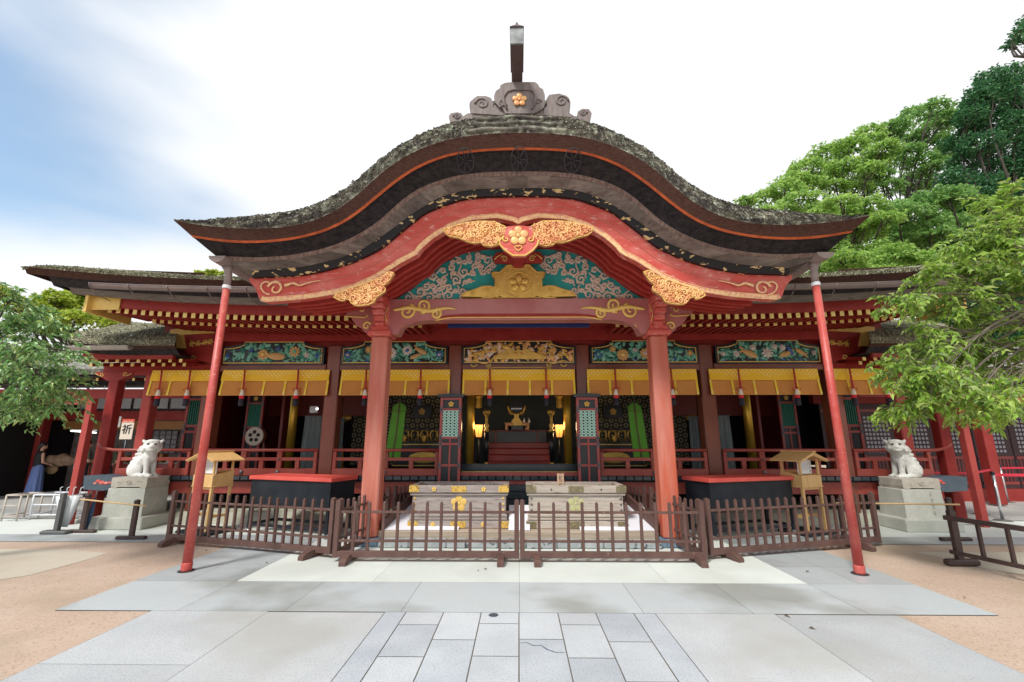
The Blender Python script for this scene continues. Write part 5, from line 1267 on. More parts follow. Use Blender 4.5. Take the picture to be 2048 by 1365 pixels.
# small direction board on the offering box
sg = thing('etiquette_sign', 'small wooden sign with bow and clap instructions between the offering boxes', 'sign', (Xu(1121, 968, 8.9), 8.9, .75))
sx, sz = Xu(1121, 960, 8.9), Zv(958, 8.9); b = MB(); b.m('box_wood_pale'); b.mats = ['sign_wood']; mat('sign_wood', (.62, .42, .28), .6); b.cbox(sx - .065, sx + .065, 8.88, 8.90, sz - .30, sz + .10, .004); b.build('board', None, sg)
for i, ch in enumerate('二礼二拍'): text_mesh(ch, .075, 'ink', 'lettering', sg, (0, -.024, sz + .065 - i * .066 - .75), (math.pi / 2, 0, 0), .001)

# ============================================================ black boxes with red lids
def lidded_box(loc, rz, label):
    t = thing('lidded_table', label, 'covered table', (0, 0, 0)); L_, D, = 1.88, .66
    b = MB(); b.m('body_black'); b.cbox(-L_ / 2, L_ / 2, -D / 2, D / 2, .50, .965, .006); b.build('black_body', None, t)
    b = MB(); b.m('lid_red'); b.cbox(-L_ / 2 - .035, L_ / 2 + .035, -D / 2 - .035, D / 2 + .035, .965, 1.035, .008); b.build('red_lid', None, t)
    for sx_ in (-1, 1):
        for sy in (-1, 1):
            b = MB(); b.m('body_black'); x, y = sx_ * (L_ / 2 - .035), sy * (D / 2 - .035); b.cbox(x - .03, x + .03, y - .03, y + .03, .085, .50, .004); lg = b.build('leg', None, t)
            b = MB(); b.m('steel'); b.tube([(x - .02, y, .04), (x + .02, y, .04)], .04, 12); b.box(x - .025, x + .025, y - .008, y + .008, .04, .087); b.build('caster', None, lg)
    b = MB(); b.m('body_black')
    for sy in (-1, 1): b.cbox(-L_ / 2 + .05, L_ / 2 - .05, sy * (D / 2 - .04) - .02, sy * (D / 2 - .04) + .02, .13, .18, .004)
    for sx_ in (-1, 1): b.cbox(sx_ * (L_ / 2 - .04) - .02, sx_ * (L_ / 2 - .04) + .02, -D / 2 + .06, D / 2 - .06, .13, .18, .004)
    b.build('lower_frame', None, t)
    t.location = loc; t.rotation_euler = (0, 0, rz); return t
lidded_box((-4.13, 8.93, 0), R(-19), 'black box on casters with red lid, left of the offering boxes')
lidded_box((4.13, 8.93, 0), R(19), 'black box on casters with red lid, right of the offering boxes')

# ============================================================ small roofed notice stands
def notice_stand(loc, rz, label, mirror=1):
    t = thing('notice_stand', label, 'notice stand', (0, 0, 0)); W_, D = .56, .42
    lg = [(-W_ / 2 + .03, -D / 2 + .03), (W_ / 2 - .03, -D / 2 + .03), (-W_ / 2 + .03, D / 2 - .03), (W_ / 2 - .03, D / 2 - .03)]
    for x, y in lg:
        b = MB(); b.m('new_wood'); b.cbox(x - .024, x + .024, y - .024, y + .024, .05, .86, .004); b.build('leg', None, t)
        b = MB(); b.m('new_wood'); b.cbox(x - .018, x + .018, y - .018, y + .018, 1.06, 1.345, .003); b.build('roof_post', None, t)
    b = MB(); b.m('new_wood'); b.cbox(-W_ / 2, W_ / 2, -D / 2, -D / 2 + .022, .85, 1.05, .003); b.cbox(-W_ / 2, W_ / 2, D / 2 - .022, D / 2, .85, 1.12, .003)
    for s in (-1, 1):
        b.add([(s * W_ / 2, -D / 2 + .022, .85), (s * W_ / 2, D / 2 - .022, .85), (s * W_ / 2, D / 2 - .022, 1.12), (s * W_ / 2, -D / 2 + .022, 1.05), (s * (W_ / 2 - .02), -D / 2 + .022, .85), (s * (W_ / 2 - .02), D / 2 - .022, .85), (s * (W_ / 2 - .02), D / 2 - .022, 1.12), (s * (W_ / 2 - .02), -D / 2 + .022, 1.05)], [(0, 1, 2, 3), (7, 6, 5, 4), (3, 2, 6, 7)])
    b.add([(-W_ / 2 + .02, -D / 2 + .02, 1.04), (W_ / 2 - .02, -D / 2 + .02, 1.04), (W_ / 2 - .02, D / 2 - .02, 1.09), (-W_ / 2 + .02, D / 2 - .02, 1.09)], [(0, 1, 2, 3)])
    b.cbox(-W_ / 2 - .01, W_ / 2 + .01, -D / 2 - .01, D / 2 + .01, .832, .852, .003); b.build('tray_box', None, t)
    b = MB(); b.m('new_wood'); b.cbox(-W_ / 2 + .05, W_ / 2 - .05, -.018, .018, .28, .33, .003)
    for s in (-1, 1): b.cbox(s * (W_ / 2 - .03) - .012, s * (W_ / 2 - .03) + .012, -D / 2 + .05, D / 2 - .05, .28, .33, .003)
    b.cbox(-W_ / 2 + .06, W_ / 2 - .06, -D / 2 + .02, -D / 2 + .045, .79, .832, .002)
    b.build('stretcher', None, t)
    rf = MB(); rf.m('new_wood'); rw, ze, zr = W_ / 2 + .12, 1.325, 1.475
    for s in (-1, 1):
        for k in range(4):
            y0 = -D / 2 - .11 + k * (D + .22) / 4; y1 = y0 + (D + .22) / 4 - .004
            rf.add([(0, y0, zr), (s * rw, y0, ze), (s * rw, y1, ze), (0, y1, zr), (0, y0, zr - .022), (s * rw, y0, ze - .022), (s * rw, y1, ze - .022), (0, y1, zr - .022)], [(0, 1, 2, 3), (7, 6, 5, 4), (0, 4, 5, 1), (1, 5, 6, 2), (2, 6, 7, 3)])
    rf.build('gable_roof', None, t)
    b = MB(); b.m('new_wood'); b.cbox(-.035, .035, -D / 2 - .13, D / 2 + .13, zr - .004, zr + .022, .003)
    for y in (-D / 2 - .085, D / 2 + .085): b.prism([(-rw * .92, ze - .035), (0, zr - .055), (rw * .92, ze - .035), (rw * .92, ze - .012), (0, zr - .022), (-rw * .92, ze - .012)], y - .01, y + .01)
    b.build('ridge_cap', None, t)
    b = MB(); b.m('plaque_white'); b.prism([(-.19, 1.07), (.19, 1.07), (.19, 1.31), (0, 1.375), (-.19, 1.31)], -.10, -.085); pq = b.build('plaque', None, t)
    b = MB(); b.m('ink_grey')
    for i in range(9): b.box(-.165 + i * .032, -.157 + i * .032, -.102, -.1, 1.12 + .01 * (i % 3), 1.27)
    b.box(-.185, .185, -.102, -.1, 1.298, 1.301); b.build('fine_print', None, pq)
    b = MB(); b.m('stamp_red'); b.box(-.014, .014, -.103, -.1, 1.318, 1.348); b.build('red_seal', None, pq)
    rk = random.Random(17)      # three small brushed characters, too blurred in the photo to read: a few ink strokes each
    for i in range(3):
        b = MB(); b.m('ink'); zc = 1.25 - i * .066
        for q in range(3): b.beam((.128 + rk.uniform(0, .006), -.102, zc + .018 - q * .017), (.158 + rk.uniform(-.008, 0), -.102, zc + .020 - q * .017), .002, .006)
        b.beam((.143 + rk.uniform(-.006, .006), -.1025, zc + .022), (.143, -.1025, zc - .022), .002, .007, (1, 0, 0)); b.build('brushed_character', None, pq)
    b = MB(); b.m('body_black'); b.cbox(-W_ / 2 - .14, W_ / 2 + .14, -D / 2 - .1, D / 2 + .1, .0, .05, .01); b.build('base_plate', None, t)
    t.location = loc; t.rotation_euler = (0, 0, rz); return t
notice_stand((-5.92, 9.0, 0), R(-22), 'new wood notice stand with little gable roof behind the left red pipe')
notice_stand((5.42, 9.1, 0), R(24), 'new wood notice stand with little gable roof beside the right black box')

# ============================================================ picket fences
def picket_fence(L_, n, loc, rz, label, feet=(.2, None), h=.79, group='brown picket fence panels around the porch', m='fence_brown', post_h=None):
    t = thing('picket_fence', label, 'picket fence', (0, 0, 0), 0, group); ph = post_h or h + .035
    def cap(b, x, w, z): b.lathe([(w * 1.38, z), (w * 1.38, z + .008), (.003, z + .032)], (x, 0, 0), 4, False, Matrix.Rotation(R(45), 3, 'Z'))
    for x in (.035, L_ - .035):
        b = MB(); b.m(m); b.cbox(x - .034, x + .034, -.034, .034, .055, ph, .004); cap(b, x, .034, ph); b.build('end_post', None, t)
    for nm, z0, z1, w in (('bottom_rail', .06, .145, .03), ('lower_rail', .262, .297, .014), ('upper_rail', .655, .69, .014)):
        b = MB(); b.m(m); b.cbox(.06, L_ - .06, -w, w, z0, z1, .004); b.build(nm, None, t)
    first = None
    for i in range(n):
        x = .07 + (L_ - .14) * (i + 1) / (n + 1)
        if first is None:
            b = MB(); b.m(m); b.cbox(-.020, .020, -.020, .020, .14, h, .004); cap(b, 0, .020, h); first = b.build('picket', None, t, W=False); q = first
        else: q = first.copy(); link(q); q.parent = t
        q.location = (x, rng.uniform(-.002, .002), rng.uniform(-.004, .004)); q.rotation_euler = (0, rng.uniform(-.006, .006), 0)
    for f in feet:
        if f is None: continue
        f = f if f >= 0 else L_ + f
        b = MB(); b.m(m); pr = [(-.27, 0), (-.27, .05), (-.22, .085), (-.12, .105), (.12, .105), (.22, .085), (.27, .05), (.27, 0), (.12, .0), (.1, .02), (-.1, .02), (-.12, 0)]
        M_ = Matrix.Rotation(R(90), 3, 'Z'); c = MB(); c.prism(pr, -.045, .045); b.add([M_ @ Vector(v) + Vector((f, 0, 0)) for v in c.v], c.f); b.build('foot', None, t)
    t.location = loc; t.rotation_euler = (0, 0, rz); return t
YFn = 6.93
xl = Xu(669, 1060, YFn); xr = Xu(1410, 1060, YFn); xm = Xu(1039, 1060, YFn)
picket_fence(xm - xl - .005, 11, (xl, YFn, 0), 0, 'picket fence panel in front of the gilt offering box', (.24, -.26))
picket_fence(xr - xm - .005, 11, (xm + .005, YFn, 0), 0, 'picket fence panel in front of the pale worn offering box', (.24, -.14))
def fence_between(p, q, n, label, feet, **k):
    p, q = Vector(p), Vector(q); d = q - p; return picket_fence(d.length, n, (p.x, p.y, 0), math.atan2(d.y, d.x), label, feet, **k)
fence_between((xl + .02, YFn + .08), (-2.42, 8.75), 8, 'short picket fence running back beside the left porch pillar', (.9,))
fence_between((xr - .02, YFn + .08), (2.42, 8.75), 8, 'short picket fence running back beside the right porch pillar', (.9,))
fence_between((-2.36, 8.9), (-2.1, 9.7), 4, 'rearmost picket fence piece behind the left porch pillar', ())
fence_between((2.36, 8.9), (2.1, 9.7), 4, 'rearmost picket fence piece behind the right porch pillar', ())
fence_between((-5.97, 8.08), (-2.77, 7.12), 18, 'long angled picket fence panel behind the left drain pipe', (.22, -.32))
fence_between((2.77, 7.12), (5.95, 8.05), 19, 'long angled picket fence panel behind the right drain pipe', (.32, -.5))

# ============================================================ guardian lion-dogs on pedestals
def guardian(x, y, s, label, m):
    """seated stone lion-dog; s=+1 body runs to the viewer's left of the head (left statue), built in side view along local x"""
    t = thing('guardian_statue', label, 'statue', (0, 0, 0)); b = MB(); 
    def E(c, r, rot=None): b.ell(c, r, 14, 9, rot)
    ry = lambda a: Matrix.Rotation(a, 3, 'Y')
    # trunk leaning up to the chest, haunches, chest
    limb(b, (-.13, 0, .17), (.05, 0, .40), .145, .125)
    E((-.15, 0, .15), (.16, .15, .15)); E((.06, 0, .38), (.13, .135, .15)); E((.08, 0, .46), (.11, .12, .12))
    for sy in (-1, 1):
        E((-.10, sy * .11, .13), (.145, .07, .13)); E((-.02, sy * .13, .045), (.11, .05, .045)); E((.07, sy * .13, .04), (.05, .05, .04))
        limb(b, (.09, sy * .075, .36), (.11, sy * .08, .18), .062, .050); limb(b, (.11, sy * .08, .18), (.12, sy * .085, .05), .050, .046)
        E((.15, sy * .085, .035), (.075, .055, .042))
        for k in range(3): E((.205, sy * .085 + (k - 1) * .032, .03), (.025, .018, .028))
        for k in range(3): E((.10, sy * .13 + (k - 1) * .028, .03), (.03, .016, .026))
    # head turned towards the viewer
    hd = Vector((.13, -.05, .60)); th = R(-58); H = Matrix.Rotation(th, 3, 'Z')
    def HE(c, r, a=0): E(tuple(hd + H @ Vector(c)), r, H @ Matrix.Rotation(a, 3, 'Y'))
    HE((0, 0, 0), (.125, .135, .118)); HE((.075, 0, -.045), (.095, .105, .070)); HE((.10, 0, .005), (.05, .075, .035)); HE((.145, 0, -.02), (.036, .048, .032))
    HE((.10, 0, -.088), (.075, .085, .028)); HE((.05, 0, .075), (.075, .11, .045))
    for sy in (-1, 1):
        HE((.085, sy * .055, .058), (.035, .045, .022), .3); HE((.055, sy * .10, -.05), (.06, .035, .045)); HE((-.01, sy * .135, .075), (.045, .030, .028), .5); HE((-.035, sy * .155, .09), (.03, .022, .03))
    # mane curls
    rs = random.Random(6)
    for q in range(60):
        a = rs.uniform(0, 2 * math.pi); u = rs.uniform(-.9, .5); c = Vector((-.05 + u * .06, math.cos(a) * .13, math.sin(a) * .12 - .02))
        if c.z > .09: continue
        HE(tuple(c), (.032, .032, .032))
    for q in range(34):
        z = rs.uniform(.42, .56); a = rs.uniform(-2.6, 2.6); E((.04 - .12 * math.cos(a * .6) * .8, .125 * math.sin(a), z), (.034, .032, .036))
    # tail: three upright flame locks against the back, curls down the spine
    for k, (dx, dz, r) in enumerate(((-.17, .34, .055), (-.205, .27, .055), (-.235, .20, .052), (-.25, .13, .05), (-.14, .42, .045), (-.115, .49, .035), (-.10, .53, .022))):
        E((dx, 0, dz), (r, .075 - k * .004, r * 1.1))
        for sy in (-1, 1): E((dx - .02, sy * .045, dz + .01), (r * .62, .03, r * .7))
    body = fuse(b, .0125, 'stone_body', m, t, 3)
    e = MB(); e.m('hollow_dark')
    for sy in (-1, 1): q = hd + H @ Vector((.122, sy * .052, .028)); e.ell(tuple(q), (.020, .026, .017), 10, 6, H)
    e.build('eyes', None, t)
    e = MB(); e.m('hollow_dark'); pts = [hd + H @ Vector((.155 - abs(a) * .9 * .10, a * .14, -.068 + .018 * abs(a) * 2)) for a in np.linspace(-.5, .5, 9)]; e.tube(pts, [.003] + [.006] * 7 + [.003], 5); e.build('mouth', None, t)
    t.location = (x, y, .945); t.scale = (1.07 * s, 1.07, 1.07); return t
def pedestal(x0, x1, y0, y1, label, s):
    t = thing('stone_pedestal', label, 'pedestal', ((x0 + x1) / 2, (y0 + y1) / 2, 0)); a = .15
    b = MB(); b.m('stone_pale'); b.cbox(x0 - a, x1 + a, y0 - a, y1 + a, 0, .225, .015); b.build('lower_step', None, t)
    b = MB(); b.m('stone_pale'); 
    i = .018; c = .012
    b.add([(x0, y0, .225), (x1, y0, .225), (x1, y1, .225), (x0, y1, .225), (x0 + i, y0 + i, .745), (x1 - i, y0 + i, .745), (x1 - i, y1 - i, .745), (x0 + i, y1 - i, .745), (x0 + i + c, y0 + i + c, .757), (x1 - i - c, y0 + i + c, .757), (x1 - i - c, y1 - i - c, .757), (x0 + i + c, y1 - i - c, .757)],
          [(8, 9, 10, 11), (0, 1, 5, 4), (1, 2, 6, 5), (2, 3, 7, 6), (3, 0, 4, 7), (4, 5, 9, 8), (5, 6, 10, 9), (6, 7, 11, 10), (7, 4, 8, 11)]); b.build('stone_block', None, t)
    # waisted plinth slab with feet
    b = MB(); b.m('stone_warm'); xa, xb = x0 + .06, x1 - .02; ya, yb = y0 + .02, y1 - .02; z0 = .757; m_ = (xb - xa)
    pr = [(xa, z0), (xa + .09, z0), (xa + .13, z0 + .022), (xb - .13, z0 + .022), (xb - .09, z0), (xb, z0), (xb + .012, z0 + .06), (xb + .012, z0 + .185), (xb, z0 + .205), (xa, z0 + .205), (xa - .012, z0 + .185), (xa - .012, z0 + .06)]
    b.prism(pr, ya, yb); sl = b.build('plinth_slab', None, t)
    b = MB(); b.m('stone_warm'); xc = (xa + xb) / 2
    b.tube([(xc + .05 * math.cos(q), ya - .004, z0 + .11 + .035 * math.sin(q)) for q in np.linspace(0, 2 * math.pi, 20)], .009, 5, cap=False); b.ell((xc, ya - .002, z0 + .11), (.022, .012, .022), 10, 6)
    for q in (-1, 1): curl(b, spiral(xc + q * .2, z0 + .11, .05, 1.2, 0, q), ya - .002, .009, .005)
    b.build('carved_boss', None, sl)
    return t
pedestal(-8.24, -7.46, 9.30, 9.95, 'tiered stone pedestal under the left lion-dog, beside the bamboo barrier', -1)
pedestal(7.46, 8.24, 9.30, 9.95, 'tiered stone pedestal under the right lion-dog, with carved lettering', 1)
guardian(-7.80, 9.60, 1, 'bright white stone lion-dog seated on the left pedestal, mouth shut', 'statue_white')
guardian(7.82, 9.60, -1, 'grey white stone lion-dog seated on the right pedestal near the leafy branches', 'statue_grey')
pr_ = [o for o in COL.objects if o.name.startswith('stone_pedestal')][1]
mat('engraved', (0.27, 0.28, 0.24), .9)
rk = random.Random(8)           # a weathered column of carved characters, illegible in the photo: shallow strokes
b = MB(); b.m('engraved'); xw, yw = 7.85 + .16, 9.30 + .0
for i in range(4):
    zc = .66 - i * .115; yy_ = yw + .018 * (zc - .225) / .52 - .001
    for q in range(3): b.beam((xw - .035 + rk.uniform(0, .02), yy_, zc + .03 - q * .026), (xw + .035 - rk.uniform(0, .02), yy_, zc + .034 - q * .026), .002, .008)
    b.beam((xw + rk.uniform(-.01, .01), yy_, zc + .035), (xw + rk.uniform(-.02, .02), yy_, zc - .04), .002, .008, (1, 0, 0))
b.build('engraving', None, pr_)

# ============================================================ barriers
def barrier_post(t, x, y, h, rz=0, m='fence_dark', name='post'):
    b = MB(); b.m(m); b.cbox(x - .04, x + .04, y - .03, y + .03, .05, h, .006); b.lathe([(.052, h), (.045, h + .02), (.015, h + .035)], (x, y, 0), 8); o = b.build(name, None, t)
    b = MB(); b.m(m); b.cbox(x - .26, x + .26, y - .045, y + .045, 0, .055, .012); b.build('foot', None, o); return o
t = thing('bamboo_barrier', 'low barrier of two dark posts with a bamboo pole, beside the left pedestal', 'barrier', (0, 0, 0))
pa, pb = Gp(163, 1066), Gp(262, 1079)
for p, h in ((pa, .66), (pb, .63)): barrier_post(t, p.x, p.y, h)
b = MB(); b.m('bamboo'); d = (pb - pa); a0 = pa - d * .30 + Vector((0, -.05, .60)); a1 = pb + d * .20 + Vector((0, -.05, .575)); b.tube([a0.lerp(a1, q) for q in np.linspace(0, 1, 9)], .014, 8)
for q in np.linspace(.05, .95, 7): b.ell(a0.lerp(a1, q), (.012, .017, .017), 8, 5)
b.build('bamboo_pole', None, t)
t = thing('bamboo_barrier', 'bamboo pole on a dark post running in front of the right pedestal', 'barrier', (0, 0, 0))
pb = Gp(1912, 1082); pa = Vector((5.75, 8.6, 0))
barrier_post(t, pb.x, pb.y, .68); barrier_post(t, pa.x, pa.y, .64)
b = MB(); b.m('bamboo'); a0 = pa + Vector((-.1, -.05, .60)); a1 = pb + Vector((.14, -.05, .60)); b.tube([a0.lerp(a1, q) for q in np.linspace(0, 1, 12)], .014, 8)
for q in np.linspace(.05, .95, 9): b.ell(a0.lerp(a1, q), (.012, .017, .017), 8, 5)
b.build('bamboo_pole', None, t)
t = thing('rail_barrier', 'dark brown wooden rail barrier at the right edge on a block foot', 'barrier', (0, 0, 0))
p0 = Gp(1922, 1131); p1 = Gp(2120, 1180)
b = MB(); b.m('fence_dark')
d = p1 - p0
for q, zt in ((0, .72),): b.cbox(p0.x - .045, p0.x + .045, p0.y - .035, p0.y + .035, .07, zt, .006); b.build('end_post', None, t)
b = MB(); b.m('fence_dark'); b.beam(p0 + Vector((-.12, -.02, .63)) , p0 + d * 1.3 + Vector((0, 0, .63)), .05, .06); b.build('top_rail', None, t)
b = MB(); b.m('fence_dark'); b.beam(p0 + Vector((-.08, 0, .17)) - d * .03, p0 + d * 1.3 + Vector((0, 0, .17)), .035, .05); b.build('lower_rail', None, t)
for q in (.30, .62, .95, 1.25):
    b = MB(); b.m('fence_dark'); p = p0 + d * q; b.beam(p + Vector((0, 0, .18)), p + Vector((0, 0, .61)), .04, .035, (0, 1, 0)); b.build('rail_post', None, t)
b = MB(); b.m('fence_dark'); b.cbox(p0.x - .20, p0.x + .24, p0.y - .06, p0.y + .06, 0, .08, .02); b.build('block_foot', None, t)

# ============================================================ things inside the hall
def inx(u, v, Y): return P(u, v, Y)
# sacred mirror on gilt stand
x, z = P(1033, 858, 13.4)
t = thing('mirror_stand', 'round dark mirror on scrolling gilt stand at the centre of the altar', 'mirror', (x, 13.4, z - .2))
b = MB(); b.m('black_lacquer'); zc = Zv(812, 13.4); b.lathe([(.20, -.015), (.205, 0), (.20, .015)], (0, 0, 0), 28, False, Matrix.Rotation(R(90), 3, 'X')); b.v = [(v[0] + x, v[1] + 13.4, v[2] + zc) for v in b.v]; b.build('mirror_disc', None, t)
b = MB(); b.m('steel'); b.box(x - .16, x + .16, 13.37, 13.38, Zv(818, 13.4) - .02, Zv(818, 13.4) + .02); b.build('glint_bar', None, t)
b = MB(); b.m('gold'); b.tube([(x + .25 * math.cos(a), 13.4, zc + .25 * math.sin(a)) for a in np.linspace(math.pi * 1.0, 2 * math.pi, 18)], .03, 8)
z1_ = zc - .25; b.prism([(x - .08, z1_), (x + .08, z1_), (x + .06, z1_ - .09), (x + .19, z1_ - .26), (x + .19, z1_ - .33), (x - .19, z1_ - .33), (x - .19, z1_ - .26), (x - .06, z1_ - .09)], 13.35, 13.45)
for s in (-1, 1): curl(b, spiral(x + s * .16, z1_ + .02, .06, 1.2, 0 if s > 0 else math.pi, s), 13.37, .02, .01)
b.build('gilt_stand', None, t)
ztab = z1_ - .33
t = thing('altar_table', 'dark altar table with red rail under the mirror', 'altar', (x, 13.4, zv))
b = MB(); b.m('black_lacquer'); b.cbox(x - .26, x + .26, 13.2, 13.6, ztab - .13, ztab, .01); b.cbox(x - .9, x + .9, 13.72, 14.0, zv, ztab - .13, .01); b.build('table_body', None, t)
b = MB(); b.m('interior_red'); zz = ztab - .13; b.box(x - 1.0, x + 1.0, 13.66, 13.7, zz - .03, zz + .01)
for q in (-.62, .62): b.box(x + q - .018, x + q + .018, 13.66, 13.7, zz - .55, zz)
b.build('red_rail', None, t)
for k, u in enumerate((1017, 1052)):
    xo = Xu(u, 852, 13.25); t = thing('offering_stand', 'plain wood offering stand %s the mirror' % ('left of' if k == 0 else 'with white flasks right of'), 'offering stand', (xo, 13.25, ztab - .13))
    b = MB(); b.m('paper'); b.mats = ['stand_wood']; mat('stand_wood', (.55, .30, .16), .6); b.cbox(xo - .09, xo + .09, 13.2, 13.32, ztab - .12, ztab + .06, .006); b.cbox(xo - .12, xo + .12, 13.17, 13.35, ztab + .06, ztab + .08, .004); b.build('stand', None, t)
    b = MB(); b.m('hollow_dark'); b.lathe([(.032, 0), (.032, .004)], (0, 0, 0), 14, False, Matrix.Rotation(R(90), 3, 'X')); b.v = [(v[0] + xo, v[1] + 13.198, v[2] + ztab - .03) for v in b.v]; b.build('round_hole', None, t)
    if k:
        for dx in (-.055, .09):
            f = thing('sake_flask', 'tiny white flask %s on the right offering stand' % ('nearer the mirror' if dx < 0 else 'farther from the mirror'), 'flask', (xo + dx, 13.26, ztab + .08)); b = MB(); b.m('plaque_white'); b.lathe([(.02, 0), (.04, .03), (.038, .06), (.014, .09), (.014, .12), (.02, .13)], (xo + dx, 13.26, ztab + .08), 12); b.build('flask', None, f)
# candle stands, lanterns
lamp_m = emis('lantern_glow', (1.0, 0.42, 0.10), 0.28)
for s in (-1, 1):
    side = 'left' if s < 0 else 'right'
    x = Xu(CX + s * 65, 870, 12.1); t = thing('candle_stand', 'tall black and gold candle stand, %s of the altar steps' % side, 'candle stand', (x, 12.1, zv)); z0 = zv
    b = MB(); b.m('gold'); b.lathe([(.07, 0), (.075, .03), (.03, .06), (.05, .12), (.05, .16), (.03, .2)], (x, 12.1, z0), 16); b.build('gilt_foot', None, t)
    b = MB(); b.m('black_lacquer'); b.lathe([(.055, .2), (.07, .6), (.055, .95)], (x, 12.1, z0), 16); b.build('black_pole', None, t)
    b = MB(); b.m('gold'); b.lathe([(.06, .95), (.07, 1.0), (.035, 1.05), (.07, 1.12), (.035, 1.2), (.035, 1.36), (.09, 1.44), (.11, 1.5), (.06, 1.54)], (x, 12.1, z0), 16); b.build('gilt_top', None, t)
    x = Xu(CX + s * 80, 862, 12.7); z = Zv(862, 12.7); t = thing('paper_lantern', 'glowing square paper lantern beside the %s gold pillar' % side, 'lantern', (x, 12.7, z - .2))
    b = MB(); b.m('lantern_glow'); b.add([(x - .075, 12.62, z - .17), (x + .075, 12.62, z - .17), (x + .075, 12.78, z - .17), (x - .075, 12.78, z - .17), (x - .12, 12.58, z + .16), (x + .12, 12.58, z + .16), (x + .12, 12.82, z + .16), (x - .12, 12.82, z + .16)], [(0, 3, 2, 1), (4, 5, 6, 7), (0, 1, 5, 4), (1, 2, 6, 5), (2, 3, 7, 6), (3, 0, 4, 7)]); b.build('lamp_shade', None, t)
    b = MB(); b.m('black_lacquer')
    for q in (-1, 1): b.tube([(x + q * .078, 12.615, z - .175), (x + q * .123, 12.575, z + .165)], .008, 5)
    b.tube([(x - .125, 12.575, z + .165), (x + .125, 12.575, z + .165)], .008, 5); b.tube([(x, 12.61, z - .175), (x, 12.575, z + .165)], .004, 5); b.lathe([(.03, zv - z), (.03, -.18)], (x, 12.7, z), 8); b.build('lantern_frame', None, t)
    ld = bpy.data.lights.new('lantern_light', 'POINT'); ld.energy = 6; ld.color = (1, .72, .4); ld.shadow_soft_size = .12; lo = bpy.data.objects.new('lantern_light', ld); link(lo); lo.location = (x, 12.35, z + .1)
    # gilt hanging ornament beside the pillar
    x, z = P(CX + s * 81, 803, 13.0); t = thing('hanging_lantern', 'small gilt hanging lantern above the %s paper lantern' % side, 'lantern', (x, 13, z + .2))
    b = MB(); b.m('gold'); b.lathe([(.05, -.20), (.10, -.17), (.09, .10), (.14, .13), (.03, .22)], (x, 13.0, z), 6, False); b.build('lantern_body', None, t)
    b = MB(); b.m('gold'); b.tube([(x, 13, z + .2), (x, 13, 3.85)], .01, 5); b.build('chain', None, t)
    # green banners
    x0 = Xu(792 if s < 0 else 1276, 862, 11.2); t = thing('green_banner', 'bright green cloth banner with brown centre cord, %s side' % side, 'banner', (x0, 11.2, zv)); zt = Zv(806, 11.2); zb_ = Zv(920, 11.2); lean = -s * .10
    b = MB(); b.m('green_cloth'); pr = [(x0 - .19 - lean * 0 + s * .05, zb_), (x0 + .19 + s * .05, zb_), (x0 + .165 + lean * .6, zt - .10), (x0 + .04 + lean * .6, zt), (x0 - .04 + lean * .6, zt), (x0 - .165 + lean * .6, zt - .10)]; b.prism(pr, 11.18, 11.205); b.build('cloth', None, t)
    b = MB(); b.m('seam_brown'); b.tube([(x0 + s * .05, 11.17, zb_), (x0 + lean * .2, 11.17, (zt + zb_) / 2), (x0 + lean * .6, 11.17, zt + .02)], .018, 6); b.tube([(x0 - .17 + lean * .6, 11.17, zt - .2), (x0 + .14 + lean * .6, 11.17, zt - .2)], .010, 5); b.tube([(x0 + lean * .6, 11.17, zt), (x0 + lean * .6, 11.19, 3.2)], .008, 5); b.build('cord', None, t)
    # crest chest
    x, z = P(845 if s < 0 else 1225, 824, 13.6); t = thing('crest_chest', 'black chest with gold plum flower in the %s bay' % side, 'chest', (x, 13.6, z - .2)); b = MB(); b.m('black_lacquer'); b.cbox(x - .28, x + .28, 13.5, 13.8, z - .19, z + .19, .01); b.build('chest', None, t)
    b = MB(); b.m('gold_paint'); plum(b, x, z, 13.49, .10, .012); b.build('gold_plum', None, t)
    # long gilt altar tables
    xa, xb = sorted((s * 1.75, s * 3.55)); zt = Zv(884, 12.9); t = thing('gilt_table', 'black and gold altar table in the %s bay' % side, 'altar', ((xa + xb) / 2, 12.9, zv))
    b = MB(); b.m('black_lacquer'); b.cbox(xa, xb, 12.9, 13.3, zt - .08, zt, .01); b.cbox(xa + .1, xb - .1, 12.95, 13.25, zv, zt - .08, .01); tb = b.build('table_body', None, t)
    b = MB(); b.m('gold'); 
    for z in (zt - .075, zt - .20, zv + .06): b.box(xa + .02, xb - .02, 12.89, 12.9, z - .012, z + .012)
    b.ell(((xa + xb) / 2, 12.945, (zt + zv) / 2 - .08), (.45, .012, .16), 24, 6); b.build('gilt_panel', None, t)
    r7 = random.Random(70 + s)
    b = MB(); b.m('gold')
    for k in range(6):
        xx = xa + .2 + k * .27; zc = zt + .16
        b.tube([(xx - .11, 12.95, zc + .16), (xx - .05, 12.95, zc + .12), (xx - .03, 12.95, zc), (xx - .09, 12.95, zt + .02)], [.035, .03, .02, .03], 8); b.tube([(xx + .11, 12.95, zc + .16), (xx + .05, 12.95, zc + .12), (xx + .03, 12.95, zc), (xx + .09, 12.95, zt + .02)], [.035, .03, .02, .03], 8)
    b.build('gilt_legs', None, t)
    b = MB(); b.m('black_lacquer'); b.cbox(xa + .05, xb - .05, 12.9, 13.2, zt + .32, zt + .36, .01); b.build('upper_shelf', None, t)
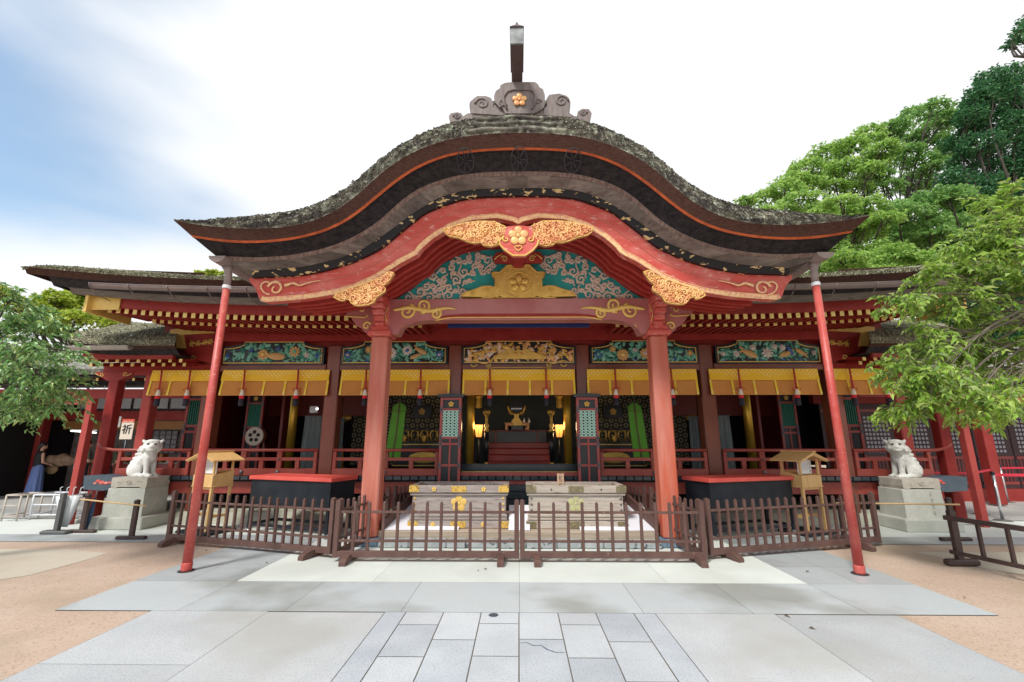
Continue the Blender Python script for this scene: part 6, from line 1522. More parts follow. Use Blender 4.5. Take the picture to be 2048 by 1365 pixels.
    for k in range(3):
        xx = xa + .35 + k * .55; f = thing('gilt_vessel', 'small gilt vessel on the %s altar shelf, number %s from the pillar' % (side, ('one', 'two', 'three')[k]), 'vessel', (xx, 12.95, zt)); f['label'] = 'small gilt vessel standing on the %s altar table' % side; f['group'] = 'gilt vessels on the %s altar table' % side
        b = MB(); b.m('gold'); b.lathe([(.05, 0), (.03, .03), (.08, .10), (.06, .15), (.07, .17)], (xx, 12.8, zt - .25 + .25), 12); b.build('vessel', None, f)
    # gilt crane-like ornament with curved neck
    x, z = P(CX + s * -1 * -350, 868, 12.2); x = s * abs(x)
    t = thing('gilt_bird', 'curved gilt bird ornament behind the %s second pillar' % side, 'ornament', (x, 12.2, zv)); b = MB(); b.m('gold')
    b.tube([(x, 12.2, Zv(925, 12.2)), (x + s * .06, 12.2, Zv(895, 12.2)), (x + s * .22, 12.2, Zv(870, 12.2)), (x + s * .2, 12.2, Zv(850, 12.2)), (x + s * .02, 12.2, Zv(838, 12.2))], [.05, .06, .06, .05, .07], 10); b.ell((x - s * .03, 12.2, Zv(836, 12.2)), (.15, .1, .09), 12, 8); b.lathe([(.14, 0), (.14, .03), (.04, .05), (.04, .2)], (x, 12.2, zv), 14); b.build('bird_body', None, t)
    # gauze drapes
    for k, (u0, u1, v0) in enumerate(((607, 643, 833), (676, 686, 838)) if s < 0 else ((1425, 1462, 833), (1380, 1398, 835))):
        xa, xb = Xu(u0, 870, 11.4), Xu(u1, 870, 11.4); zt = Zv(v0, 11.4); n = 16; b = MB(); b.m('gauze'); b.smooth = True
        for z in (zt, zv + .05):
            sp = 1 if z == zt else 1.18
            for i in range(n + 1): q = i / n; xx = (xa + xb) / 2 + (q - .5) * (xb - xa) * sp; b.v.append((xx, 11.4 + .03 * math.sin(q * 22), z))
        for i in range(n): b.face((i, i + 1, n + 2 + i, n + 1 + i))
        t = thing('gauze_curtain', 'grey gauze curtain %s in the %s bays' % ('with wide folds' if k == 0 else 'narrow strip beside the pillar', side), 'curtain', ((xa + xb) / 2, 11.4, zv)); b.build('gauze', None, t)
        b = MB(); b.m('iron_grey'); b.tube([(xa - .02, 11.4, zt + .01), (xb + .02, 11.4, zt + .01)], .012, 6); b.build('hanging_rod', None, t)
# camera box above left curtain
x, z = P(628, 820, 11.3); t = thing('projector', 'small white device with a light above the grey curtain', 'device', (x, 11.3, z)); b = MB(); b.m('white_metal'); b.cbox(x - .09, x + .07, 11.25, 11.4, z - .08, z + .09, .01); b.build('case', None, t)
ml = emis('white_led', (1, 1, 1), 3); b = MB(); b.m('white_led'); b.ell((x + .10, 11.26, z + .02), .025, 8, 6); b.build('led', None, t)
# drum
x, z = P(509, 873, 11.9); t = thing('drum', 'round pale drum head painted with a dark plum crest', 'drum', (x, 11.9, z - .3)); M_ = Matrix.Rotation(R(90), 3, 'X')
b = MB(); b.m('lacquer_dark'); b.lathe([(.22, -.35), (.25, -.15), (.25, .0)], (0, 0, 0), 26, True, M_); b.v = [(v[0] + x, v[1] + 11.9, v[2] + z) for v in b.v]; b.build('drum_shell', None, t)
b = MB(); b.m('paper'); b.lathe([(.235, .0), (.235, .02)], (0, 0, 0), 30, False, M_); b.v = [(v[0] + x, v[1] + 11.9, v[2] + z) for v in b.v]; b.build('drum_head', None, t)
b = MB(); b.m('hollow_dark')
for k in range(5): a = math.pi / 2 + k * 2 * math.pi / 5; b.ell((x + .11 * math.cos(a), 11.878, z + .11 * math.sin(a)), (.05, .006, .05), 14, 5)
b.build('plum_crest', None, t)
b = MB(); b.m('lacquer_dark')
for q in (-1, 1): b.beam((x + q * .3, 12.0, zv), (x + q * .2, 12.0, z - .1), .05, .05)
b.box(x - .32, x + .32, 11.9, 12.1, z - .36, z - .3); b.build('drum_rack', None, t)

# ============================================================ side galleries
def gallery(s, label):
    side = 'left' if s < 0 else 'right'
    g = thing('side_gallery', label, 'gallery', (s * 12, 12, 0)); X = lambda a: s * a
    def bx(name, m, xa, xb, ya, yb, za, zb_, par=g, c=0.0):
        b = MB(); b.m(m); a, d = sorted((X(xa), X(xb))); (b.cbox(a, d, ya, yb, za, zb_, c=c) if c else b.box(a, d, ya, yb, za, zb_)); return b.build(name, None, par)
    # porch roof over the corner
    YE = 9.1; ze = Zv(690, YE)
    b = MB(); b.m('thatch_pale'); r_ = np.random.default_rng(30 + s); nx = 60; rows = [(YE, ze + .04), (YE + .05, ze + .14), (YE + .3, ze + .27), (YE + 1.2, ze + .62), (YE + 2.6, ze + 1.12)]
    for k, (Y, z) in enumerate(rows):
        for i in range(nx + 1):
            xo = 9.50 + (1.15 * (Y - YE) / 2.6); xi = max(7.2, .79 * Y); q = xi + (xo - xi) * i / nx; e = .10 * max(0, (q - 8.3) / 1.2) ** 2 * (1 if k < 3 else .3)
            j = 0 if k == 0 else 1; b.v.append((X(q), Y + j * r_.normal() * .006, z + e + j * r_.normal() * .008 - (0 if j else .03)))
    for k in range(len(rows) - 1):
        for i in range(nx): b.face((k * (nx + 1) + i, k * (nx + 1) + i + 1, (k + 1) * (nx + 1) + i + 1, (k + 1) * (nx + 1) + i))
    bv = np.array(b.v)
    for q in range(3500):
        k = int(r_.integers(0, len(rows) - 1)); i = int(r_.integers(0, nx)); t_ = r_.random(); p = bv[k * (nx + 1) + i] * (1 - t_) + bv[(k + 1) * (nx + 1) + i + 1] * t_; sz = r_.uniform(.006, .018)
        sd_ = np.array([sz, 0, 0]) + r_.normal(size=3) * sz * .3; up = np.array([0, -.5, 1]) * sz + r_.normal(size=3) * sz * .4; b.add([p - sd_, p + sd_, p + sd_ * .5 + up, p - sd_ * .5 + up], [(0, 1, 2, 3)])
    b.build('thatch_roof', None, g)
    def layer(name, m, prof, x1):
        b = MB(); b.m(m); xs_ = np.linspace(7.2, x1, 20); e = lambda q: .10 * max(0, (q - 8.3) / 1.2) ** 2
        for (Y0, z0), (Y1, z1) in zip(prof[:-1], prof[1:]): b.strip([(X(q), Y0, z0 + e(q)) for q in xs_], [(X(q), Y1, z1 + e(q)) for q in xs_])
        pr = [(Y, z + e(x1)) for Y, z in prof]; b.add([(X(x1), Y, z) for Y, z in pr] + [(X(x1 + 1.1), 11.8, pr[-1][1] + .4), (X(x1 + 1.1), 11.8, pr[0][1] + 1.0)], [tuple(range(len(pr) + 2))]); return b.build(name, None, g)
    layer('bark_edge', 'bark_brown', [(YE, ze + .04), (YE + .06, ze - .05)], 9.48)
    layer('under_bark', 'bark_black', [(YE + .055, ze - .045), (YE + .2, ze - .16), (YE + 1.5, ze - .10)], 9.35)
    b = MB(); b.m('gutter_grey'); xs_ = np.linspace(8.05, 9.35, 8); n = 9
    for q in xs_:
        for k in range(n): a = math.pi + math.pi * k / (n - 1); b.v.append((X(q), YE - .08 + .075 * math.cos(a), ze - .02 + .085 * math.sin(a)))
    for i in range(7):
        for k in range(n - 1): b.face((i * n + k, i * n + k + 1, (i + 1) * n + k + 1, (i + 1) * n + k))
    b.face(tuple(range(n))); b.face(tuple(7 * n + k for k in range(n))); b.build('gutter', None, g)
    z0 = Zv(722, 9.4)
    bx('eave_board', 'beam_red', 7.35, 9.3, 9.30, 9.38, Zv(716, 9.3), Zv(701, 9.3))
    tm = MB(); tm.m('rafter_tip'); tm.box(-.033, .033, -.012, 0, -.036, .036); rm = MB(); rm.m('beam_red'); rm.beam((0, 0, 0), (0, .8, .15), .06, .07)
    f = None
    for r2, (Y, z, off) in enumerate(((9.42, Zv(720, 9.42), 0), (9.62, Zv(728, 9.62), .06))):
        for k in range(10):
            q = 7.25 + k * .23 + off
            if f is None: f = rm.build('rafter', None, g, W=False); tt = tm.build('white_cap', None, f, W=False); o = f
            else: o = f.copy(); link(o); o.parent = g; t2 = tt.copy(); link(t2); t2.parent = o
            o.location = Vector((X(q), Y, z)) - worldloc(g)
    bx('gallery_beam', 'beam_red', 6.9, 9.45, 10.0, 10.2, Zv(748, 10.0), Zv(728, 10.0))
    bx('gallery_pillar', 'gallery_red', 9.06, 9.28, 10.0, 10.22, .06, Zv(755, 10.0), c=.015)
    bx('gallery_pillar', 'gallery_red', 9.04, 9.30, 12.6, 12.86, .06, 3.5, c=.015)
    b = MB(); b.m('gallery_red'); x_, z_ = X(9.17), Zv(755, 10.0); b.prism([(x_ - .13, z_ - .06), (x_ + .13, z_ - .06), (x_ + .42, z_ + .10), (x_ + .42, z_ + .14), (x_ - .42, z_ + .14), (x_ - .42, z_ + .10)], 9.98, 10.16); cb = b.build('bracket', None, g)
    b = MB(); b.m('gold_paint')
    for q in (-1, 1): curl(b, spiral(x_ + q * .26, z_ + .08, .05, 1.2, 0, q), 9.97, .010, .006); b.tube([(x_ + q * .3, 9.97, z_ + .04), (x_ + q * .42, 9.97, z_ + .10)], .008, 5)
    b.build('gilt_scroll', None, cb)
    b = MB(); b.m('stone_pale'); b.cbox(x_ - .22, x_ + .22, 9.9, 10.36, 0, .07, .02); b.build('pillar_base', None, g)
    # long corridor behind
    zc = 3.45
    b = MB(); b.m('thatch'); b.strip([(X(9.3), 12.0, zc + .15), (X(30), 12.0, zc + .15)], [(X(9.3), 15.0, zc + 1.3), (X(30), 15.0, zc + 1.3)]); b.strip([(X(9.3), 12.0, zc + .15), (X(30), 12.0, zc + .15)], [(X(9.3), 12.05, zc - .0), (X(30), 12.05, zc - .0)]); b.strip([(X(9.3), 12.05, zc), (X(30), 12.05, zc)], [(X(9.3), 13.0, zc), (X(30), 13.0, zc)]); b.build('corridor_roof', None, g)
    b = MB(); b.m('bark_black'); b.strip([(X(6), 12.0, zc - .02), (X(30), 12.0, zc - .02)], [(X(6), 17, zc + .2), (X(30), 17, zc + .2)]); b.build('corridor_ceiling', None, g)
    bx('corridor_beam', 'gallery_red', 9.3, 30, 12.5, 12.65, 2.85, 3.1); bx('corridor_beam', 'gallery_red', 8.6, 30, 15.1, 15.2, 2.35, 2.65)
    f = None
    for k in range(40):
        q = 9.6 + k * .34
        if f is None: f = rm.build('corridor_rafter', None, g, W=False); tt = tm.build('white_cap', None, f, W=False); o = f
        else: o = f.copy(); link(o); o.parent = g; t2 = tt.copy(); link(t2); t2.parent = o
        o.location = Vector((X(q), 12.2, zc - .12)) - worldloc(g)
    # ceiling of pale panes with dark ribs and a slim tube lamp
    b = MB(); b.m('ceiling_pane')
    for k in range(9):
        q = 9.2 + k * .62
        a, d = sorted((X(q), X(q + .52))); b.box(a, d, 14.9, 14.92, 2.72, 3.12)
    b.build('clerestory', None, g)
    for k in range(4 if s > 0 else 0):
        b = MB(); b.m('gallery_red'); q = 9.17 + (k + 1) * 3.4; a, d = sorted((X(q - .13), X(q + .13))); b.cbox(a, d, 12.5, 12.76, .05, 2.9, .015); b.build('corridor_pillar', None, g)
    return g, X, bx
gl, XL, bxl = gallery(-1, 'left side gallery with low bark roof, red pillars and open amulet shop')
grt, XR, bxr = gallery(1, 'right side gallery with low bark roof and red lattice doors')
# left: shop back wall
bxl('shop_wall', 'shop_wall', 8.6, 22, 16.2, 16.3, 0, 3.3); bxl('amber_frieze', 'amber_frieze', 10, 15.4, 15.25, 15.3, 2.05, 2.33); bxl('side_wall', 'interior_dark', 15.9, 16.0, 12.0, 16.2, 0, 3.2); bxl('side_wall', 'interior_red', 8.62, 8.7, 12.4, 16.2, .9, 3.2)
bxl('corner_pillar', 'gallery_red', 15.75, 16.05, 14.9, 15.2, 0, 2.9, c=.02)
b = MB(); b.m('shoji_pane')
for i in range(7):
    for k in range(5): b.box(-13.6 + i * .22, -13.42 + i * .22, 16.1, 16.12, 1.25 + k * .16, 1.37 + k * .16)
b.build('shop_lattice', None, gl)
tl_ = emis('tube_glow', (1.0, 0.95, 0.85), 2.0)
for k, (u, v, w) in enumerate(((206, 782, .55), (247, 787, .55), (167, 864, .5))):
    x, z = P(u, v, 14.0); t = thing('tube_lamp', ('slim lit tube lamp left of the gallery pillar', 'slim lit tube lamp right of the gallery pillar', 'small lit tube lamp inside the shop')[k], 'lamp', (x, 14.0, z)); b = MB(); b.m('tube_glow'); b.tube([(x - w * .8, 14.0, z + .03), (x + w * .8, 14.0, z - .03)], .022, 8); b.build('lit_tube', None, t)
    b = MB(); b.m('white_metal'); b.box(x - w * .8, x + w * .8, 14.02, 14.06, z + .03, z + .06); b.tube([(x, 14.03, z + .05), (x, 14.03, 3.4)], .01, 5); b.build('lamp_holder', None, t)
# counter with goods
t = thing('shop_counter', 'dark shop counter in the left gallery with small goods', 'counter', (-12, 15.0, 0))
b = MB(); b.m('interior_red'); b.cbox(-13.2, -9.4, 14.8, 15.3, 0, .95, .01); b.build('counter_front', None, t)
b = MB(); b.m('shop_wall'); b.cbox(-13.3, -9.3, 14.7, 15.4, .95, 1.0, .01); b.build('counter_top', None, t)
r9 = random.Random(9)
for k in range(9):
    x = -12.8 + k * .38; q = thing('amulet_tray', 'small tray of amulets on the shop counter', 'tray', (x, 15, 1.0), 0, 'trays of goods on the shop counter'); mm = r9.choice(['paper', 'paper_white', 'card_red', 'amber_frieze']); b = MB(); b.m(mm); b.cbox(x - .12, x + .12, 14.85, 15.1, 1.0, 1.0 + r9.uniform(.06, .28), .008); b.build('tray', None, q)
t = thing('driftwood_log', 'large knobbly brown carved log above the counter', 'wooden log', (Xu(128, 923, 14.4), 14.4, 1.1))
b = MB(); x0 = Xu(128, 923, 14.4); z0 = Zv(922, 14.4)
for q in range(40): a = r9.uniform(-.55, .6); b.ell((x0 + a, 14.4 + r9.uniform(-.1, .1), z0 + r9.uniform(-.12, .14) * (1 - abs(a))), (.16, .1, .09), 8, 6)
fuse(b, .03, 'log', 'driftwood', t, 1, W=False); t.children[0].location = -t.location
# prayer signs
for k, (u, v, Y, lab) in enumerate(((254, 858, 12.3, 'white sign with red top and brushed prayer character beside the left statue'), (391, 872, 11.6, 'white prayer sign with red top half hidden by the drain pipe'))):
    x, z = P(u, v, Y); t = thing('prayer_sign', lab, 'sign', (x, Y, z - .3)); b = MB(); b.m('paper'); b.cbox(x - .17, x + .17, Y, Y + .02, z - .28, z + .26, .003); bo = b.build('board', None, t)
    b = MB(); b.m('card_red'); b.box(x - .17, x + .17, Y - .004, Y, z + .17, z + .26); b.build('red_band', None, t); text_mesh('祈', .27, 'ink', 'lettering', t, (0, -.006, .27), (math.pi / 2, 0, 0), .001, bold=.004)
    b = MB(); b.m('paper')
    for a, c in ((-.13, -.02), (.02, .13)): b.box(x + a, x + c, Y - .007, Y - .004, z + .19, z + .205)
    b.build('small_print', None, t)
    b = MB(); b.m('iron_grey'); b.tube([(x, Y + .03, z - .28), (x, Y + .03, z - 1.0)], .014, 6); b.build('stand_pole', None, t)
x, z = P(229, 844, 13); t = thing('paper_notice', 'blank pale paper notice hanging left of the prayer sign', 'notice', (x, 13, z)); b = MB(); b.m('paper_white'); b.box(x - .18, x + .18, 13.0, 13.01, z - .15, z + .15); b.build('sheet', None, t)
b = MB(); b.m('paper'); b.tube([(x, 13, z + .15), (x, 13, 3.2)], .004, 4); b.build('string', None, t)
# red frames in front of the gallery pillars
for s in (-1, 1):
    side = 'left' if s < 0 else 'right'; X = lambda a: s * a
    t = thing('timber_portal', 'slim red timber frame standing against the %s gallery pillar' % side, 'portal', (X(9.35), 9.85, 0))
    b = MB(); b.m('frame_pink'); a, d = sorted((X(9.23), X(9.36))); b.cbox(a, d, 9.66, 9.80, .0, 2.58, .006); b.build('frame_post', None, t)
    b = MB(); b.m('frame_pink'); a, d = sorted((X(9.36), X(14.5))); b.cbox(a, d, 9.66, 9.78, 2.45, 2.58, .006); b.build('top_beam', None, t)
    b = MB(); b.m('frame_pink'); a, d = sorted((X(14.37), X(14.5))); b.cbox(a, d, 9.66, 9.80, .0, 2.45, .006); b.build('frame_post', None, t)
    # beam end with cloud ornament between pillar and pedestal
    b = MB(); b.m('cloud_blue'); ol = [(168, 952), (205, 950), (232, 955), (232, 978), (205, 982), (166, 979)]; q = [(s * -x, z) for x, z in [P(u, v, 9.6) for u, v in ol]]; 
    tt = thing('cloud_beam_end', 'blue grey beam end with red cloud motif beside the %s pedestal' % side, 'beam end', (X(9.0), 9.6, .8)); b.prism(q, 9.60, 9.9); b.build('beam_end', None, tt)
    b = MB(); b.m('hafu_red'); x, z = P(CX + s * 836, 966, 9.58)
    for dx, dz, r in ((0, 0, .05), (.08, .03, .04), (-.09, -.01, .04), (-.17, .0, .03), (.14, -.01, .03)): b.ell((x + s * dx, 9.596, z + dz), (r * 1.3, .008, r * .8), 10, 5)
    b.build('cloud_motif', None, tt)
    b = MB(); b.m('cloud_blue'); b.box(*sorted((X(8.4), X(9.0))), 9.9, 10.2, .70, .95); b.build('beam', None, tt)
# right gallery: lattice doors
for k in range(7):
    x0 = 8.9 + k * 1.08; r8 = thing('lattice_door', 'dark red lattice door in the right gallery', 'door', (x0 + .5, 13.6, .3), 0, 'dark red lattice doors of the right gallery')
    r8['label'] = ['lattice door nearest the hall in the right gallery', 'second lattice door from the hall in the right gallery', 'lattice door behind the right gallery pillar', 'lattice door just right of the gallery pillar', 'lattice door above the red belts, middle one', 'lattice door near the right edge of the picture', 'last lattice door at the right edge'][k]
    b = MB(); b.m('shoji_dark'); b.cbox(x0, x0 + 1.04, 13.6, 13.66, .35, 2.75, .006); b.build('door_panel', None, r8)
    b = MB(); b.m('shoji_pane')
    for i in range(7):
        for j in range(9): b.box(x0 + .16 + i * .105, x0 + .225 + i * .105, 13.59, 13.6, 1.35 + j * .12, 1.42 + j * .12)
    b.build('lattice_panes', None, r8)
    b = MB(); b.m('interior_red'); 
    for z in (.5, 1.2, 2.55): b.box(x0 + .02, x0 + 1.02, 13.58, 13.6, z - .04, z + .04)
    for i in range(9): b.box(x0 + .1 + i * .1, x0 + .125 + i * .1, 13.585, 13.6, .55, 1.16)
    b.build('door_rails', None, r8)
bxr('lintel_wall', 'gallery_red', 8.7, 22, 13.5, 13.7, 2.75, 3.3); bxr('sill_wall', 'gallery_red', 8.7, 22, 13.5, 13.75, 0, .35)
for q in (16.5, 17.2): bxr('door_panel', 'shoji_dark', q, q + .6, 13.6, 13.66, .35, 2.75)
# right curved red rail ornament beside the statue
# stanchions
def stanchion(u, v, label, h=.95):
    p = Gp(u, v); t = thing('belt_stanchion', label, 'stanchion', p); b = MB(); b.m('steel'); b.lathe([(.03, .02), (.03, h)], p, 12); b.build('pole', None, t); b = MB(); b.m('body_black'); b.lathe([(.03, h), (.036, h + .01), (.036, h + .06), (.02, h + .07)], p, 12); b.build('head', None, t); b = MB(); b.m('grey_post'); b.lathe([(.16, 0), (.16, .015), (.05, .03)], p, 18); b.build('base_disc', None, t); return p
s1 = stanchion(1962, 1030, 'steel stanchion with red belt, left one of the right gallery'); s2 = stanchion(2006, 1042, 'steel stanchion nearest the dark rail barrier, holding red belts'); s3 = stanchion(2016, 1006, 'steel stanchion farthest back near the lattice doors')
t = thing('red_belt', 'red belts stretched between the stanchions at the right edge', 'barrier belt', (s1 + s2) / 2)
b = MB(); b.m('belt_red'); b.beam(s1 + Vector((0, 0, .93)), s1 + Vector((-3.2, .6, .93)), .006, .05); b.beam(s2 + Vector((0, 0, .95)), s2 + Vector((3, 0, .93)), .006, .06); b.beam(s3 + Vector((0, 0, .93)), s3 + Vector((3, .2, .93)), .006, .05); b.beam(s1 + Vector((0, 0, .93)), s3 + Vector((0, 0, .93)), .006, .05); b.build('belt', None, t)

# ============================================================ left: rack, trestles, umbrellas
t = thing('red_rack', 'open red shelf rack with boxes beside the left gallery pillar', 'shelf rack', (0, 0, 0)); p = Gp(128, 1000); x0, y0 = p.x - .55, p.y + 1.2
b = MB(); b.m('frame_pink')
for dx in (0, 1.25):
    for dy in (0, .4): b.box(x0 + dx - .02, x0 + dx + .02, y0 + dy - .02, y0 + dy + .02, 0, 1.0)
b.build('uprights', None, t)
for z in (.2, .62, .98): b = MB(); b.m('frame_pink'); b.box(x0, x0 + 1.25, y0 - .02, y0 + .42, z - .018, z + .018); b.build('shelf', None, t)
for k, (a, c, z, h, m) in enumerate(((.05, .45, .638, .26, 'straw'), (.5, .8, .638, .18, 'seam_brown'), (.08, .5, .218, .3, 'paper'), (.55, 1.1, .218, .26, 'gutter_grey'))):
    q = thing('storage_box', ('straw box on the upper shelf of the red rack', 'small brown box on the upper shelf of the red rack', 'pale box on the lower shelf of the red rack', 'grey crate on the lower shelf of the red rack')[k], 'box', (x0 + a, y0, z)); b = MB(); b.m(m); b.cbox(x0 + a, x0 + c, y0 + .02, y0 + .36, z, z + h, .01); b.build('box', None, q)
def trestle(u0, u1, v0, v1, h, m, label):
    p, q = Gp(u0, v0), Gp(u1, v1); t = thing('metal_trestle', label, 'metal frame', (p + q) / 2); b = MB(); b.m(m); o = Vector((0, .45, 0)); Z = Vector((0, 0, 1))
    for c in (p, q): b.tube([c, c + Z * h], .018, 8); b.tube([c + o, c + o + Z * h], .018, 8); b.tube([c + Z * h, c + o + Z * h], .016, 8); b.tube([c + Z * .1, c + o + Z * .1], .014, 8)
    b.build('end_frame', None, t); b = MB(); b.m(m)
    for c in (Vector((0, 0, 0)), o): b.tube([p + c + Z * h, q + c + Z * h], .018, 8)
    b.tube([p + Z * h * .6, q + Z * h * .6], .014, 8); b.tube([p + Z * .1, q + Z * .1], .014, 8); b.build('long_bars', None, t)
trestle(2, 32, 1043, 1043, .53, 'tan_metal', 'tan metal frame at the far left edge'); trestle(58, 138, 1040, 1040, .52, 'white_metal', 'white metal frame beside the umbrella stand')
p = Gp(112, 1068); t = thing('umbrella_stand', 'dark post holding bundled clear umbrellas beside the white frame', 'umbrella stand', p)
b = MB(); b.m('grey_post'); b.cbox(p.x - .04, p.x + .04, p.y - .04, p.y + .04, .05, .72, .006); b.build('post', None, t); b = MB(); b.m('grey_post'); b.cbox(p.x - .25, p.x + .25, p.y - .09, p.y + .09, 0, .06, .02); b.build('foot', None, t)
for k in range(4):
    q = thing('umbrella', 'folded clear vinyl umbrella in the umbrella stand', 'umbrella', p, 0, 'clear umbrellas in the stand'); a = -.14 + k * .09; b = MB(); b.m('clear_vinyl'); b.tube([p + Vector((a * .4, .12, .1)), p + Vector((a * .9, .12, .45)), p + Vector((a * 1.3, .12, .66))], [.02, .055, .07], 9); b.build('canopy', None, q); b = MB(); b.m('white_metal'); b.tube([p + Vector((a * 1.3, .12, .66)), p + Vector((a * 1.5, .12, .80)), p + Vector((a * 1.5 + .04, .12, .82))], .008, 6); b.build('handle', None, q)
for k in range(2):
    q = thing('umbrella', ('dark blue folded umbrella leaning right of the clear ones', 'second dark blue folded umbrella next to the frame post')[k], 'umbrella', p); a = .25 + k * .12; b = MB(); b.m('umbrella_navy'); b.tube([p + Vector((a, .2, .02)), p + Vector((a + .03, .2, .35)), p + Vector((a + .06, .2, .6))], [.012, .045, .02], 9); b.build('canopy', None, q); b = MB(); b.m('grey_post'); b.tube([p + Vector((a + .06, .2, .6)), p + Vector((a + .08, .2, .74))], .009, 6); b.build('handle', None, q)

# ============================================================ people at the shop
def person(loc, rz, h, label, top, legs, skirt=False, arm_l=(.06, -.16, .52), arm_r=(-.05, -.2, .6), sleeves='short', female=False, bag=False, head_down=0.0):
    t = thing('person', label, 'person', (0, 0, 0)); k = h / 1.7; b = MB(); sw = .17 if female else .20
    def S(v): return Vector(v) * k
    # local frame: faces -y
    hip, waist, chest, neck = (0, 0, .92), (0, .0, 1.08), (0, .0, 1.30), (0, .0, 1.45)
    limb(b, S(hip), S(waist), .135 * k, .115 * k); limb(b, S(waist), S(chest), .115 * k, .13 * k); b.ell(S((0, 0, 1.36)), (sw * k, .095 * k, .10 * k), 14, 8); b.ell(S((0, .01, .92)), (.165 * k, .12 * k, .13 * k), 14, 8)
    limb(b, S(neck) - Vector((0, 0, .04)), S((0, -.01, 1.53)), .052 * k, .05 * k)
    for s in (-1, 1):
        hp, kn, an = (s * .09, 0, .88), (s * .10, -.02, .49), (s * .10, .01, .09)
        limb(b, S(hp), S(kn), .088 * k, .055 * k); limb(b, S(kn), S(an), .052 * k, .036 * k); b.ell(S((s * .10, -.05, .04)), (.045 * k, .12 * k, .04 * k), 12, 7)
    hands = []
    for s, (dx, dy, f) in ((-1, arm_l), (1, arm_r)):
        sh = Vector((s * sw * .95, 0, 1.38)); el = sh + Vector((s * .05, -.02 - .0 * f, -.29)); wr = el + Vector((dx, dy, -.24 + f * .3)); 
        limb(b, S(sh), S(el), .048 * k, .038 * k); limb(b, S(el), S(wr), .036 * k, .026 * k)
        d = (wr - el).normalized(); pm = wr + d * .05; b.ell(S(pm), (.036 * k, .024 * k, .045 * k), 10, 7)
        side = d.cross(Vector((0, 0, 1))); side = side.normalized() if side.length > .1 else Vector((1, 0, 0))
        for j in range(4):
            r0 = pm + d * .035 + side * (j - 1.5) * .019; r1 = r0 + d * (.035, .042, .038, .028)[j] + Vector((0, 0, -.006)); r2 = r1 + d * .025 + Vector((0, 0, -.018)); limb(b, S(r0), S(r1), .0095 * k, .009 * k); limb(b, S(r1), S(r2), .009 * k, .0075 * k)
        r0 = pm + side * .03; limb(b, S(r0), S(r0 + side * .03 + d * .03), .011 * k, .009 * k)
    hc = Vector((0, -.02 - head_down * .1, 1.615)); b.ell(S(hc), (.075 * k, .095 * k, .115 * k), 16, 10); b.ell(S(hc + Vector((0, -.06, -.05))), (.052 * k, .045 * k, .055 * k), 12, 8); b.ell(S(hc + Vector((0, -.098, -.012))), (.013 * k, .02 * k, .022 * k), 8, 6)
    for s in (-1, 1): b.ell(S(hc + Vector((s * .077, .01, -.01))), (.012 * k, .02 * k, .03 * k), 8, 6)
    fuse(b, .0135, 'body', 'skin', t, 2)
    e = MB(); e.m('ink')
    for s in (-1, 1): e.ell(S(hc + Vector((s * .03, -.089, .005))), (.011 * k, .006 * k, .006 * k), 8, 5)
    e.build('eyes', None, t); e = MB(); e.m('stamp_red'); e.mats = ['lip']; mat('lip', (.45, .16, .13), .5); e.ell(S(hc + Vector((0, -.103, -.058))), (.022 * k, .006 * k, .006 * k), 8, 5); e.build('mouth', None, t)
    hb = MB(); hb.ell(S(hc + Vector((0, .018, .03))), (.088 * k, .10 * k, .108 * k), 16, 10)
    if female: hb.ell(S(hc + Vector((0, .09, -.03))), (.06 * k, .06 * k, .07 * k), 12, 8); hb.ell(S(hc + Vector((0, .12, -.09))), (.035 * k, .04 * k, .07 * k), 12, 8)
    hb2 = MB(); hb2.v, hb2.f, hb2.mi, hb2.sm = hb.v, hb.f, hb.mi, hb.sm
    fuse(hb2, .016, 'hair', 'hair', t, 2)
    c = MB(); c.ell(S((0, 0, 1.34)), ((sw + .015) * k, .118 * k, .125 * k), 14, 8); limb(c, S((0, 0, .98)), S((0, 0, 1.32)), .142 * k, .146 * k)
    for s in (-1, 1):
        sh = Vector((s * sw * .95, 0, 1.38))
        if sleeves == 'short': limb(c, S(sh), S(sh + Vector((s * .04, -.01, -.19))), .066 * k, .060 * k)
        else: c.ell(S(sh), (.05 * k, .06 * k, .06 * k))
    fuse(c, .018, 'top', top, t, 3)
    if skirt:
        c = MB(); c.m(legs); n = 36; b0 = len(c.v); c.smooth = True
        for z, r, w in ((1.02, .135, 0), (.9, .18, .004), (.6, .205, .016), (.32, .225, .026), (.14, .24, .034)):
            for i in range(n): a = 2 * math.pi * i / n; rr = r + w * math.sin(a * 9); c.v.append(tuple(S((rr * math.cos(a), rr * .8 * math.sin(a), z))))
        for j in range(4):
            for i in range(n): i2 = (i + 1) % n; c.face((j * n + i, (j + 1) * n + i, (j + 1) * n + i2, j * n + i2))
        c.build('skirt', None, t)
    else:
        c = MB(); c.ell(S((0, .01, .93)), (.175 * k, .135 * k, .14 * k), 14, 8)
        for s in (-1, 1): limb(c, S((s * .09, 0, .86)), S((s * .10, -.02, .49)), .102 * k, .075 * k); limb(c, S((s * .10, -.02, .49)), S((s * .10, .01, .11)), .074 * k, .066 * k)
        fuse(c, .018, 'trousers', legs, t, 3)
    c = MB(); c.m('shoe_pale' if female else 'grey_post')
    for s in (-1, 1): c.ell(S((s * .10, -.05, .035)), (.052 * k, .13 * k, .04 * k), 12, 7); 
    c.build('shoes', None, t)
    t.location = loc; t.rotation_euler = (0, 0, rz); return t
p = Gp(84, 992); person((p.x, p.y - .3, 0), R(152), 1.60, 'person in black sleeveless top and long blue skirt at the shop', 'top_black', 'skirt_blue', True, (.10, -.20, .55), (-.06, -.22, .65), 'none', True)
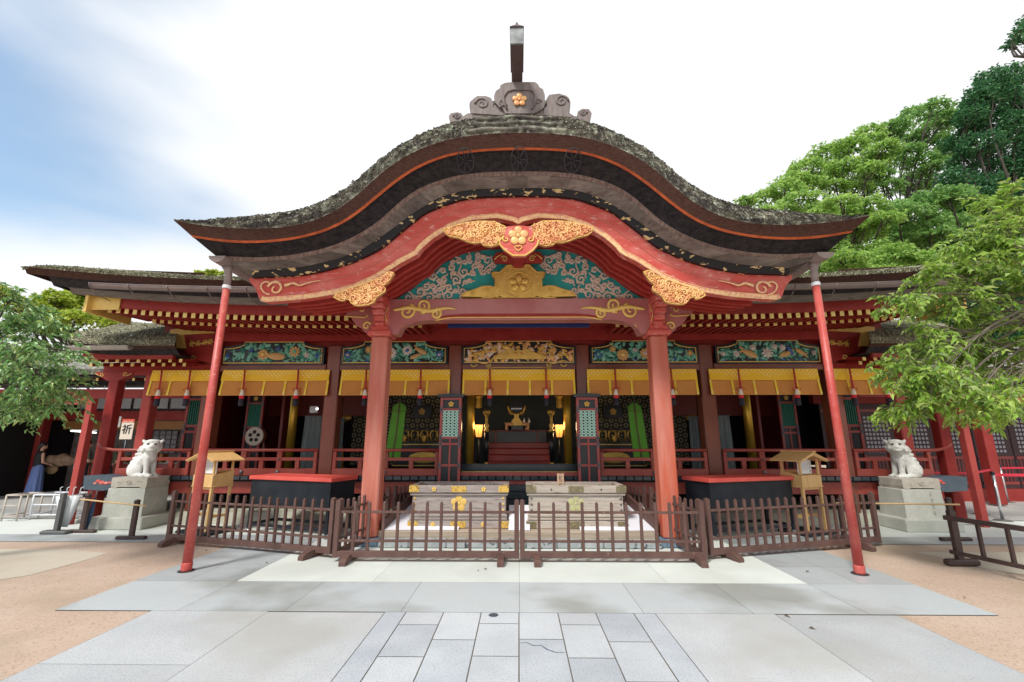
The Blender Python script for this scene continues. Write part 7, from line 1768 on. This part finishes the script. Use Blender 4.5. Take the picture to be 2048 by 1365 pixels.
bg = thing('straw_bag', 'round straw bag hanging at the arm of the person in the blue skirt', 'bag', (Xu(104, 937, 14.6), 14.6, .9)); b = MB(); b.m('straw'); xx, zz = P(104, 938, 14.6); b.ell((xx, 14.6, zz), (.2, .09, .17), 14, 8); b.build('bag_body', None, bg); b = MB(); b.m('seam_brown'); b.tube([(xx + .13 * math.cos(a), 14.6, zz + .14 + .16 * math.sin(a)) for a in np.linspace(0, math.pi, 12)], .012, 6); b.build('handle', None, bg)
p = Gp(210, 1000); person((Xu(210, 940, 13.9), 13.9, 0), R(215), 1.62, 'person in dark olive shirt standing just right of the gallery pillar', 'shirt_olive', 'trouser_dark', False, (.08, -.2, .6), (-.1, -.2, .75))
person((Xu(166, 940, 14.1), 14.1, 0), R(150), 1.66, 'person in olive shirt behind the red frame, holding a light handset', 'shirt_olive', 'trouser_dark', False, (.08, -.2, .75), (-.02, -.22, .9))
ph = thing('handset', 'small white handset with dark face in front of the person behind the frame', 'handset', (Xu(151, 933, 13.7), 13.7, 1.15)); b = MB(); b.m('plaque_white'); xx, zz = P(151, 934, 13.7); b.cbox(xx - .07, xx + .07, 13.7, 13.72, zz - .07, zz + .08, .01); b.build('case', None, ph); b = MB(); b.m('ink'); b.box(xx - .05, xx + .05, 13.695, 13.7, zz - .02, zz + .045); b.build('face_panel', None, ph)

# ============================================================ ground: one base sheet, paving sheets 4 mm apart
def ground_mat(name, c1, c2, c3, stain, sc=1.2, speck=260, rough=.8, sk=0.35, wet=0.0):
    m = bpy.data.materials.new(name); m.use_nodes = True; MATS[name] = m; t = m.node_tree; b = t.nodes['Principled BSDF']; lk = t.links.new
    tc = t.nodes.new('ShaderNodeTexCoord')
    def noise(s, d=5, ro=.6):
        n = t.nodes.new('ShaderNodeTexNoise'); n.inputs['Scale'].default_value = s; n.inputs['Detail'].default_value = d; n.inputs['Roughness'].default_value = ro; lk(tc.outputs['Object'], n.inputs['Vector']); return n.outputs['Fac']
    def rampf(v, a, c, lo=0, hi=1):
        r = t.nodes.new('ShaderNodeMapRange'); r.inputs['From Min'].default_value = a; r.inputs['From Max'].default_value = c; r.inputs['To Min'].default_value = lo; r.inputs['To Max'].default_value = hi; lk(v, r.inputs['Value']); return r.outputs[0]
    def mix(f, a, c):
        x = t.nodes.new('ShaderNodeMix'); x.data_type = 'RGBA'; lk(f, x.inputs['Factor'])
        for k, v in (('A', a), ('B', c)):
            if isinstance(v, tuple): x.inputs[k].default_value = (*v, 1)
            else: lk(v, x.inputs[k])
        return x.outputs['Result']
    a = mix(rampf(noise(sc, 6), .35, .65), c1, c2)
    a = mix(rampf(noise(speck, 2), .56, .66, 0, sk), a, c3)
    a = mix(rampf(noise(speck * .7, 2), .30, .38, sk, 0), a, (min(1, c1[0] * 1.25), min(1, c1[1] * 1.25), min(1, c1[2] * 1.25)))
    st = rampf(noise(.55, 4, .5), (.49), .62, 0, .9); a = mix(st, a, stain)
    gn = t.nodes.new('ShaderNodeNewGeometry'); rv = t.nodes.new('ShaderNodeMapRange'); rv.inputs['To Min'].default_value = .92; rv.inputs['To Max'].default_value = 1.10; lk(gn.outputs['Random Per Island'], rv.inputs['Value'])
    vm = t.nodes.new('ShaderNodeVectorMath'); vm.operation = 'SCALE'; lk(a, vm.inputs[0]); lk(rv.outputs[0], vm.inputs['Scale']); lk(vm.outputs[0], b.inputs['Base Color'])
    rr = rampf(noise(.9, 3), .45, .62, rough, rough - wet); lk(rr, b.inputs['Roughness'])
    bp = t.nodes.new('ShaderNodeBump'); bp.inputs['Strength'].default_value = .25; bp.inputs['Distance'].default_value = .01; lk(noise(60, 4), bp.inputs['Height']); lk(bp.outputs[0], b.inputs['Normal'])
    return m
ground_mat('court_tan', (0.45, 0.325, 0.245), (0.53, 0.41, 0.325), (0.24, 0.17, 0.12), (0.36, 0.28, 0.20), .8, 45, .85, .6, .1)
ground_mat('court_beige', (0.50, 0.45, 0.36), (0.54, 0.48, 0.39), (0.36, 0.3, 0.25), (0.44, 0.38, 0.30), 1.0, 50, .85, .4, .1)
ground_mat('granite_grey', (0.42, 0.44, 0.455), (0.49, 0.505, 0.515), (0.20, 0.21, 0.23), (0.38, 0.38, 0.36), 1.2, 70, .7, .6, .15)
ground_mat('granite_band', (0.44, 0.475, 0.49), (0.50, 0.535, 0.545), (0.27, 0.29, 0.30), (0.29, 0.30, 0.28), .9, 60, .6, .3, .25)
ground_mat('granite_blue', (0.39, 0.42, 0.455), (0.47, 0.50, 0.53), (0.18, 0.2, 0.24), (0.40, 0.43, 0.47), 2.0, 70, .7, .6, .15)
ground_mat('granite_light', (0.47, 0.495, 0.52), (0.53, 0.555, 0.575), (0.24, 0.26, 0.3), (0.46, 0.48, 0.50), 2.0, 70, .7, .6, .1)
ground_mat('cream_slab', (0.60, 0.64, 0.60), (0.66, 0.70, 0.66), (0.45, 0.48, 0.45), (0.54, 0.57, 0.53), 1.0, 120, .75, .2, .1)
ground_mat('strip_grey', (0.38, 0.41, 0.42), (0.46, 0.49, 0.50), (0.22, 0.24, 0.25), (0.22, 0.24, 0.23), .9, 60, .55, .3, .25)
ground_mat('inner_floor', (0.40, 0.40, 0.38), (0.47, 0.46, 0.44), (0.3, 0.3, 0.28), (0.32, 0.32, 0.31), .9, 90, .7, .2, .2)
mat('joint', (0.20, 0.17, 0.13), .95)
mat('crack', (0.08, 0.10, 0.14), .9)
b = MB(); b.m('court_tan'); b.add([(-600, -60, -.008), (600, -60, -.008), (600, 1200, -.008), (-600, 1200, -.008)], [(0, 1, 2, 3)]); o = b.build('ground'); tag(o, kind='structure')
def sheet(name, m, rects, z, joint=.004):
    b = MB(); b.m(m)
    for x0, x1, y0, y1 in rects: b.add([(x0 + joint, y0 + joint, z), (x1 - joint, y0 + joint, z), (x1 - joint, y1 - joint, z), (x0 + joint, y1 - joint, z)], [(0, 1, 2, 3)])
    o = b.build(name); tag(o, kind='structure'); return o
mat('joint_fine', (0.13, 0.115, 0.09), .95)
o = sheet('paving_bed', 'joint_fine', [(-4.76, 4.76, 5.02, 12.4), (-3.76, 3.76, -4, 5.02)], -.004, 0)
# granite field below the cross band
rects = []; r4 = random.Random(4)
for s in (-1, 1):
    for (a, c) in ((1.36, 2.55), (2.55, 3.75)):
        y = -3.5
        while y < 5.0: h = r4.choice((1.4, 1.8, 2.1)); rects.append((*sorted((s * a, s * c)), y, min(y + h, 5.02))); y += h
sheet('paving', 'granite_grey', rects, 0.0, .002)
# centre strips with individually toned stones
L1, L2 = [], []
cols = [(-1.36, -1.145), (-1.145, -.765), (-.765, -.385), (-.385, -.005), (-.005, .385), (.385, .765), (.765, 1.145), (1.145, 1.36)]
ys = {0: [(5.02, 3.2), (3.2, 1.2), (1.2, -3)], 1: [(5.02, 4.70), (4.70, 4.06), (4.06, 3.3), (3.3, 2), (2, -3)], 2: [(5.02, 4.38), (4.38, 3.4), (3.4, 2.6), (2.6, -3)], 3: [(5.02, 4.74), (4.74, 4.08), (4.08, 3.5), (3.5, 2.6), (2.6, -3)],
      4: [(5.02, 4.40), (4.40, 3.6), (3.6, 2.4), (2.4, -3)], 5: [(5.02, 4.72), (4.72, 4.06), (4.06, 3.3), (3.3, -3)], 6: [(5.02, 4.36), (4.36, 3.7), (3.7, 2.8), (2.8, -3)], 7: [(5.02, 3.4), (3.4, 1.5), (1.5, -3)]}
blue = {(1, 1), (2, 1), (4, 1), (6, 0), (0, 0), (7, 0), (3, 3), (5, 2), (1, 3), (7, 1), (2, 2), (0, 1)}
for c, lst in ys.items():
    for k, (y1, y0) in enumerate(lst): (L2 if (c, k) in blue else L1).append((*cols[c], y0, y1))
sheet('centre_path', 'granite_light', L1, 0.0, .005); sheet('centre_path_stone', 'granite_blue', L2, 0.0, .005)
b = MB(); b.m('crack'); pts = [Vector((-.0, 4.32, .002)), Vector((.06, 4.33, .002)), Vector((.12, 4.27, .002)), Vector((.18, 4.28, .002)), Vector((.23, 4.20, .002)), Vector((.30, 4.15, .002)), Vector((.37, 4.15, .002))]
b.tube(pts, [.003, .005, .007, .006, .008, .006, .003], 5, 1); b.v = [(x, y, .001 + max(0, z) * .2) for x, y, z in b.v]; o = b.build('stone_crack'); tag(o, kind='structure')
# cross band, side strips, cream field
xs_ = [-4.76, -3.49, -2.4, -1.2, 0, 1.25, 2.35, 3.49, 4.76]
sheet('cross_band', 'granite_band', [(a, c, 5.02, 6.0) for a, c in zip(xs_[:-1], xs_[1:])], 0.0, .002)
rects = []
for s in (-1, 1):
    for (y0, y1) in ((6.0, 6.75), (6.75, 7.5), (7.5, 8.15)):
        rects.append((*sorted((s * 3.49, s * 4.12)), y0, y1)); rects.append((*sorted((s * 4.12, s * 4.76)), y0, y1))
sheet('side_strip', 'strip_grey', rects, 0.0, .002)
sheet('cream_paving', 'cream_slab', [(-3.49, -1.8, 6.0, 9.9), (-1.8, 0, 6.0, 9.9), (0, 1.8, 6.0, 9.9), (1.8, 3.49, 6.0, 9.9)], 0.0, .0015)
rects = []
for s in (-1, 1):
    x = 3.49
    while x < 24: rects.append((*sorted((s * x, s * (x + 1.3))), 8.15, 8.75)); x += 1.3
sheet('long_strip', 'strip_grey', rects, 0.0, .002)
sheet('pavement', 'cream_slab', [(-24, -3.49, 8.75, 10.4), (3.49, 24, 8.75, 10.4)], 0.0, .001)
sheet('gallery_floor', 'inner_floor', [(-30, -8.9, 10.4, 18), (8.9, 30, 10.4, 18)], .012, 0)
b = MB(); b.m('court_beige'); q = [Gp(-260, 1098), Gp(130, 1098), Gp(215, 1106), Gp(165, 1122), Gp(60, 1150), Gp(-330, 1210)]; b.add([(v.x, v.y, -.0045) for v in q], [tuple(range(6))[::-1]]); q = [Gp(1830, 1104), Gp(2300, 1104), Gp(2300, 1180), Gp(1990, 1142)]; b.add([(v.x, v.y, -.0045) for v in q], [tuple(range(4))[::-1]]); o = b.build('beige_court'); tag(o, kind='structure')
# round drain cover
b = MB(); b.m('crack'); b.mats = ['iron_grey']; p = Gp(987, 1231); b.lathe([(.048, .001), (.048, .004)], (p.x, p.y, 0), 20); o = b.build('drain_cover'); tag(o, 'small round metal cap set in the paving near the centre', 'drain cover')
# stray fallen leaves
lp = []
for q in range(11):
    x = rng.uniform(-6, 6); y = rng.uniform(4.2, 7.8); lp.append((x, y, .006 if abs(x) < 4.7 else .0))
dd = [(rng.uniform(-1, 1), rng.uniform(-1, 1), .05) for _ in lp]
mat('dry_leaf', (.12, .07, .04), .8)
o = leaves_mesh('fallen_leaves', 'dry_leaf', None, lp, .05, dirs=dd, jitter=0, aspect=.5); tag(o, kind='stuff', label='a few dry leaves lying on the paving')
# far hill behind the trees
b = MB(); mat('hill_green', (.03, .07, .02), .9, col2=(.05, .10, .03), scale=.5); b.m('hill_green'); nx, ny = 30, 10
for j in range(ny + 1):
    for i in range(nx + 1): x = -60 + 180 * i / nx; y = 36 + 60 * j / ny; h = 11 * (1 / (1 + math.exp(-(x - 22) / 7))) * (j / ny) ** .8 + .6 * math.sin(x * .3 + j); b.v.append((x, y, max(-.02, h * (1 if j else 0) - .02)))
b.smooth = True
for j in range(ny):
    for i in range(nx): k = j * (nx + 1) + i; b.face((k, k + 1, k + nx + 2, k + nx + 1))
o = b.build('hill'); tag(o, kind='structure')

# ============================================================ trees
def clump_pts(c, r, n, flat_bottom=True):
    """points through a domed leaf clump, denser near its upper skin"""
    d = nrg.normal(size=(n, 3)); d /= np.linalg.norm(d, axis=1)[:, None]
    if flat_bottom: d[:, 2] = np.abs(d[:, 2]) * 1.0 - .30
    rad = nrg.uniform(.45, 1.0, n) ** .6
    lob = 1 + .22 * np.sin(d[:, 0] * 5 + c[0] * 3) * np.cos(d[:, 1] * 4 + c[2] * 2) + .12 * np.sin(d[:, 2] * 9 + c[0])
    return np.asarray(c) + d * rad[:, None] * lob[:, None] * np.asarray(r)
def far_tree(label, base, clumps, Y, m, size, dens, trunk_r=.45, cat='tree', flat=True, group=None, name='camphor_tree', jitY=3.0, top_u=None):
    """clumps: (u, v, half width px, half height px); each is placed on the photo's row and column at distance Y +- jitter"""
    t = thing(name, label, cat, base, 0, group); P3, R3 = [], []; trunk_r *= .26
    clumps = list(clumps) + [(u + rng.uniform(-.7, .7) * ru, v + rv * rng.uniform(.5, 1.3), ru * .8, rv * .85) for (u, v, ru, rv) in clumps if rng.random() < .62]
    for (u, v, ru, rv) in clumps:
        y = Y + rng.uniform(-jitY, jitY); c = V3(u, v, y); k = y / F
        P3.append(c); R3.append((ru * k * 1.12, ru * k * .9, rv * k * 1.4))
    cen = sum(P3, Vector()) / len(P3); b = MB(); b.m('trunk_bark'); fork = Vector(base).lerp(Vector((cen.x, cen.y, min(p.z for p in P3))), .75)
    b.tube(branch_path(base, fork, 7, .05), [trunk_r * (1 - .08 * i) for i in range(7)], 9); b.build('trunk', None, t)
    lb = MB(); lb.m('trunk_bark')
    for c, r in zip(P3, R3):
        e = c - Vector((0, 0, r[2] * .25)); pth = branch_path(fork, e, 9, .10, -.05); lb.tube(pth, [trunk_r * (.42 - .038 * i) + .02 for i in range(9)], 6)
        for q in range(6):
            a = e + Vector((rng.uniform(-1, 1) * r[0] * .8, rng.uniform(-1, 1) * r[1] * .8, rng.uniform(.0, .6) * r[2])); lb.tube(branch_path(pth[6 + q % 3], a, 5, .12), [.045, .035, .025, .018, .01], 5)
    lb.build('limbs', None, t)
    pts = np.concatenate([clump_pts(c, r, int(dens * 14 * r[0] * r[2] / size ** 2) + 60, flat) for c, r in zip(P3, R3)])
    leaves_mesh('crown', m, t, pts, size, droop=.2, aspect=.62)
    return t
HB = 0
far_tree('broad camphor tree with low bright branches just right of the curved roof', (14, 36, 0), [(1492,402,22,9),(1530,396,34,14),(1568,380,40,18),(1600,402,45,16),(1560,425,42,14),(1640,420,40,16),(1625,372,36,14),(1530,425,30,10)], 34, 'leaf_camphor', .30, 2.6)
far_tree('tall camphor tree with arching limbs and sky gaps in the middle of the hill', (20, 40, 0), [(1615,340,42,20),(1655,312,44,22),(1700,295,40,20),(1735,268,32,16),(1690,335,38,16),(1740,325,36,16),(1660,360,34,12),(1725,365,42,16),(1770,300,34,20),(1600,365,30,12)], 38, 'leaf_camphor', .32, 2.5, .55)
far_tree('high camphor tree beside the dark cedar, rounded dense crown', (26, 44, 2), [(1790,255,34,16),(1830,232,38,18),(1870,218,36,14),(1815,285,40,18),(1865,262,42,20),(1900,240,30,22),(1780,330,38,16),(1850,325,40,16),(1905,300,36,20),(1770,375,38,16),(1830,365,40,18)], 42, 'leaf_camphor_deep', .34, 2.6, .6)
far_tree('bright yellow green camphor crown rising over the right roof tip', (17, 30, 0), [(1640,425,26,10),(1680,408,40,16),(1730,415,44,18),(1765,440,36,18),(1700,440,40,18),(1735,470,40,22),(1690,485,36,20),(1660,460,26,16)], 29, 'leaf_camphor', .26, 2.8, .4)
far_tree('mid green round tree low behind the right eave', (19, 27, 0), [(1690,520,40,22),(1740,510,44,26),(1790,515,44,28),(1700,545,44,20),(1650,530,30,18),(1760,545,50,22),(1830,530,46,30)], 26, 'leaf_camphor', .22, 2.9, .35)
far_tree('deep green tree behind the near leafy branches', (24, 30, 0), [(1800,430,46,30),(1850,410,44,28),(1900,400,44,30),(1800,475,46,26),(1860,470,50,32),(1930,460,50,34),(1900,520,54,36),(1980,500,60,40),(1960,420,44,30),(1850,530,40,26),(2030,450,50,40)], 31, 'leaf_camphor_deep', .27, 3.0, .5)
far_tree('dark blue green cedar towering at the right edge', (27, 29, 0), [(1985,160,34,18),(2020,150,30,16),(1955,200,34,18),(2005,200,40,22),(2045,190,36,26),(1940,235,32,16),(1985,245,42,20),(2035,250,40,24),(1915,285,30,16),(1960,290,42,20),(2015,300,46,24),(1930,325,34,18),(1985,345,46,22),(2040,350,42,26),(1905,355,28,14),(1950,385,44,22),(2010,400,50,26),(2060,300,30,40),(2060,420,36,30)], 33, 'leaf_cedar', .26, 3.2, .6, name='cedar_tree', flat=False, jitY=1.8)
far_tree('dark green evergreen behind the right gallery roof, half hidden by the near leaves', (22, 24, 0), [(1880,570,40,24),(1940,580,46,28),(2000,575,50,30),(2055,580,44,34),(1900,620,44,28),(1960,640,50,32),(2030,640,54,36),(1930,690,44,28),(2010,700,54,32),(2080,690,50,40),(1860,610,30,18)], 24, 'leaf_cedar', .22, 3.0, .4, name='evergreen_tree', flat=False, jitY=1.5)  # dark green is the leaf material's own tone
far_tree('dark branch tip hanging in the top right corner', (16, 9.0, 0), [(2040,70,20,14),(2060,45,26,16),(2022,90,14,9),(2075,80,24,18),(2100,40,30,26)], 13.5, 'leaf_cedar', .13, 1.8, .22, name='overhanging_tree', flat=False, jitY=.6)
far_tree('yellow green tree behind the left gallery roof', (-19, 24, 0), [(20,600,22,14),(70,615,26,18),(110,600,30,20),(150,595,30,20),(185,610,30,22),(95,640,36,20),(150,640,40,22),(210,640,34,20),(60,640,30,16),(8,585,14,14),(235,625,22,14)], 22, 'leaf_gold', .22, 3.0, .35, name='yellow_green_tree', jitY=1.5)  # crown is yellow green by its leaf colour
far_tree('small bright treetop peeking over the left main roof', (-13, 22, 0), [(425,546,16,6),(400,548,12,5),(450,549,12,4)], 21, 'leaf_gold', .16, 3.0, .2, name='small_treetop', jitY=.5)

def near_tree(name, label, base, main, twigs_px, Yr, m, size, nleaf, trunk_r, seed, droop, spread=.30, twig_m='twig_grey', density=1.0):
    """near broadleaf: limbs reach from the trunk to spray centres; each spray is a fan of twigs set with pointed leaves"""
    rs = random.Random(seed); t = thing(name, label, 'tree', base)
    b = MB(); b.m('trunk_bark'); tk = branch_path(base, main, 8, .03); b.tube(tk, [trunk_r * (1 - .06 * i) for i in range(8)], 10); b.build('trunk', None, t)
    lb = MB(); lb.m(twig_m); pts, dirs = [], []
    for (u, v, ru, rv, w) in twigs_px:
        Y = rs.uniform(*Yr); c = V3(u, v, Y); k = Y / F
        st = tk[-1 - rs.randrange(3)]; pth = branch_path(st, c, 10, .06); lb.tube(pth, [.022 - .0018 * i for i in range(10)], 6)
        nt = int(w * density)
        for q in range(nt):
            o = Vector((rs.gauss(0, .5) * ru * k, rs.gauss(0, .22), rs.gauss(0, .5) * rv * k))
            e = c + o; s0 = pth[rs.choice((6, 7, 8, 9))]; tp = branch_path(s0, e, 6, .08, .03); lb.tube(tp, [.006, .005, .0045, .004, .003, .002], 4, cap=False)
            d = (tp[-1] - tp[-3]).normalized(); 
            for sub in range(2):
                sd2 = (d + Vector((rs.uniform(-.8, .8), rs.uniform(-.7, .7), rs.uniform(-.7, .25)))).normalized(); L2 = rs.uniform(.6, 1.1) * spread; s1 = tp[-1] if sub == 0 else tp[3]
                seg = [s1 + sd2 * L2 * a - Vector((0, 0, droop * L2 * a * a)) for a in (0, .33, .66, 1)]; lb.tube(seg, [.004, .0035, .003, .002], 4, cap=False)
                for j in range(nleaf):
                    a = (j + .8) / nleaf; ii = min(2, int(a * 3)); p = seg[ii].lerp(seg[ii + 1], a * 3 - ii); sgn = 1 if j % 2 else -1
                    cr = sd2.cross(Vector((0, 0, 1))); cr = cr.normalized() if cr.length > .1 else Vector((1, 0, 0))
                    pts.append(tuple(p)); dirs.append(tuple(sd2 * .55 + cr * sgn * .75 + Vector((0, 0, -droop))))
    lb.build('branches', None, t)
    leaves_mesh('leaves', m, t, pts, size, aspect=.40, jitter=.30, dirs=dirs)
    return t
near_tree('leafy_tree', 'near tree with drooping light green leaves reaching in from the right edge', (8.6, 6.1, 0), (8.0, 6.4, 4.0),
    [(1990,430,60,40,20),(2035,400,40,40,14),(1950,480,45,30,14),(2020,490,50,40,18),(1900,540,42,24,12),(1960,545,50,32,14),(2030,560,45,36,12),(1860,540,26,16,6),
     (1850,590,38,22,12),(1815,600,24,16,7),(1900,600,40,26,10),(1960,620,44,28,11),(2020,640,46,34,14),(1870,650,34,16,5),(1930,680,40,22,8),(1990,700,46,30,12),
     (1840,700,36,20,11),(1880,710,36,24,11),(1800,720,26,18,8),(1785,752,22,14,6),(1850,745,40,22,11),(1920,750,40,26,10),(1985,760,44,28,12),(2035,730,30,40,10),
     (1820,790,30,20,8),(1860,785,30,22,8),(1805,815,20,12,5),(1850,822,24,12,6),(1905,785,34,20,6),(1950,800,36,20,8),(2000,800,38,22,8),(1980,825,30,10,5),(2035,820,26,14,5)],
    (5.3, 6.9), 'leaf_spring', .105, 11, .16, 12, .22, .22, density=1.45)
near_tree('glossy_tree', 'near tree with glossy dark green leaves reaching in from the left edge', (-8.9, 6.0, 0), (-8.2, 6.4, 3.2),
    [(20,600,22,22,12),(60,630,32,26,14),(20,660,36,30,16),(80,670,32,24,13),(115,700,28,24,12),(50,710,42,30,16),(10,720,26,34,12),(125,740,24,20,10),(80,750,36,28,14),(30,770,38,30,16),
     (135,775,18,14,7),(100,790,36,18,12),(60,795,40,22,14),(10,800,30,24,13),(92,812,24,16,8),(78,828,20,9,5),(105,645,24,18,7),(0,660,26,50,14)],
    (5.5, 7.2), 'leaf_glossy', .09, 10, .15, 31, .35, .22, 'trunk_bark', density=1.2)
